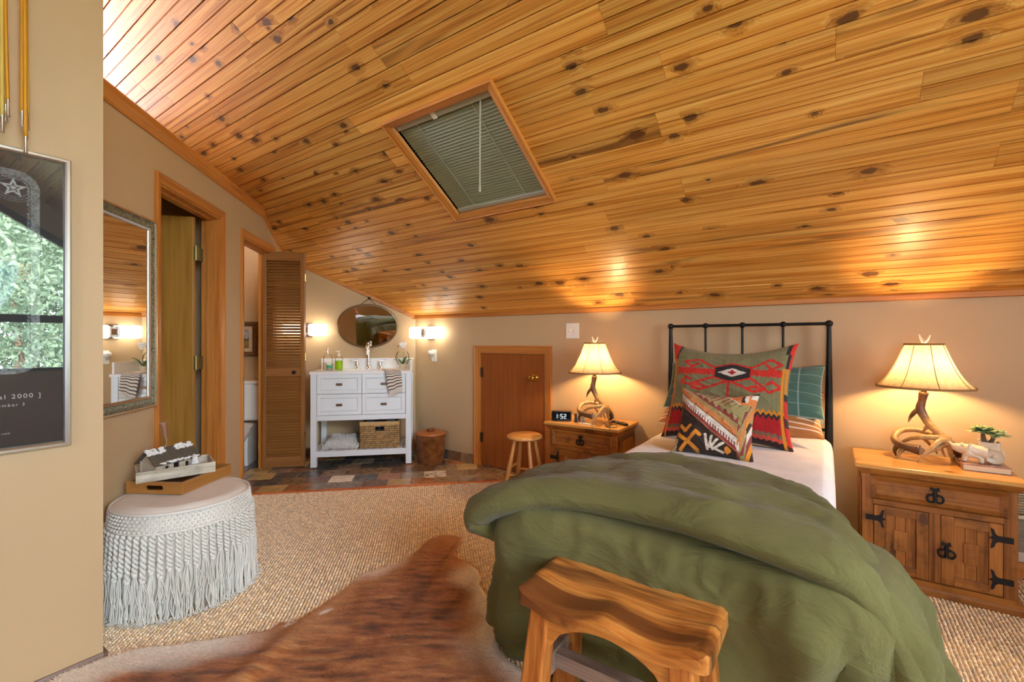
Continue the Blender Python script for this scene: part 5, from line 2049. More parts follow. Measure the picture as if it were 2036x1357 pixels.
mb = MB().box(-BWd + 0.004, 0.006, 0, BWd - 0.004, BD - 0.006, 0.006, (0.10, 0.07, 0.04))
for x in (-BWd + 0.008, BWd - 0.010):
    mb.box(x, 0.006, 0, x + 0.002, BD - 0.006, BH - 0.02, (0.10, 0.07, 0.04))
mb.box(-BWd + 0.008, 0.008, 0, -0.04, 0.010, BH - 0.02, (0.10, 0.07, 0.04)).box(0.04, 0.008, 0, BWd - 0.008, 0.010, BH - 0.02, (0.10, 0.07, 0.04)).box(-0.04, 0.008, 0, 0.04, 0.010, BH - 0.075, (0.10, 0.07, 0.04)).box(-BWd + 0.008, BD - 0.010, 0, BWd - 0.008, BD - 0.008, BH - 0.02, (0.10, 0.07, 0.04))
mb.build('lining', M['seagrass'], bk_)
for i, (x, c) in enumerate(((-0.105, (96, 112, 130)), (-0.01, (40, 44, 52)), (0.095, (120, 124, 124)))):
    o = MB().lathe([(0, 0), (0.042, 0), (0.043, 0.01), (0.043, 0.235), (0.038, 0.245), (0, 0.245)], 18).build('rolled_cloth', plain('rolled_cloth_%d' % i, srgb(*c), 0.9), None, smooth=40)
    o.location = W2(VW + 0.158 + x, VV + 0.055 + 0.13, SZ + 0.006)
    tag(o, ('grey-blue rolled cloth in the seagrass basket, leftmost of three', 'dark rolled cloth in the middle of the seagrass basket', 'light grey rolled cloth at the right of the seagrass basket')[i], 'towel', 'rolled cloths in the basket')

bm_ = thing('bath_mat', 'shaggy pale grey bath mat folded on the vanity shelf', 'rug', W2(VW - 0.21, VV + 0.05, SZ), PI / 4)
M['shag'] = vcol('shag_pile', 0.95, 0, 100, sheen=0.3)


def mat_fn(u, v):
    x, y = lerp(-0.155, 0.165, u), lerp(0.0, 0.30, v)
    e = min(u, 1 - u, v, 1 - v)
    return (x, y, 0.030 + 0.045 * smoothstep(0, 0.22, e) + 0.02 * v + 0.012 * nz(u * 3, v * 3, 5))


mb = MB().grid(mat_fn, 20, 16)
nb = len(mb.v)
mb.grid(lambda u, v: (*mat_fn(u, v)[:2], 0.002), 20, 16)
o = mb.build('mat_fold', plain('mat_backing', srgb(232, 230, 226), 0.95), bm_, smooth=True)
mb = MB()
r_ = random.Random(8)
for i in range(2600):
    u, v = r_.random(), r_.random()
    if i < 900:
        v = r_.uniform(0, 0.04)
        x, y, z = mat_fn(u, v)
        z = r_.uniform(0.01, z)
        y = r_.uniform(-0.004, 0.004)
    elif i < 1200:
        u = r_.choice((0.0, 1.0))
        x, y, z = mat_fn(u, v)
        z = r_.uniform(0.01, z)
    else:
        x, y, z = mat_fn(u, v)
    d = Vector((r_.gauss(0, 0.6), r_.gauss(-0.25, 0.6), 0.9)).normalized() * r_.uniform(0.014, 0.026)
    if i < 900:
        d = Vector((r_.gauss(0, 0.5), -0.8, r_.gauss(0.1, 0.5))).normalized() * 0.016
    f = r_.uniform(0.85, 1.05)
    mb.tube([(x, y, z), (x + d.x * 0.6, y + d.y * 0.6, z + d.z * 0.7), (x + d.x, y + d.y, z + d.z * 0.9)], [0.0026, 0.0022, 0.001], 3, caps=False, col=tuple(q * f for q in srgb(246, 244, 240)))
kind(mb.build('shag_pile', M['shag'], bm_, smooth=True, recalc=False), 'stuff')

# ------------------------------------------------------------------ oval mirror over the vanity
TILT = math.radians(5.6)
om = thing('oval_mirror', 'oval bronze framed mirror hung by a cord above the faucet', 'mirror', W2(-0.640, V0 - 0.001, 1.360), PI / 4)
A_, B_ = 0.307, 0.230
tl = -0.02


def ell(a, b, n=64):
    return [(a * math.cos(2 * PI * i / n), b * math.sin(2 * PI * i / n)) for i in range(n)]


mb = MB()
n = 64
sec = [(0, -0.004), (0, -0.026), (-0.004, -0.030), (-0.014, -0.030), (-0.017, -0.024), (-0.018, -0.004)]
vs = []
for q, y in sec:
    vs += [((A_ + q) * math.cos(2 * PI * i / n), y, (B_ + q) * math.sin(2 * PI * i / n)) for i in range(n)]
fs = []
for s_ in range(len(sec)):
    t_ = (s_ + 1) % len(sec)
    for i in range(n):
        j = (i + 1) % n
        fs.append((s_ * n + i, s_ * n + j, t_ * n + j, t_ * n + i))
mb.add(vs, fs)
mb.build('frame', plain('aged_bronze', srgb(128, 108, 82), 0.35, 0.85), om, smooth=50)
MB().prism(ell(A_ - 0.010, B_ - 0.010), 'Y', -0.022, -0.012).build('mirror_glass', M['mirror'], om)
for c_ in om.children:
    c_.rotation_euler = (TILT, 0, 0)
    c_.location = (0, -0.028, 0)
mb = MB()
top = (0.012, -0.014, 0.288)
for sx in (-1, 1):
    mb.tube([(sx * 0.075 + 0.004, -0.060, B_ * math.sqrt(1 - (0.075 / A_) ** 2) - 0.004), top], 0.0032, 6)
mb.build('hanging_cord', plain('leather_cord', srgb(96, 74, 52), 0.8), om)
MB().lathe([(0, 0), (0.011, 0), (0.009, 0.012), (0.014, 0.020), (0.013, 0.027), (0, 0.030)], 14).rot(Matrix.Rotation(PI / 2, 3, 'X')).build('hook_knob', M['black'], om, smooth=50, loc=(0.012, 0.0, 0.290))

# ------------------------------------------------------------------ sconces
M['opal'] = M['sconce_glow']


def sconce(label, loc, rz):
    """origin on the wall, front is -Y; two opal glass boxes on a nickel bar"""
    t = thing('wall_sconce', label, 'lamp', loc, rz)
    MB().box(-0.055, -0.016, -0.068, 0.055, 0.0, 0.068).build('back_plate', M['chrome'], t, bevel=0.004)
    MB().box(-0.03, -0.10, -0.028, 0.03, -0.016, 0.028).build('arm', M['chrome'], t, bevel=0.003)
    for sx in (-1, 1):
        MB().box(min(sx * 0.026, sx * 0.036), -0.118, -0.05, max(sx * 0.026, sx * 0.036), -0.022, 0.05).build('collar', M['chrome'], t, bevel=0.002)
        g = MB().box(min(sx * 0.036, sx * 0.205), -0.125, -0.060, max(sx * 0.036, sx * 0.205), -0.018, 0.060)
        g.build('glass_shade', M['opal'], t, bevel=0.018, seg=3)
    return t


sconce('lit two-glass sconce on the knee wall right of the vanity', (-3.405, YE, 1.285), 0.0)
sconce('lit two-glass sconce on the vanity wall beside the louvered door', W2(-1.245, V0, 1.312), PI / 4)

nl = thing('night_light', 'white egg shaped night light plugged in below the right sconce', 'night light', (-3.358, YE, 1.053))
MB().box(-0.036, -0.007, -0.066, 0.036, 0, 0.058).build('outlet_plate', M['plastic'], nl, bevel=0.004)
MB().lathe([(0.012, 0.0), (0.017, 0.02), (0.026, 0.03)], 14, (-0.012, -0.036, -0.03)).box(-0.026, -0.036, -0.03, 0.002, -0.006, 0.0).build('plug_body', plain('grey_plug', srgb(200, 196, 186), 0.4), nl, smooth=40)
MB().ball((-0.012, -0.04, 0.024), (0.034, 0.032, 0.028), 18, 10).build('diffuser', M['ceramic'], nl, smooth=True)

sw = thing('light_switch', 'white two-toggle light switch plate left of the lamp', 'switch', (-1.760, YE, 1.286))
MB().box(-0.060, -0.006, -0.064, 0.060, 0, 0.064).build('switch_plate', M['plastic'], sw, bevel=0.003)
for x, t_ in ((-0.024, 0.010), (0.024, -0.006)):
    MB().hexa([(x - 0.005, -0.006, -0.011), (x + 0.005, -0.006, -0.011), (x + 0.005, -0.006, 0.011), (x - 0.005, -0.006, 0.011)],
              [(x - 0.004, -0.017, t_ - 0.005), (x + 0.004, -0.017, t_ - 0.005), (x + 0.004, -0.017, t_ + 0.005), (x - 0.004, -0.017, t_ + 0.005)]).build('toggle', plain('toggle_%d' % (x > 0), srgb(226, 214, 190), 0.35), sw)

# ------------------------------------------------------------------ lidded wicker bin
wb_ = thing('wicker_bin', 'brown lidded rattan waste bin standing by the knee wall', 'bin', (-3.215, 3.225, 0))
k = N('rattan')
v = k.obj(False)
sp_ = k.n('SeparateXYZ')
k.l(v, sp_.inputs[0])
ang = k.math('ARCTAN2', sp_.outputs[1], sp_.outputs[0])
rz_ = k.math('SINE', k.math('MULTIPLY', sp_.outputs[2], 1000.0))
ra_ = k.math('SINE', k.math('MULTIPLY', ang, 110.0))
h = k.math('MULTIPLY_ADD', rz_, 0.5, k.math('MULTIPLY', ra_, 0.4))
c = k.ramp(k.noise(v, 16, 3), [(0.3, srgb(104, 56, 22)), (0.55, srgb(150, 92, 42)), (0.75, srgb(178, 120, 62))])
M['rattan'] = k.bsdf(k.mix(1.0, c, k.ramp(h, [(0.25, (0.85, 0.83, 0.80)), (0.75, (1.45, 1.40, 1.32))]), 'MULTIPLY'), 0.45, 0, h, 0.8, 0.006, 0.15)
MB().lathe([(0.0, 0.0), (0.122, 0.0), (0.127, 0.006), (0.136, 0.12), (0.141, 0.25), (0.142, 0.285), (0.136, 0.288)], 40).build('body', M['rattan'], wb_, smooth=40)
MB().lathe([(0.0, 0.288), (0.149, 0.288), (0.150, 0.295), (0.146, 0.302), (0.06, 0.310), (0.0, 0.311)], 40).build('lid', plain('lid_wood', srgb(176, 104, 46), 0.4, coat=0.2), wb_, smooth=40)
MB().lathe([(0.034, 0.309), (0.036, 0.314), (0.036, 0.336), (0.031, 0.340), (0.0, 0.340)], 24).build('lid_knob', plain('knob_wood', srgb(120, 62, 28), 0.35, coat=0.2), wb_, smooth=40)

# ------------------------------------------------------------------ round stool
M['stool'] = wood('birch_stool', srgb(170, 112, 52), srgb(198, 140, 72), srgb(214, 160, 92), 'X', 2.0, 26, 0.35, var=0.05, coat=0.2)
M['stoolZ'] = wood('birch_stool_legs', srgb(162, 106, 50), srgb(190, 132, 68), srgb(206, 152, 86), 'Z', 2.0, 26, 0.35, var=0.06, coat=0.2)
st = thing('stool', 'round blond wooden stool in front of the attic door', 'stool', (-1.975, 3.02, 0), math.radians(10))
MB().lathe([(0.0, 0.425), (0.11, 0.425), (0.134, 0.430), (0.142, 0.440), (0.140, 0.452), (0.128, 0.460), (0.0, 0.461)], 40).build('seat', M['stool'], st, smooth=40)
legs = []
for i in range(4):
    a = PI / 4 + i * PI / 2
    p0, p1 = Vector((0.082 * math.cos(a), 0.082 * math.sin(a), 0.43)), Vector((0.175 * math.cos(a), 0.175 * math.sin(a), 0.0))
    legs.append((p0, p1))
    MB().tube([p0.lerp(p1, t) for t in (0, 0.1, 0.35, 0.55, 0.62, 0.75, 1.0)], [0.0125, 0.0135, 0.0155, 0.019, 0.0185, 0.016, 0.012], 12).build('leg', M['stoolZ'], st, smooth=60)
for i in range(4):
    t = 0.52 if i % 2 else 0.64
    a, b = legs[i][0].lerp(legs[i][1], t), legs[(i + 1) % 4][0].lerp(legs[(i + 1) % 4][1], t)
    MB().tube([a.lerp(b, q) for q in (0.02, 0.15, 0.5, 0.85, 0.98)], [0.007, 0.008, 0.0105, 0.008, 0.007], 10).build('rung', M['stool'], st, smooth=60)

# ------------------------------------------------------------------ wall mirror on the left partition
wm = thing('wall_mirror', 'tall rectangular mirror in ornate silver-green frame left of the doorway', 'mirror', W2(W0, 2.45), PI / 4)
mv0, mv1, mz0, mz1 = -0.30, 0.292, 0.852, 1.838
k = N('ornate_silver')
v = k.obj(False)
n1 = k.noise(v, 130, 3, 0.6, 1.5)
c = k.ramp(n1, [(0.35, srgb(58, 66, 52)), (0.52, srgb(140, 146, 124)), (0.68, srgb(214, 214, 196))])
M['ornate'] = k.bsdf(c, 0.35, 0.6, n1, 0.9, 0.004)
M['gilt'] = plain('pale_gilt', srgb(216, 190, 158), 0.25, 0.85)


def mitred(mb, sec, y0, z0, y1, z1):
    """frame section (inset d from the outer rectangle, proud x) swept round a rectangle in the YZ plane"""
    m_ = len(sec)
    rings = []
    for cy, cz, sy, sz in ((y0, z0, 1, 1), (y1, z0, -1, 1), (y1, z1, -1, -1), (y0, z1, 1, -1)):
        rings.append([(x, cy + sy * d, cz + sz * d) for d, x in sec])
    vs = [p for r in rings for p in r]
    fs = []
    for i in range(4):
        j = (i + 1) % 4
        for q in range(m_):
            q2 = (q + 1) % m_
            fs.append((i * m_ + q, i * m_ + q2, j * m_ + q2, j * m_ + q))
    return mb.add(vs, fs)


mitred(MB(), [(0, 0.001), (0, 0.026), (0.004, 0.030), (0.009, 0.029), (0.011, 0.022), (0.011, 0.001)], mv0, mz0, mv1, mz1).build('outer_rim', M['gilt'], wm, smooth=30)
mitred(MB(), [(0.011, 0.001), (0.011, 0.020), (0.026, 0.027), (0.044, 0.022), (0.044, 0.001)], mv0, mz0, mv1, mz1).build('frame', M['ornate'], wm, smooth=30)
mitred(MB(), [(0.044, 0.001), (0.044, 0.020), (0.048, 0.023), (0.055, 0.019), (0.060, 0.011), (0.060, 0.001)], mv0, mz0, mv1, mz1).build('inner_rim', M['silver'], wm, smooth=30)
MB().box(0.004, mv0 + 0.05, mz0 + 0.05, 0.012, mv1 - 0.05, mz1 - 0.05).build('mirror_glass', M['mirror'], wm)

# ------------------------------------------------------------------ framed poster on the near wall
pf = thing('framed_poster', 'silver framed festival poster under glass on the near wall', 'picture', (X_NEAR, 0, 0))
py0, py1, pz0, pz1 = -0.26, 0.440, 0.825, 1.850
mitred(MB(), [(0, 0.001), (0, 0.022), (0.004, 0.027), (0.012, 0.028), (0.017, 0.024), (0.019, 0.016), (0.019, 0.001)], py0, pz0, py1, pz1).build('frame', M['silver'], pf, smooth=30)
M['print'] = vcol('poster_print', 0.6, 0, 100, var=0.0)


def star(cx, cy, r, x, y, n=5):
    """inside test for an n-pointed star of outer radius r standing on two points"""
    pts = []
    for i in range(2 * n):
        q = r if i % 2 == 0 else r * 0.40
        a = PI / 2 + PI * i / n
        pts.append((cx + q * math.cos(a), cy + q * math.sin(a)))
    ins = False
    for i in range(2 * n):
        (x1, y1), (x2, y2) = pts[i], pts[i - 1]
        if (y1 > y) != (y2 > y) and x < (x2 - x1) * (y - y1) / (y2 - y1) + x1:
            ins = not ins
    return ins


def poster_col(u, v):
    y, z = lerp(py0 + 0.015, py1 - 0.015, u), lerp(pz0 + 0.015, pz1 - 0.015, v)
    base = (0.018, 0.017, 0.017)
    # jewelled silver border, rounded at the corner
    bx = 0.352
    top, bot = 1.768, 1.100
    def bd(yy, zz):
        qx, qz = max(abs(yy - 0.09) - (bx - 0.09 - 0.05), 0), max(abs(zz - (top + bot) / 2) - ((top - bot) / 2 - 0.05), 0)
        return math.hypot(qx, qz) - 0.05
    d = bd(y, z)
    if abs(d) < 0.011:
        f = 0.45 + 0.35 * nz(y * 160, z * 160) + 0.25 * nz(y * 60, z * 60)
        return (f * 0.55, f * 0.56, f * 0.54)
    if abs(d + 0.016) < 0.003 and nz(y * 300, z * 300, 2) > 0.0:
        return (0.35, 0.36, 0.36)
    # star in rings
    sy, sz = 0.300, 1.717
    r = math.hypot((y - sy), (z - sz) * 1.25)
    if r < 0.062:
        if star(sy, sz, 0.034, y, z):
            return (0.62, 0.62, 0.59) if not star(sy, sz, 0.019, y, z) or star(sy, sz, 0.010, y, z) else (0.03, 0.03, 0.03)
        if 0.030 < r and ((r * 110) % 1) < 0.26:
            return (0.20, 0.21, 0.21)
    if star(0.306, 1.22, 0.016, y, z):
        return (0.4, 0.4, 0.4)
    # painted soundbox at the left edge
    e = math.hypot((y - 0.16) / 0.150, (z - 1.44) / 0.20)
    if e < 1.0:
        if z > 1.475:
            if e > 0.93:
                return (0.55, 0.53, 0.48)
            if e > 0.80:
                return (0.03, 0.03, 0.035)
            if e > 0.74:
                return (0.5, 0.48, 0.42)
            q = (int(y * 90) * 7 + int(z * 90) * 13) % 9
            return ((0.5, 0.12, 0.03), (0.05, 0.2, 0.08), (0.55, 0.35, 0.03), (0.02, 0.05, 0.2))[q] if q < 4 else (0.02, 0.02, 0.02)
        if z > 1.465:
            return (0.55, 0.53, 0.48)
        if nz(y * 110, z * 110) > 0.32:
            return (0.01, 0.015, 0.05)
        return (0.035, 0.10, 0.24)
    # orange swirl
    r2 = math.hypot((y - 0.318), (z - 1.435) * 1.3)
    a2 = math.atan2(z - 1.435, y - 0.318)
    if r2 < 0.024 and ((r2 * 90 + a2 / (2 * PI)) % 1) < 0.45:
        return (0.5, 0.18, 0.06)
    if abs(r2 - 0.034) < 0.002:
        return (0.5, 0.06, 0.03)
    if z < bot + 0.02 and abs(y - 0.2) < 0.10 and z > bot - 0.0:
        return (0.16, 0.15, 0.14) if nz(y * 90, z * 90) > 0 else (0.06, 0.06, 0.06)
    return base


pb = MB().grid(lambda u, v: (0.006, lerp(py0 + 0.015, py1 - 0.015, u), lerp(pz0 + 0.015, pz1 - 0.015, v)), 330, 430, colfn=poster_col).build('poster_print', M['print'], pf)


def text_on(parent, s, size, loc, rot, m, align='RIGHT', spacing=1.15):
    cu_ = bpy.data.curves.new('text', 'FONT')
    cu_.body = s
    cu_.size = size
    cu_.align_x = align
    cu_.space_character = spacing
    cu_.extrude = 0.0003
    ob = bpy.data.objects.new('text', cu_)
    COL.objects.link(ob)
    dg = bpy.context.evaluated_depsgraph_get()
    me = bpy.data.meshes.new_from_object(ob.evaluated_get(dg))
    bpy.data.objects.remove(ob)
    me.materials.clear()
    me.materials.append(m)
    o = bpy.data.objects.new('lettering', me)
    COL.objects.link(o)
    o.parent = parent
    o.location, o.rotation_euler = loc, rot
    return o


ink = plain('white_ink', srgb(226, 224, 218), 0.6)
RT = (PI / 2, 0, PI / 2)
text_on(pf, 'val 2000 ]', 0.021, (0.0075, 0.366, 1.006), RT, ink, spacing=1.3)
text_on(pf, 'ember 3', 0.014, (0.0075, 0.327, 0.980), RT, ink, spacing=1.35)
text_on(pf, '.com', 0.009, (0.0075, 0.293, 0.888), RT, ink, spacing=1.3)
MB().box(0.012, py0 + 0.012, pz0 + 0.012, 0.015, py1 - 0.012, pz1 - 0.012).build('glass_pane', M['poster_glass'], pf)

# golden straps with metal tips hanging in front of the poster
gold = plain('gold_strap', srgb(212, 150, 36), 0.5, 0.0, 0.12, 9)
gold2 = plain('pale_gold_strap', srgb(214, 184, 92), 0.5, 0.0, 0.1, 9)


def strap(label, y, straps):
    t = thing('hanging_strap', label, 'strap', (X_NEAR, y, 0))
    MB().tube([(0.0, 0, 2.62), (0.06, 0, 2.62), (0.075, 0, 2.635)], 0.006, 8).build('hook', M['black'], t, smooth=50)
    for dy, zb_, wd, m_, dx in straps:
        mb = MB()
        P = spline([(0.06, dy * 0.4, 2.62), (0.06 + dx, dy * 0.7, 2.2), (0.06 + dx, dy, zb_ + 0.05)], 10)
        vs = []
        for p in P:
            vs += [(p[0] - 0.001, p[1] - wd, p[2]), (p[0] + 0.002, p[1], p[2]), (p[0] - 0.001, p[1] + wd, p[2])]
        fs = []
        for i in range(10):
            fs += [(i * 3, i * 3 + 1, i * 3 + 4, i * 3 + 3), (i * 3 + 1, i * 3 + 2, i * 3 + 5, i * 3 + 4)]
        mb.add(vs, fs)
        s_ = mb.build('strap_band', m_, t, smooth=True)
        solid(s_, 0.002, 0)
        MB().lathe([(0.0065, 0), (0.0055, 0.004), (0.0035, 0.048), (0.0038, 0.056), (0, 0.056)], 10, (0.06 + dx, dy, zb_)).build('metal_tip', M['silver'], s_, smooth=40)
    return t


strap('single golden strap with silver tips hanging over the poster corner', 0.316, [(-0.003, 1.910, 0.0055, gold, 0.0), (0.004, 1.825, 0.0052, gold, 0.008), (0.009, 1.905, 0.0048, gold2, 0.003)])
strap('bunch of golden straps with silver tips nearest the picture edge', 0.266, [(0.010, 1.915, 0.0045, gold, 0.0), (0.002, 1.875, 0.005, gold2, 0.006), (0.014, 1.930, 0.004, gold, 0.009), (-0.006, 1.925, 0.005, gold2, 0.003)])
# ------------------------------------------------------------------ round fringed ottoman
oc = W2(-1.178, 2.462)
ot = thing('ottoman', 'round white macrame ottoman with long cord fringe', 'ottoman', oc, PI / 4)
M['cord'] = plain('cotton_cord', srgb(226, 224, 214), 0.95, 0, 0.05, 30, 0.25, 500)
M['canvas'] = plain('cotton_canvas', srgb(232, 226, 214), 0.95, 0, 0.04, 8, 0.4, 400)
RT_, ZT = 0.272, 0.470


def seat_cush(u, v):
    r = RT_ * (1 - v)
    a = 2 * PI * u
    return (r * math.cos(a), r * math.sin(a), ZT - 0.022 * (1 - smoothstep(0, 0.14, v)) + 0.004 * nz(r * 8 * math.cos(a), r * 8 * math.sin(a)))


MB().grid(seat_cush, 60, 14, wrapu=True).build('cushion_top', M['canvas'], ot, smooth=True)
prof = [(RT_ - 0.004, 0.45), (RT_, 0.40), (RT_ + 0.006, 0.33), (RT_ + 0.004, 0.22), (RT_ - 0.01, 0.06), (RT_ - 0.03, 0.003)]
MB().lathe(prof, 48).build('body', M['canvas'], ot, smooth=True)
mb = MB()
for r, z in ((RT_ + 0.001, 0.452), (RT_ + 0.009, 0.374)):
    mb.tube([(r * math.cos(2 * PI * i / 64), r * math.sin(2 * PI * i / 64), z) for i in range(65)], 0.0065, 6, caps=False)
mb.build('binding_cord', M['cord'], ot, smooth=True)
# openwork band of square knots
mb = MB()
nk = 84
for r_i in range(5):
    z = 0.442 - r_i * 0.0148
    rr = RT_ + 0.004 + r_i * 0.0014
    for i in range(nk):
        a = 2 * PI * (i + 0.5 * (r_i % 2)) / nk
        mb.ball((rr * math.cos(a), rr * math.sin(a), z), (0.0072, 0.0072, 0.0058), 6, 4)
kind(mb.build('macrame_band', M['cord'], ot, smooth=True, recalc=False), 'stuff')


def twisted(L=0.14, turns=4, r=0.0105):
    """half-knot spiral sinnet hanging down from the origin"""
    mb = MB()
    for ph in (0, PI):
        pts = []
        for i in range(turns * 10 + 1):
            t = i / (turns * 10)
            a = 2 * PI * turns * t + ph
            pts.append((r * 0.62 * math.cos(a), r * 0.62 * math.sin(a), -L * t))
        mb.tube(pts, r * 0.58, 5)
    return mb


def tassel_mesh(seedv, L=0.20):
    r = random.Random(seedv)
    mb = MB()
    mb.ball((0, 0, -0.006), (0.012, 0.010, 0.011), 8, 6)
    for i in range(13):
        a = r.uniform(0, 2 * PI)
        d0 = 0.007 * math.sqrt(r.random())
        sp = r.uniform(0.008, 0.030)
        x0, y0 = d0 * math.cos(a), d0 * math.sin(a)
        x1, y1 = sp * math.cos(a) + r.gauss(0, 0.004), 0.5 * sp * math.sin(a)
        ln = L * r.uniform(0.93, 1.03)
        k1 = r.gauss(0, 0.006)
        pts = spline([(x0, y0, -0.008), (x0 + (x1 - x0) * 0.35 + k1, y0 * 1.2 - 0.002, -ln * 0.35), (x0 + (x1 - x0) * 0.7 - k1, y1 * 0.7, -ln * 0.72), (x1 * 1.1, y1, -ln)], 7)
        mb.tube(pts, 0.0024, 4, caps=False)
    # cords end in a brush of loose yarn lying on the carpet
    for i in range(7):
        a = r.uniform(-1.2, 1.2)
        x = r.gauss(0, 0.016)
        mb.tube([(x, 0, -L * 0.97), (x + 0.010 * math.sin(a), -0.012 * math.cos(a), -L), (x + 0.02 * math.sin(a), -0.03 * math.cos(a), -L + 0.002)], [0.0024, 0.002, 0.001], 4, caps=False)
    return mb


NC = 58
csrc = {}
r_ = random.Random(17)
for i in range(NC):
    a = 2 * PI * i / NC
    # cord length rises and falls in a gentle zigzag round the ottoman
    L = 0.115 + 0.050 * (0.5 + 0.5 * math.sin(a * 2.0 - 0.6)) + (0.024 if i % 2 else 0.0) + r_.uniform(-0.006, 0.006)
    R0 = RT_ + 0.014
    p = (R0 * math.cos(a), R0 * math.sin(a), 0.372)
    # slight outward lean
    if 'c' not in csrc:
        csrc['c'] = twisted().build('twisted_cord', M['cord'], ot, smooth=True, recalc=False)
        q = csrc['c']
    else:
        q = csrc['c'].copy()
        COL.objects.link(q)
    q.location = p
    q.rotation_euler = (0.0, -0.06, a)
    q.scale = (1.15, 1.15, L / 0.14)
    tz = 0.372 - L
    vi = i % 4
    if vi not in csrc:
        csrc[vi] = tassel_mesh(vi).build('tassel', M['cord'], ot, smooth=True, recalc=False)
        t = csrc[vi]
    else:
        t = csrc[vi].copy()
        COL.objects.link(t)
    R1 = R0 + 0.06 * L
    t.location = (R1 * math.cos(a), R1 * math.sin(a), tz)
    t.rotation_euler = (0.0, 0.0, a + PI / 2)
    t.scale = (1.0, 1.2, (tz - 0.006) / 0.20)

# ------------------------------------------------------------------ trays and the log cabin on the ottoman
ZO = 0.4745
M['traywood'] = wood('brown_tray_wood', srgb(132, 84, 34), srgb(160, 108, 50), srgb(176, 124, 62), 'X', 1.4, 24, 0.38, var=0.05, coat=0.15)
M['traywoodY'] = wood('brown_tray_wood_side', srgb(132, 84, 34), srgb(160, 108, 50), srgb(176, 124, 62), 'Y', 1.4, 24, 0.38, var=0.05, coat=0.15)
M['traydark'] = plain('tray_floor', srgb(92, 62, 34), 0.5)
# corners measured in alcove axes: front-left, front-right, back-right
fl, fr, br = Vector((-1.425, 2.457)), Vector((-1.150, 2.388)), Vector((-1.055, 2.712))
ex_ = (fr - fl).normalized()
ang = math.atan2(ex_.y, ex_.x) + PI / 4
TX, TY = (fr - fl).length, 0.335
tx0, ty0, _ = W2(fl.x, fl.y)
ty = thing('serving_tray', 'brown wooden serving tray with cut-out handle on the ottoman', 'tray', (tx0, ty0, ZO), ang)
th_ = 0.011
TH = 0.056


def slot(x0, x1, z0, z1, n=8):
    r = (z1 - z0) / 2
    cz = (z0 + z1) / 2
    return [(x1 - r + r * math.cos(t), cz + r * math.sin(t)) for t in [-PI / 2 + PI * i / n for i in range(n + 1)]] + [(x0 + r + r * math.cos(t), cz + r * math.sin(t)) for t in [PI / 2 + PI * i / n for i in range(n + 1)]]


def plate_with_hole(mb, x0, z0, x1, z1, hole, y0, y1):
    """rectangular plate in XZ with an oval hole"""
    n = len(hole)
    cx, cz = (x0 + x1) / 2, (z0 + z1) / 2
    out = []
    for hx, hz in hole:
        dx, dz = hx - cx, hz - cz
        t = min(((x1 - cx) / abs(dx)) if abs(dx) > 1e-6 else 1e9, ((z1 - cz) / abs(dz)) if abs(dz) > 1e-6 else 1e9)
        out.append((cx + dx * t, cz + dz * t))
    for c in ((x0, z0), (x1, z0), (x1, z1), (x0, z1)):
        j = min(range(n), key=lambda i: (out[i][0] - c[0]) ** 2 + (out[i][1] - c[1]) ** 2)
        out[j] = c
    vs = [(x, y0, z) for x, z in out] + [(x, y0, z) for x, z in hole] + [(x, y1, z) for x, z in out] + [(x, y1, z) for x, z in hole]
    fs = []
    for i in range(n):
        j = (i + 1) % n
        fs += [(i, j, n + j, n + i), (2 * n + i, 3 * n + i, 3 * n + j, 2 * n + j), (i, 2 * n + i, 2 * n + j, j), (n + i, n + j, 3 * n + j, 3 * n + i)]
    return mb.add(vs, fs)


for y in (0.0, TY - th_):
    plate_with_hole(MB(), 0, 0, TX, TH, slot(TX / 2 - 0.045, TX / 2 + 0.045, 0.018, 0.040), y, y + th_).build('end_panel', M['traywood'], ty)
for x in (0.0, TX - th_):
    MB().box(x, th_, 0, x + th_, TY - th_, TH).build('side_panel', M['traywoodY'], ty)
MB().box(th_, th_, 0.002, TX - th_, TY - th_, 0.010).build('tray_floor', M['traydark'], ty)

# whitewashed crate lying across the tray
M['wash'] = wood('whitewashed_wood', srgb(150, 138, 116), srgb(190, 180, 160), srgb(214, 206, 190), 'X', 2.0, 22, 0.7, var=0.10, wear=0.35)
M['washY'] = wood('whitewashed_wood_side', srgb(150, 138, 116), srgb(190, 180, 160), srgb(214, 206, 190), 'Y', 2.0, 22, 0.7, var=0.10, wear=0.35)
M['rawpine'] = plain('raw_crate_floor', srgb(196, 158, 108), 0.7, 0, 0.1)
cfl, cfr = Vector((-1.350, 2.398)), Vector((-1.080, 2.560))
ex_ = (cfr - cfl).normalized()
cang = math.atan2(ex_.y, ex_.x) + PI / 4
CX = (cfr - cfl).length
CY, CH = 0.205, 0.052
cx0, cy0, _ = W2(cfl.x, cfl.y)
ZC = ZO + TH + 0.001
cr = thing('crate_tray', 'whitewashed wooden crate tray sitting askew on the brown tray', 'tray', (cx0, cy0, ZC), cang)
for y in (0.0, CY - 0.009):
    MB().box(0, y, 0, CX, y + 0.009, CH).build('side_board', M['wash'], cr, bevel=0.001)
for x in (0.0, CX - 0.009):
    MB().box(x, 0.009, 0, x + 0.009, CY - 0.009, CH).build('end_board', M['washY'], cr, bevel=0.001)
for i in range(3):
    MB().box(0.009, 0.010 + i * 0.0625, 0.001, CX - 0.009, 0.010 + i * 0.0625 + 0.061, 0.007).build('floor_board', M['rawpine'], cr)

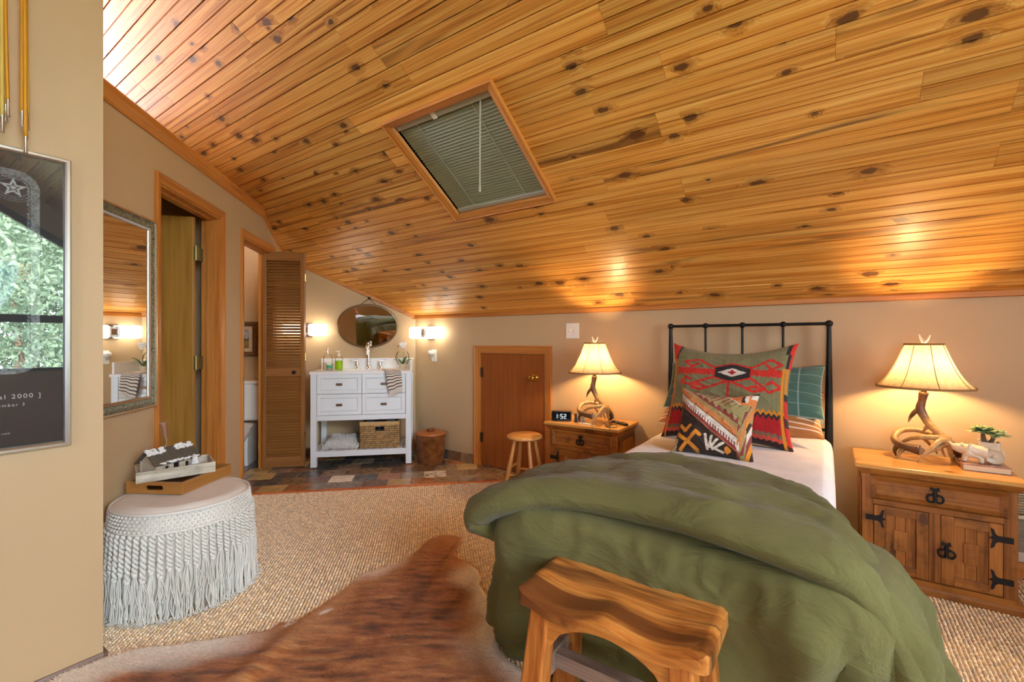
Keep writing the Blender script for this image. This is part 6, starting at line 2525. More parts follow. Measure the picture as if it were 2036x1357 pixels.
# log cabin ornament
M['logs'] = plain('white_log', srgb(204, 190, 168), 0.8, 0, 0.12, 40)
M['snow'] = plain('flocked_snow', srgb(242, 242, 240), 0.9, 0, 0.03, 40, 0.8, 300)
M['shingle'] = plain('dark_roof', srgb(92, 84, 72), 0.9, 0, 0.15, 60, 0.6, 300)
hx, hy = 0.135, 0.095
ca_, sa_ = math.cos(cang), math.sin(cang)
hb = thing('log_cabin', 'miniature snowy log cabin ornament standing in the whitewashed crate', 'ornament', (cx0 + ca_ * 0.130 - sa_ * 0.108, cy0 + sa_ * 0.130 + ca_ * 0.108, ZC + 0.0075), cang + math.radians(30))
hb.scale = (1.3, 1.3, 1.3)
HX2, HY2, HZ = 0.068, 0.040, 0.058
nl_ = 8
for i in range(nl_):
    z = (i + 0.5) * HZ / nl_
    r = HZ / nl_ / 2 * 1.05
    mb = MB()
    for y in (-HY2, HY2):
        for xa, xb in (((-HX2 - 0.006, -0.046), (-0.026, -0.010), (0.012, 0.030), (0.048, HX2 + 0.006)) if (y < 0 and 1 <= i <= 5) else ((-HX2 - 0.006, -0.010), (0.012, HX2 + 0.006)) if (y < 0 and i == 0) else ((-HX2 - 0.006, HX2 + 0.006),)):
            mb.tube([(xa, y, z), (xb, y, z)], r, 8)
    for x in (-HX2, HX2):
        mb.tube([(x, -HY2 - 0.006, z), (x, HY2 + 0.006, z)], r, 8)
    mb.build('log_course', M['logs'], hb, smooth=50)
mb = MB()
for sx in (-1, 1):
    mb.prism([(-HY2, HZ - 0.002), (HY2, HZ - 0.002), (0, HZ + 0.036)], 'X', sx * HX2 - 0.004, sx * HX2 + 0.004)
mb.build('gable', M['logs'], hb)
mb = MB()
for sy in (-1, 1):
    mb.hexa([(-HX2 - 0.018, sy * (HY2 + 0.016), HZ - 0.012), (HX2 + 0.018, sy * (HY2 + 0.016), HZ - 0.012), (HX2 + 0.018, 0, HZ + 0.038), (-HX2 - 0.018, 0, HZ + 0.038)][::1],
            [(-HX2 - 0.018, sy * (HY2 + 0.016), HZ - 0.007), (HX2 + 0.018, sy * (HY2 + 0.016), HZ - 0.007), (HX2 + 0.018, 0, HZ + 0.044), (-HX2 - 0.018, 0, HZ + 0.044)])
rf = mb.build('roof', M['shingle'], hb)
mb = MB()
r_ = random.Random(4)
for i in range(150):
    if i < 60:
        x, t, sy = r_.uniform(-HX2 - 0.016, -HX2 + 0.045), r_.uniform(0, 0.35), -1
    elif i < 115:
        x, t, sy = r_.uniform(0.02, HX2 + 0.012), r_.uniform(0, 0.28), -1
    else:
        x, t, sy = r_.uniform(-0.06, HX2 + 0.014), r_.uniform(0.90, 1.0), -1
    y = sy * (HY2 + 0.016) * t
    z = lerp(HZ + 0.045, HZ - 0.006, t)
    mb.ball((x, y, z), (r_.uniform(0.004, 0.009), r_.uniform(0.004, 0.008), r_.uniform(0.002, 0.005)), 6, 4)
kind(mb.build('snow', M['snow'], rf, smooth=True), 'stuff')
MB().box(-0.007, -HY2 - 0.001, 0.0, 0.009, -HY2 + 0.003, 0.042).build('doorway', M['blackplastic'], hb)
for x in (-0.036, 0.039):
    MB().box(x - 0.009, -HY2 + 0.001, 0.014, x + 0.009, -HY2 + 0.004, 0.040).build('window_hole', M['blackplastic'], hb)
    mb = MB().box(x - 0.012, -HY2 - 0.008, 0.010, x - 0.008, -HY2, 0.044).box(x + 0.008, -HY2 - 0.008, 0.010, x + 0.012, -HY2, 0.044).box(x - 0.012, -HY2 - 0.008, 0.040, x + 0.012, -HY2, 0.045).box(x - 0.012, -HY2 - 0.008, 0.009, x + 0.012, -HY2, 0.013)
    mb.build('window_frame', M['logs'], hb)
# foil smoke curl
P = spline([(-0.012, 0.0, HZ + 0.04), (-0.006, 0.0, HZ + 0.062), (-0.010, 0.0, HZ + 0.09), (-0.016, 0.0, HZ + 0.128), (-0.022, 0.0, HZ + 0.14)], 14)
vs, fs = [], []
for i, p in enumerate(P):
    w_ = 0.002 + 0.013 * smoothstep(0.1, 1.0, i / 14)
    vs += [(p[0] - w_, p[1] - 0.003 * i / 14, p[2]), (p[0], p[1] + 0.005 * i / 14, p[2]), (p[0] + w_, p[1] - 0.003 * i / 14, p[2])]
for i in range(14):
    fs += [(i * 3, i * 3 + 1, i * 3 + 4, i * 3 + 3), (i * 3 + 1, i * 3 + 2, i * 3 + 5, i * 3 + 4)]
o = MB().add(vs, fs).build('smoke_curl', plain('pinkish_foil', (0.80, 0.66, 0.62), 0.25, 0.9), hb, smooth=True)
solid(o, 0.001, 0)
tr = thing('toy_tree', 'tiny snow covered fir tree beside the log cabin', 'ornament', (cx0 + ca_ * 0.236 - sa_ * 0.072, cy0 + sa_ * 0.236 + ca_ * 0.072, ZC + 0.0075), 0)
MB().tube([(0, 0, 0), (0, 0, 0.02)], 0.005, 8).build('trunk', M['bark'], tr)
mb = MB()
for i in range(7):
    z = 0.008 + i * 0.0095
    r = 0.026 * (1 - i / 7.6)
    for q in range(9):
        a = 2 * PI * q / 9 + i
        mb.ball((r * 0.72 * math.cos(a), r * 0.72 * math.sin(a), z), (0.009, 0.009, 0.0075), 6, 4)
mb.lathe([(0.024, 0.006), (0.014, 0.04), (0.0, 0.084)], 12)
mb.build('branches', M['snow'], tr, smooth=True)

# ------------------------------------------------------------------ cowhide rug
M['hide'] = vcol('cowhide', 0.75, 0.5, 160, sheen=0.25, var=0.12)
OUT = [(-2.225, 0.36), (-2.24, 0.47), (-2.19, 0.60), (-2.10, 0.70), (-2.02, 0.80), (-1.93, 0.92), (-1.885, 0.99), (-1.90, 1.03), (-1.86, 1.05), (-1.86, 1.14), (-1.89, 1.28), (-1.935, 1.43), (-1.94, 1.50), (-1.90, 1.60), (-1.86, 1.70), (-1.89, 1.80), (-1.93, 1.92), (-1.92, 2.00), (-1.87, 2.06), (-1.82, 2.08), (-1.775, 2.02), (-1.72, 1.92), (-1.64, 1.88), (-1.52, 1.85), (-1.44, 1.80), (-1.40, 1.74), (-1.34, 1.70), (-1.22, 1.62), (-1.10, 1.50), (-1.02, 1.40), (-0.80, 1.34), (-0.55, 1.10), (-0.42, 0.80), (-0.40, 0.45), (-0.62, 0.22), (-0.95, 0.30), (-1.15, 0.10), (-1.45, -0.05), (-1.72, 0.18), (-1.98, 0.22)]
CXH, CYH = -1.30, 0.95
nO = len(OUT)


def out_at(t):
    x = t * nO
    i = int(x) % nO
    f = x - int(x)
    p0, p1, p2, p3 = OUT[i - 1], OUT[i], OUT[(i + 1) % nO], OUT[(i + 2) % nO]
    return tuple(0.5 * (2 * b + (c - a) * f + (2 * a - 5 * b + 4 * c - d) * f * f + (3 * b - a - 3 * c + d) * f ** 3) for a, b, c, d in zip(p0, p1, p2, p3))


def hide_z(x, y, e):
    # gentle ripples, a fold near the neck, edges just off the carpet
    z = 0.014 + 0.010 * nz(x * 2.2, y * 2.2, 1.0) + 0.008 * nz(x * 5, y * 5, 4.0)
    z += 0.022 * math.exp(-((x + 1.79 + 0.35 * (y - 1.1)) / 0.05) ** 2) * smoothstep(1.15, 0.9, y) * smoothstep(0.2, 0.5, y)
    z += 0.018 * math.exp(-((x + 1.86) / 0.10) ** 2 - ((y - 1.95) / 0.12) ** 2)
    return max(0.008, z) * smoothstep(0, 0.03, e) + 0.006


HB = [srgb(204, 146, 84), srgb(170, 100, 44), srgb(112, 60, 23), srgb(54, 32, 16)]
HW_ = srgb(238, 228, 212)


def hide_col(x, y, e):
    # s runs along the lie of the hair, q across it
    s_, q_ = x * 0.80 + y * 0.60, -x * 0.60 + y * 0.80
    n = nz(x * 1.8, y * 1.8, 3) * 0.45 + nz(s_ * 7, q_ * 34, 6) * 0.60 + nz(s_ * 20, q_ * 90, 9) * 0.45
    t = min(1, max(0, 0.46 + n * 0.85))
    c = mixc(HB[0], HB[1], min(1, t * 2)) if t < 0.5 else mixc(HB[1], HB[2], min(1, t * 2 - 1))
    c = mixc(c, HB[3], 0.55 * smoothstep(0.05, 0.5, nz(s_ * 7, q_ * 36, 12)) * smoothstep(0.05, 0.35, e))
    c = mixc(c, HB[0], 0.6 * smoothstep(0.26, 0.06, e))
    # cream flanks along the near edge and beside the bed, two white nicks
    left = smoothstep(0.34, 0.10, e + 0.16 * nz(s_ * 4, q_ * 9, 5)) * smoothstep(1.02, 0.80, y) * smoothstep(-1.72, -1.95, x)
    top_ = smoothstep(0.12, 0.0, e + 0.06 * nz(x * 7, y * 7, 8)) * smoothstep(1.32, 1.45, y) * smoothstep(1.75, 1.6, y)
    right = smoothstep(0.30, 0.10, e + 0.18 * nz(s_ * 4, q_ * 8, 2)) * smoothstep(-1.62, -1.5, x) * smoothstep(1.2, 1.4, y)
    p1 = smoothstep(0.024, 0.014, math.hypot((x + 1.80) * 1.6, (y - 1.17) * 0.6))
    p2 = smoothstep(0.024, 0.014, math.hypot((x + 1.84) * 1.6, (y - 1.04) * 0.7))
    return mixc(c, HW_, min(1, left * 0.95 + top_ * 0.75 + right * 0.85 + p1 + p2))


def edge_pt(u, v):
    bx_, by_ = out_at(u)
    d = 1 + 0.010 * nz(u * 60, 2.0) * 1.0
    return CXH + (bx_ - CXH) * (1 - v) * d, CYH + (by_ - CYH) * (1 - v) * d


def edge_dist(u, v):
    bx_, by_ = out_at(u)
    x, y = edge_pt(u, v)
    return math.hypot(x - bx_, y - by_)


def hide_fn(u, v):
    x, y = edge_pt(u, v)
    return (x, y, hide_z(x, y, edge_dist(u, v)))


hr = thing('cowhide_rug', 'brown brindle cowhide rug on the carpet beside the bench', 'rug', (0, 0, 0))
mb = MB().grid(hide_fn, 420, 130, wrapu=True, colfn=lambda u, v: hide_col(*edge_pt(u, v), edge_dist(u, v)))
hd = mb.build('hide', M['hide'], hr, smooth=True)
solid(hd, 0.004, -1)
# short hair, lying along the back
hrng = np.random.default_rng(9)
n = 60000
uu = hrng.random(n)
vv_ = 1 - np.sqrt(hrng.random(n))
V = np.zeros((n, 3, 3), np.float32)
Cc = np.ones((n, 3, 4), np.float32)
cnt = 0
for i in range(n):
    u, v = uu[i], vv_[i]
    x, y = edge_pt(u, v)
    if y < 0.15 or x > -0.8:
        continue
    e = edge_dist(u, v)
    z = hide_z(x, y, e)
    a = 0.7 + 0.9 * nz(x * 1.5, y * 1.5, 20) + hrng.normal(0, 0.25)
    L = hrng.uniform(0.010, 0.020)
    dx, dy = -math.cos(a) * L, -math.sin(a) * L
    w_ = 0.0011
    V[cnt] = ((x - dy / L * w_, y + dx / L * w_, z), (x + dy / L * w_, y - dx / L * w_, z), (x + dx, y + dy, z + hrng.uniform(0.002, 0.006)))
    c = hide_col(x, y, e)
    Cc[cnt, :, :3] = np.array(c) * hrng.uniform(0.7, 1.25)
    cnt += 1
V, Cc = V[:cnt], Cc[:cnt]
me = bpy.data.meshes.new('hair')
me.vertices.add(cnt * 3)
me.vertices.foreach_set('co', V.ravel())
me.loops.add(cnt * 3)
me.loops.foreach_set('vertex_index', np.arange(cnt * 3, dtype=np.int32))
me.polygons.add(cnt)
me.polygons.foreach_set('loop_start', np.arange(0, cnt * 3, 3, dtype=np.int32))
me.update(calc_edges=True)
at = me.color_attributes.new('col', 'FLOAT_COLOR', 'POINT')
at.data.foreach_set('color', Cc.ravel())
me.materials.append(M['hide'])
o = bpy.data.objects.new('hair', me)
COL.objects.link(o)
o.parent = hr
o['kind'] = 'stuff'

# ------------------------------------------------------------------ things on the nightstands
ck = thing('alarm_clock', 'black digital alarm clock reading 1:52 on the nightstand', 'clock', (-1.678, 3.075, NZ), math.radians(24))
MB().box(-0.076, 0, 0.004, 0.076, 0.055, 0.076).build('case', M['blackplastic'], ck, bevel=0.005)
MB().box(-0.068, -0.0015, 0.010, 0.068, 0.0005, 0.070).build('display', plain('display_black', (0.004, 0.004, 0.005), 0.12), ck)
MB().box(-0.06, 0.008, 0, 0.06, 0.045, 0.005).build('foot', M['blackplastic'], ck)
SEG = {'1': 'bc', '5': 'afgcd', '2': 'abged'}
mb = MB()


def digit(ch, x0, z0, w_, h_):
    t = 0.0032
    R_ = {'a': (x0, z0 + h_ - t, x0 + w_, z0 + h_), 'g': (x0, z0 + h_ / 2 - t / 2, x0 + w_, z0 + h_ / 2 + t / 2), 'd': (x0, z0, x0 + w_, z0 + t),
          'f': (x0, z0 + h_ / 2, x0 + t, z0 + h_), 'b': (x0 + w_ - t, z0 + h_ / 2, x0 + w_, z0 + h_), 'e': (x0, z0, x0 + t, z0 + h_ / 2), 'c': (x0 + w_ - t, z0, x0 + w_, z0 + h_ / 2)}
    for s_ in SEG[ch]:
        a, b, c, d = R_[s_]
        mb.box(a, -0.0025, b, c, -0.0015, d)


digit('1', -0.046, 0.022, 0.016, 0.034)
digit('5', -0.006, 0.022, 0.017, 0.034)
digit('2', 0.020, 0.022, 0.017, 0.034)
for z in (0.030, 0.044):
    mb.box(-0.020, -0.0025, z, -0.0165, -0.0015, z + 0.0035)
mb.build('digits', M['digit'], ck)

lb = thing('lip_balm', 'slim dark blue balm tube standing beside the alarm clock', 'tube', (-1.578, 3.120, NZ))
MB().lathe([(0, 0), (0.0095, 0), (0.0098, 0.002), (0.0098, 0.044), (0, 0.044)], 14).build('tube_body', plain('navy_tube', srgb(30, 66, 90), 0.35), lb, smooth=40)
MB().lathe([(0.0099, 0.044), (0.0099, 0.062), (0.009, 0.064), (0, 0.064)], 14).build('cap', plain('navy_cap', srgb(24, 48, 66), 0.35), lb, smooth=40)
o = MB().lathe([(0, 0), (0.015, 0), (0.016, 0.004), (0.016, 0.072), (0.011, 0.078), (0.011, 0.084), (0, 0.084)], 16).rot(Matrix.Rotation(PI / 2, 3, 'Y')).build('lotion_bottle', plain('white_lotion', srgb(226, 220, 206), 0.35), None, smooth=40, loc=(-1.600, 3.165, NZ + 0.016 + 0.014))
tag(o, 'small white lotion bottle lying behind the blue balm tube', 'bottle')
o.location.z = NZ + 0.0165
cdk = MB().box(-0.052, -0.026, 0, 0.052, 0.026, 0.006).build('white_box', plain('white_card', srgb(232, 228, 220), 0.5), None, bevel=0.0015)
cdk.location, cdk.rotation_euler = (-1.478, 3.085, NZ), (0, 0, math.radians(-8))
tag(cdk, 'flat white card box lying before the antler lamp', 'box')
# eyeglasses
eg = thing('eyeglasses', 'pair of thin framed eyeglasses on the nightstand corner', 'glasses', (-1.325, 3.055, NZ), math.radians(105))
for sy in (-1, 1):
    mb = MB().tube([(0.0, sy * 0.034 + 0.026 * math.cos(t), 0.022 + 0.019 * math.sin(t)) for t in [2 * PI * i / 20 for i in range(21)]], 0.0016, 6, caps=False)
    rm = mb.build('rim', M['bronze'], eg, smooth=True)
    MB().prism([(sy * 0.034 + 0.025 * math.cos(t), 0.022 + 0.018 * math.sin(t)) for t in [2 * PI * i / 20 for i in range(20)]], 'X', -0.0006, 0.0006).build('lens', M['clearglass'], rm)
    MB().tube(spline([(0.0, sy * 0.062, 0.026), (-0.05, sy * 0.066, 0.027), (-0.10, sy * 0.062, 0.024), (-0.135, sy * 0.058, 0.003)], 12), 0.0018, 6).build('temple', M['blackplastic'], eg, smooth=True)
MB().tube(spline([(0.0, -0.009, 0.024), (0.002, 0, 0.029), (0.0, 0.009, 0.024)], 6), 0.0016, 6).build('bridge', M['bronze'], eg, smooth=True)
# lamp cord / charging cable
P = spline([(-1.42, 3.23, NZ + 0.08), (-1.37, 3.26, NZ + 0.072), (-1.31, 3.22, NZ + 0.035), (-1.265, 3.15, NZ + 0.006), (-1.235, 3.08, NZ + 0.005), (-1.25, 3.04, NZ + 0.005), (-1.30, 3.045, NZ + 0.005), (-1.32, 3.10, NZ + 0.005), (-1.27, 3.16, NZ + 0.008), (-1.23, 3.19, NZ + 0.022), (-1.20, 3.17, NZ + 0.02)], 60)
o = MB().tube(P, 0.0024, 6).build('charging_cable', M['blackplastic'], None, smooth=True)
tag(o, 'thin dark cable looping across the nightstand from the lamp', 'cable')
rc = thing('remote_control', 'black remote control at the back edge of the nightstand', 'remote', (-1.265, 3.215, NZ), math.radians(-32))
MB().box(-0.082, -0.017, 0.0, 0.082, 0.017, 0.017).build('case', M['blackplastic'], rc, bevel=0.006, seg=3)
mb = MB()
for i in range(6):
    for q in (-1, 0, 1):
        mb.ball((-0.05 + i * 0.018, q * 0.009, 0.017), (0.004, 0.003, 0.0015), 8, 4)
kind(mb.build('buttons', plain('rubber_button', (0.06, 0.06, 0.065), 0.6), rc, smooth=True), 'stuff')

# book and elephant planter
bkx = thing('book', 'hardback book with a mauve and brown dust jacket under the planter', 'book', (0.600, 3.005, NZ), math.radians(-1))
cov = N('dust_jacket')
v = cov.obj(False)
M['jacket'] = cov.bsdf(cov.ramp(cov.noise(v, 14, 4, 0.6, 1.0), [(0.35, srgb(84, 56, 66)), (0.5, srgb(150, 116, 122)), (0.62, srgb(176, 128, 84)), (0.75, srgb(92, 58, 40))]), 0.25, 0, None, coat=0.3)
MB().box(-0.075, 0, 0, 0.088, 0.245, 0.003).box(-0.075, 0, 0.027, 0.088, 0.245, 0.030).box(-0.075, 0, 0, -0.072, 0.245, 0.03).build('cover', M['jacket'], bkx, bevel=0.001)
MB().box(-0.071, 0.003, 0.003, 0.085, 0.242, 0.027).build('page_block', plain('book_pages', srgb(226, 206, 172), 0.8), bkx)

pz = NZ + 0.0305
pl = thing('planter', 'white ceramic planter shaped as a four-legged animal pulling a cart', 'planter', (0.632, 3.105, pz), math.radians(-10))
M['glaze'] = plain('cream_glaze', srgb(226, 212, 186), 0.14, 0, 0.02, 20, 0.12, 60)
mb = MB()
# hollow cart pot
R8 = lambda a, b, r, n=6: [(a - r + r * math.cos(t), b - r + r * math.sin(t)) for t in [PI / 2 * i / n for i in range(n + 1)]]


def rrect(a, b, r):
    q = R8(a, b, r)
    return q + [(-x, y) for x, y in q[::-1]] + [(-x, -y) for x, y in q] + [(x, -y) for x, y in q[::-1]]


secs = [(0.030, 0.036, 0.018), (0.034, 0.040, 0.030), (0.037, 0.043, 0.075), (0.038, 0.044, 0.100), (0.033, 0.039, 0.100), (0.032, 0.038, 0.085)]
rings = [[(0.002 + x, y + 0.012, z) for x, y in rrect(a, b, 0.014)] for a, b, z in secs]
n_ = len(rings[0])
vs = [p for r in rings for p in r]
fs = [tuple(range(n_))[::-1]] + [(i * n_ + q, i * n_ + (q + 1) % n_, (i + 1) * n_ + (q + 1) % n_, (i + 1) * n_ + q) for i in range(len(rings) - 1) for q in range(n_)]
fs.append(tuple(range((len(rings) - 1) * n_, len(rings) * n_)))
MB().add(vs, fs).build('cart_pot', M['glaze'], pl, smooth=50)
for sy in (-1, 1):
    MB().lathe([(0, -0.006), (0.034, -0.006), (0.036, 0), (0.033, 0.005), (0.028, 0.002), (0.010, 0.003), (0.008, 0.007), (0, 0.008)], 24).rot(Matrix.Rotation(PI / 2, 3, 'X')).build('cart_wheel', M['glaze'], pl, smooth=40, loc=(0.020, 0.012 + sy * 0.044, 0.036))
# the animal: one skin grown over a skeleton
me = bpy.data.meshes.new('animal_body')
sk_v = [(-0.030, 0, 0.058), (-0.055, 0, 0.060), (-0.078, 0, 0.066), (-0.096, 0, 0.066), (-0.108, 0, 0.048),
        (-0.012, 0, 0.056),
        (-0.072, -0.017, 0.034), (-0.074, -0.019, 0.006), (-0.072, 0.017, 0.034), (-0.076, 0.019, 0.006),
        (-0.018, -0.018, 0.032), (-0.016, -0.020, 0.006), (-0.018, 0.018, 0.032), (-0.018, 0.020, 0.006),
        (-0.118, 0, 0.078), (-0.130, 0, 0.096), (-0.086, -0.014, 0.080), (-0.080, -0.018, 0.092), (-0.086, 0.014, 0.080), (-0.080, 0.018, 0.092)]
sk_r = [0.034, 0.032, 0.027, 0.026, 0.017, 0.030, 0.011, 0.010, 0.011, 0.010, 0.011, 0.010, 0.011, 0.010, 0.008, 0.004, 0.007, 0.003, 0.007, 0.003]
sk_e = [(0, 1), (1, 2), (2, 3), (3, 4), (0, 5), (1, 6), (6, 7), (1, 8), (8, 9), (5, 10), (10, 11), (5, 12), (12, 13), (3, 14), (14, 15), (2, 16), (16, 17), (2, 18), (18, 19)]
me.from_pydata(sk_v, sk_e, [])
bod = bpy.data.objects.new('animal_body', me)
COL.objects.link(bod)
bod.parent = pl
skm = bod.modifiers.new('skin', 'SKIN')
for i, r in enumerate(sk_r):
    me.skin_vertices[0].data[i].radius = (r, r)
me.skin_vertices[0].data[0].use_root = True
ss = bod.modifiers.new('sub', 'SUBSURF')
ss.levels = ss.render_levels = 2
dg = bpy.context.evaluated_depsgraph_get()
me2 = bpy.data.meshes.new_from_object(bod.evaluated_get(dg))
bod.modifiers.clear()
bod.data = me2
me2.materials.clear()
me2.materials.append(M['glaze'])
me2.polygons.foreach_set('use_smooth', [True] * len(me2.polygons))
zmin = min(v_.co.z for v_ in me2.vertices)
bod.location = (-0.008, -0.034, -zmin)
MB().add([(x, y + 0.012, 0.088) for x, y in [(0.002 + a, b) for a, b in rrect(0.0325, 0.0385, 0.012)]], [tuple(range(n_))]).build('soil', plain('gravel_soil', srgb(120, 92, 66), 0.95, 0, 0.4, 120, 0.8, 250), pl)
mb = MB()
r_ = random.Random(12)
for i in range(26):
    mb.ball((0.002 + r_.uniform(-0.028, 0.028), 0.012 + r_.uniform(-0.033, 0.033), 0.088 + r_.uniform(0, 0.004)), (r_.uniform(0.004, 0.007), r_.uniform(0.004, 0.007), 0.004), 6, 4)
kind(mb.build('pebbles', plain('pebble', srgb(180, 162, 132), 0.7, 0, 0.3, 40), pl, smooth=True), 'stuff')
su = thing('succulent', 'bushy variegated green succulent with two thick stems', 'plant', (0.602, 3.105, pz + 0.088), math.radians(-10))
MB().tube(spline([(0.020, 0.0, -0.002), (0.014, 0, 0.02), (0.010, 0, 0.05)], 6), [0.012, 0.011, 0.010, 0.0095, 0.009, 0.008, 0.006], 10).build('stem', plain('succulent_stem', srgb(112, 92, 72), 0.8, bstr=0.4), su, smooth=True)
MB().tube(spline([(0.030, 0.01, -0.002), (0.042, 0.01, 0.018), (0.048, 0.008, 0.042)], 6), [0.010, 0.009, 0.009, 0.008, 0.008, 0.007, 0.005], 10).build('stem', plain('succulent_stem_dark', srgb(104, 84, 66), 0.8, bstr=0.4), su, smooth=True)
LCOL = [srgb(70, 112, 60), srgb(98, 136, 76), srgb(180, 190, 130), srgb(56, 92, 60)]
M['leaf'] = vcol('succulent_leaf', 0.4, 0, 100, coat=0.2, var=0.08)
for cx, cy, cz, n_l, spread_ in ((0.008, 0.0, 0.058, 20, 0.062), (0.056, 0.008, 0.048, 17, 0.056)):
    for i in range(n_l):
        t = (i + 0.5) / n_l
        a = i * 2.399
        el = lerp(1.35, -0.15, t)
        L = spread_ * lerp(0.5, 1.0, t)
        d = Vector((math.cos(a) * math.cos(el), math.sin(a) * math.cos(el), math.sin(el)))
        sd = Vector((-math.sin(a), math.cos(a), 0))
        nrm = sd.cross(d)
        vs, cs = [], []
        ca0 = LCOL[r_.randrange(4)]
        ce = LCOL[2] if r_.random() < 0.6 else ca0
        for q in range(6):
            f = q / 5
            w_ = 0.0150 * math.sin(PI * min(1, 0.12 + f * 0.86)) ** 0.7 * (1.25 if 0.4 < f < 0.9 else 1)
            p = Vector((cx, cy, cz)) + d * L * f + nrm * (0.006 * f * f)
            vs += [p - sd * w_ + nrm * 0.002, p - nrm * 0.001, p + sd * w_ + nrm * 0.002]
            cs += [ce, ca0, ce]
        fs = []
        for q in range(5):
            fs += [(q * 3, q * 3 + 1, q * 3 + 4, q * 3 + 3), (q * 3 + 1, q * 3 + 2, q * 3 + 5, q * 3 + 4)]
        o = MB().add(vs, fs, cs).build('leaf', M['leaf'], su, smooth=True)
        solid(o, 0.0022, 0)

# ------------------------------------------------------------------ wall heater low on the knee wall
hx0, hx1, hz0, hz1 = 0.765, 1.55, 0.085, 0.475
ac = thing('wall_heater', 'ivory slatted wall heater low behind the right nightstand', 'heater', (hx0, YE, 0))
M['ivory'] = plain('heater_enamel', srgb(212, 200, 176), 0.4)
MB().box(0, -0.075, hz0, hx1 - hx0, 0, hz0 + 0.05).box(0, -0.075, hz1 - 0.02, hx1 - hx0, 0, hz1).box(0, -0.075, hz0, 0.014, 0, hz1).box(hx1 - hx0 - 0.014, -0.075, hz0, hx1 - hx0, 0, hz1).box(0.0, -0.02, hz0, hx1 - hx0, 0, hz1).box(0.014, -0.072, 0.300, hx1 - hx0 - 0.014, -0.02, 0.318).build('housing', M['ivory'], ac, bevel=0.003)
src = None
z = hz0 + 0.060
while z < hz1 - 0.026:
    if not (0.292 < z < 0.325):
        if src is None:
            src = MB().prism([(-0.070, -0.004), (-0.066, -0.006), (-0.026, 0.004), (-0.028, 0.006)], 'X', 0.014, hx1 - hx0 - 0.014).build('louver_blade', M['ivory'], ac, loc=(0, 0, z))
        else:
            q = src.copy()
            COL.objects.link(q)
            q.location = (0, 0, z)
    z += 0.0135
MB().box(0.0, -0.07, 0.0, hx1 - hx0, 0, hz0 - 0.004).build('wooden_base', M['trimX'], ac, bevel=0.003)
struct('baseboard_knee', MB().box(-1.93, YE - 0.012, 0, 0.76, YE, 0.05), M['trimX'])

# ------------------------------------------------------------------ beyond the second doorway: toilet tank and picture
tk = thing('toilet', 'white toilet tank seen through the second doorway', 'toilet', W2(-1.815, 4.985), PI / 4)
MB().hexa([(-0.20, -0.165, 0.42), (0.185, -0.165, 0.42), (0.185, -0.01, 0.42), (-0.20, -0.01, 0.42)], [(-0.235, -0.195, 0.78), (0.215, -0.195, 0.78), (0.215, -0.005, 0.78), (-0.235, -0.005, 0.78)]).build('tank', M['ceramic'], tk, bevel=0.02, seg=3)
MB().box(-0.245, -0.205, 0.781, 0.225, -0.002, 0.812).build('tank_lid', M['ceramic'], tk, bevel=0.008, seg=3)
mb = MB()
mb.lathe([(0.09, 0.0), (0.10, 0.02), (0.085, 0.12), (0.12, 0.26), (0.175, 0.36), (0.185, 0.40), (0.150, 0.40), (0.12, 0.33), (0.0, 0.26)], 28, (0, -0.42, 0), 1.0, 1.25)
mb.box(-0.10, -0.26, 0.0, 0.10, -0.02, 0.38)
mb.build('bowl', M['ceramic'], tk, smooth=50)
MB().lathe([(0.190, 0.402), (0.192, 0.412), (0.10, 0.424), (0, 0.425)], 28, (0, -0.42, 0), 1.0, 1.25).build('seat_lid', M['ceramic'], tk, smooth=50)
o = MB().lathe([(0, 0), (0.022, 0), (0.024, 0.02), (0.020, 0.09), (0.010, 0.11), (0.010, 0.13), (0, 0.13)], 14).build('spray_bottle', plain('yellow_bottle', srgb(214, 180, 40), 0.35), None, smooth=40)
o.location = W2(-1.840, 4.86, 0.8125)
tag(o, 'small yellow bottle on the toilet tank lid', 'bottle')
pc = thing('framed_painting', 'small landscape painting in a dark wooden frame in the bathroom', 'picture', W2(-1.715, V0, 0), PI / 4)
M['rustic'] = wood('rustic_frame', srgb(70, 44, 24), srgb(104, 70, 40), srgb(136, 98, 62), 'X', 2.0, 20, 0.6, wear=0.3)


def mitredY(mb, sec, x0, z0, x1, z1):
    m_ = len(sec)
    vs, fs = [], []
    for cx, cz, sx, sz in ((x0, z0, 1, 1), (x1, z0, -1, 1), (x1, z1, -1, -1), (x0, z1, 1, -1)):
        vs += [(cx + sx * d, -y, cz + sz * d) for d, y in sec]
    for i in range(4):
        j = (i + 1) % 4
        for q in range(m_):
            q2 = (q + 1) % m_
            fs.append((i * m_ + q, i * m_ + q2, j * m_ + q2, j * m_ + q))
    return mb.add(vs, fs)


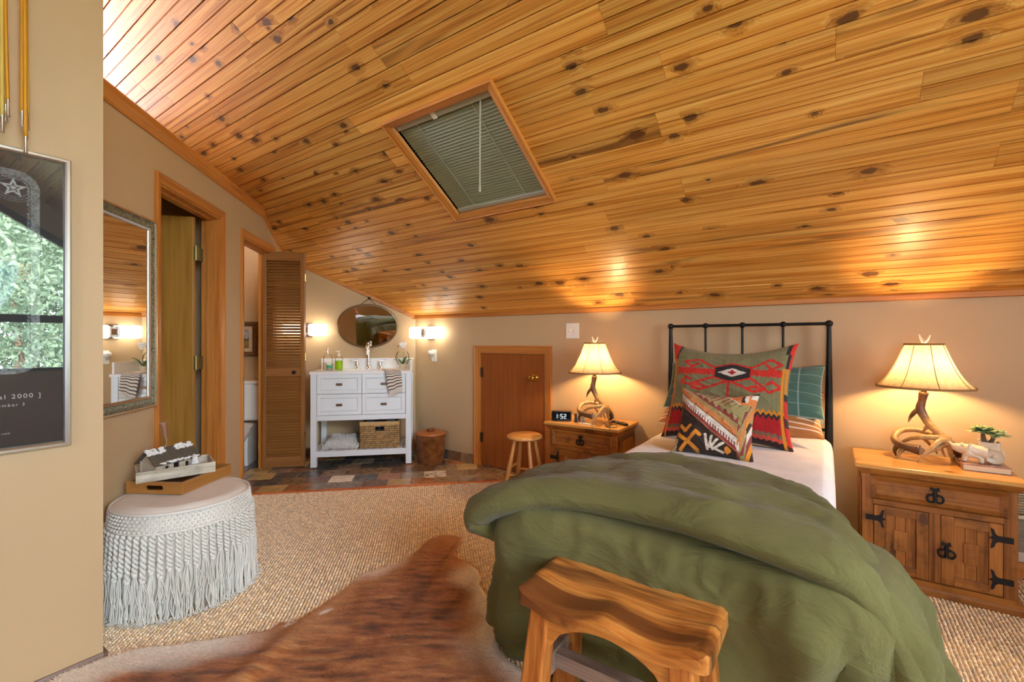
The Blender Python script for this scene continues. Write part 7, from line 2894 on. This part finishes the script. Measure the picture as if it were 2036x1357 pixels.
qx0, qx1, qz0, qz1 = -0.40, 0.0, 1.045, 1.395
mitredY(MB(), [(0, 0.001), (0, 0.026), (0.012, 0.034), (0.030, 0.028), (0.048, 0.018), (0.048, 0.001)], qx0, qz0, qx1, qz1).build('frame', M['rustic'], pc, smooth=25)
mitredY(MB(), [(0.046, 0.001), (0.046, 0.014), (0.082, 0.010), (0.082, 0.001)], qx0, qz0, qx1, qz1).build('mat_board', plain('linen_mat', srgb(206, 184, 150), 0.8), pc)


def paint_col(u, v):
    n = nz(u * 5, v * 9, 1) * 0.3 + nz(u * 14, v * 30, 2) * 0.2
    t = v + n * 0.25
    if t > 0.55:
        return mixc(srgb(188, 186, 176), srgb(112, 116, 122), min(1, max(0, (nz(u * 4, v * 4, 7) + 0.4))))
    if t > 0.42:
        return srgb(88, 84, 76)
    return mixc(srgb(176, 138, 72), srgb(112, 86, 50), min(1, max(0, 0.5 + n * 2)))


MB().grid(lambda u, v: (lerp(qx0 + 0.08, qx1 - 0.08, u), -0.008, lerp(qz0 + 0.08, qz1 - 0.08, v)), 40, 40, colfn=paint_col).build('painting', M['print'], pc)
# the bathroom's own ceiling bulb
bl2 = thing('ceiling_bulb', 'small lit globe lamp on the bathroom ceiling', 'lamp', W2(-2.05, 4.25, 2.28), 0)
MB().lathe([(0.05, -0.02), (0.05, 0.0)], 18).build('base', M['chrome'], bl2)
MB().ball((0, 0, -0.07), 0.055, 16, 10).build('globe', emitter('bath_globe', (1.0, 0.82, 0.6), 26.0), bl2, smooth=True)

# ------------------------------------------------------------------ the second bed, behind the camera: the oval mirror shows it
def turn(o):
    """carry an object of the first bed over to the second one, which faces it"""
    o.matrix_world = Matrix.Translation((-1.2, 0.84, 0)) @ Matrix.Rotation(PI, 4, 'Z') @ o.matrix_world
    return o


bpy.context.view_layer.update()
for src_, lab in ((bed, 'black iron single bed standing opposite, mirrored above the vanity'), (duv, 'olive green linen duvet folded on the opposite bed mirrored above the vanity'), (bench, 'rustic wooden bench at the foot of the opposite, mirrored bed')):
    q = dup(src_)
    turn(q)
    q['label'] = lab
for src_, lab in ((bsp, 'white textured bedspread on the opposite bed mirrored above the vanity'), (bpy.data.objects['kilim_pillow'], 'red and olive kilim pillow on the opposite bed mirrored above the vanity')):
    q = src_.copy()
    COL.objects.link(q)
    turn(q)
    q['label'] = lab
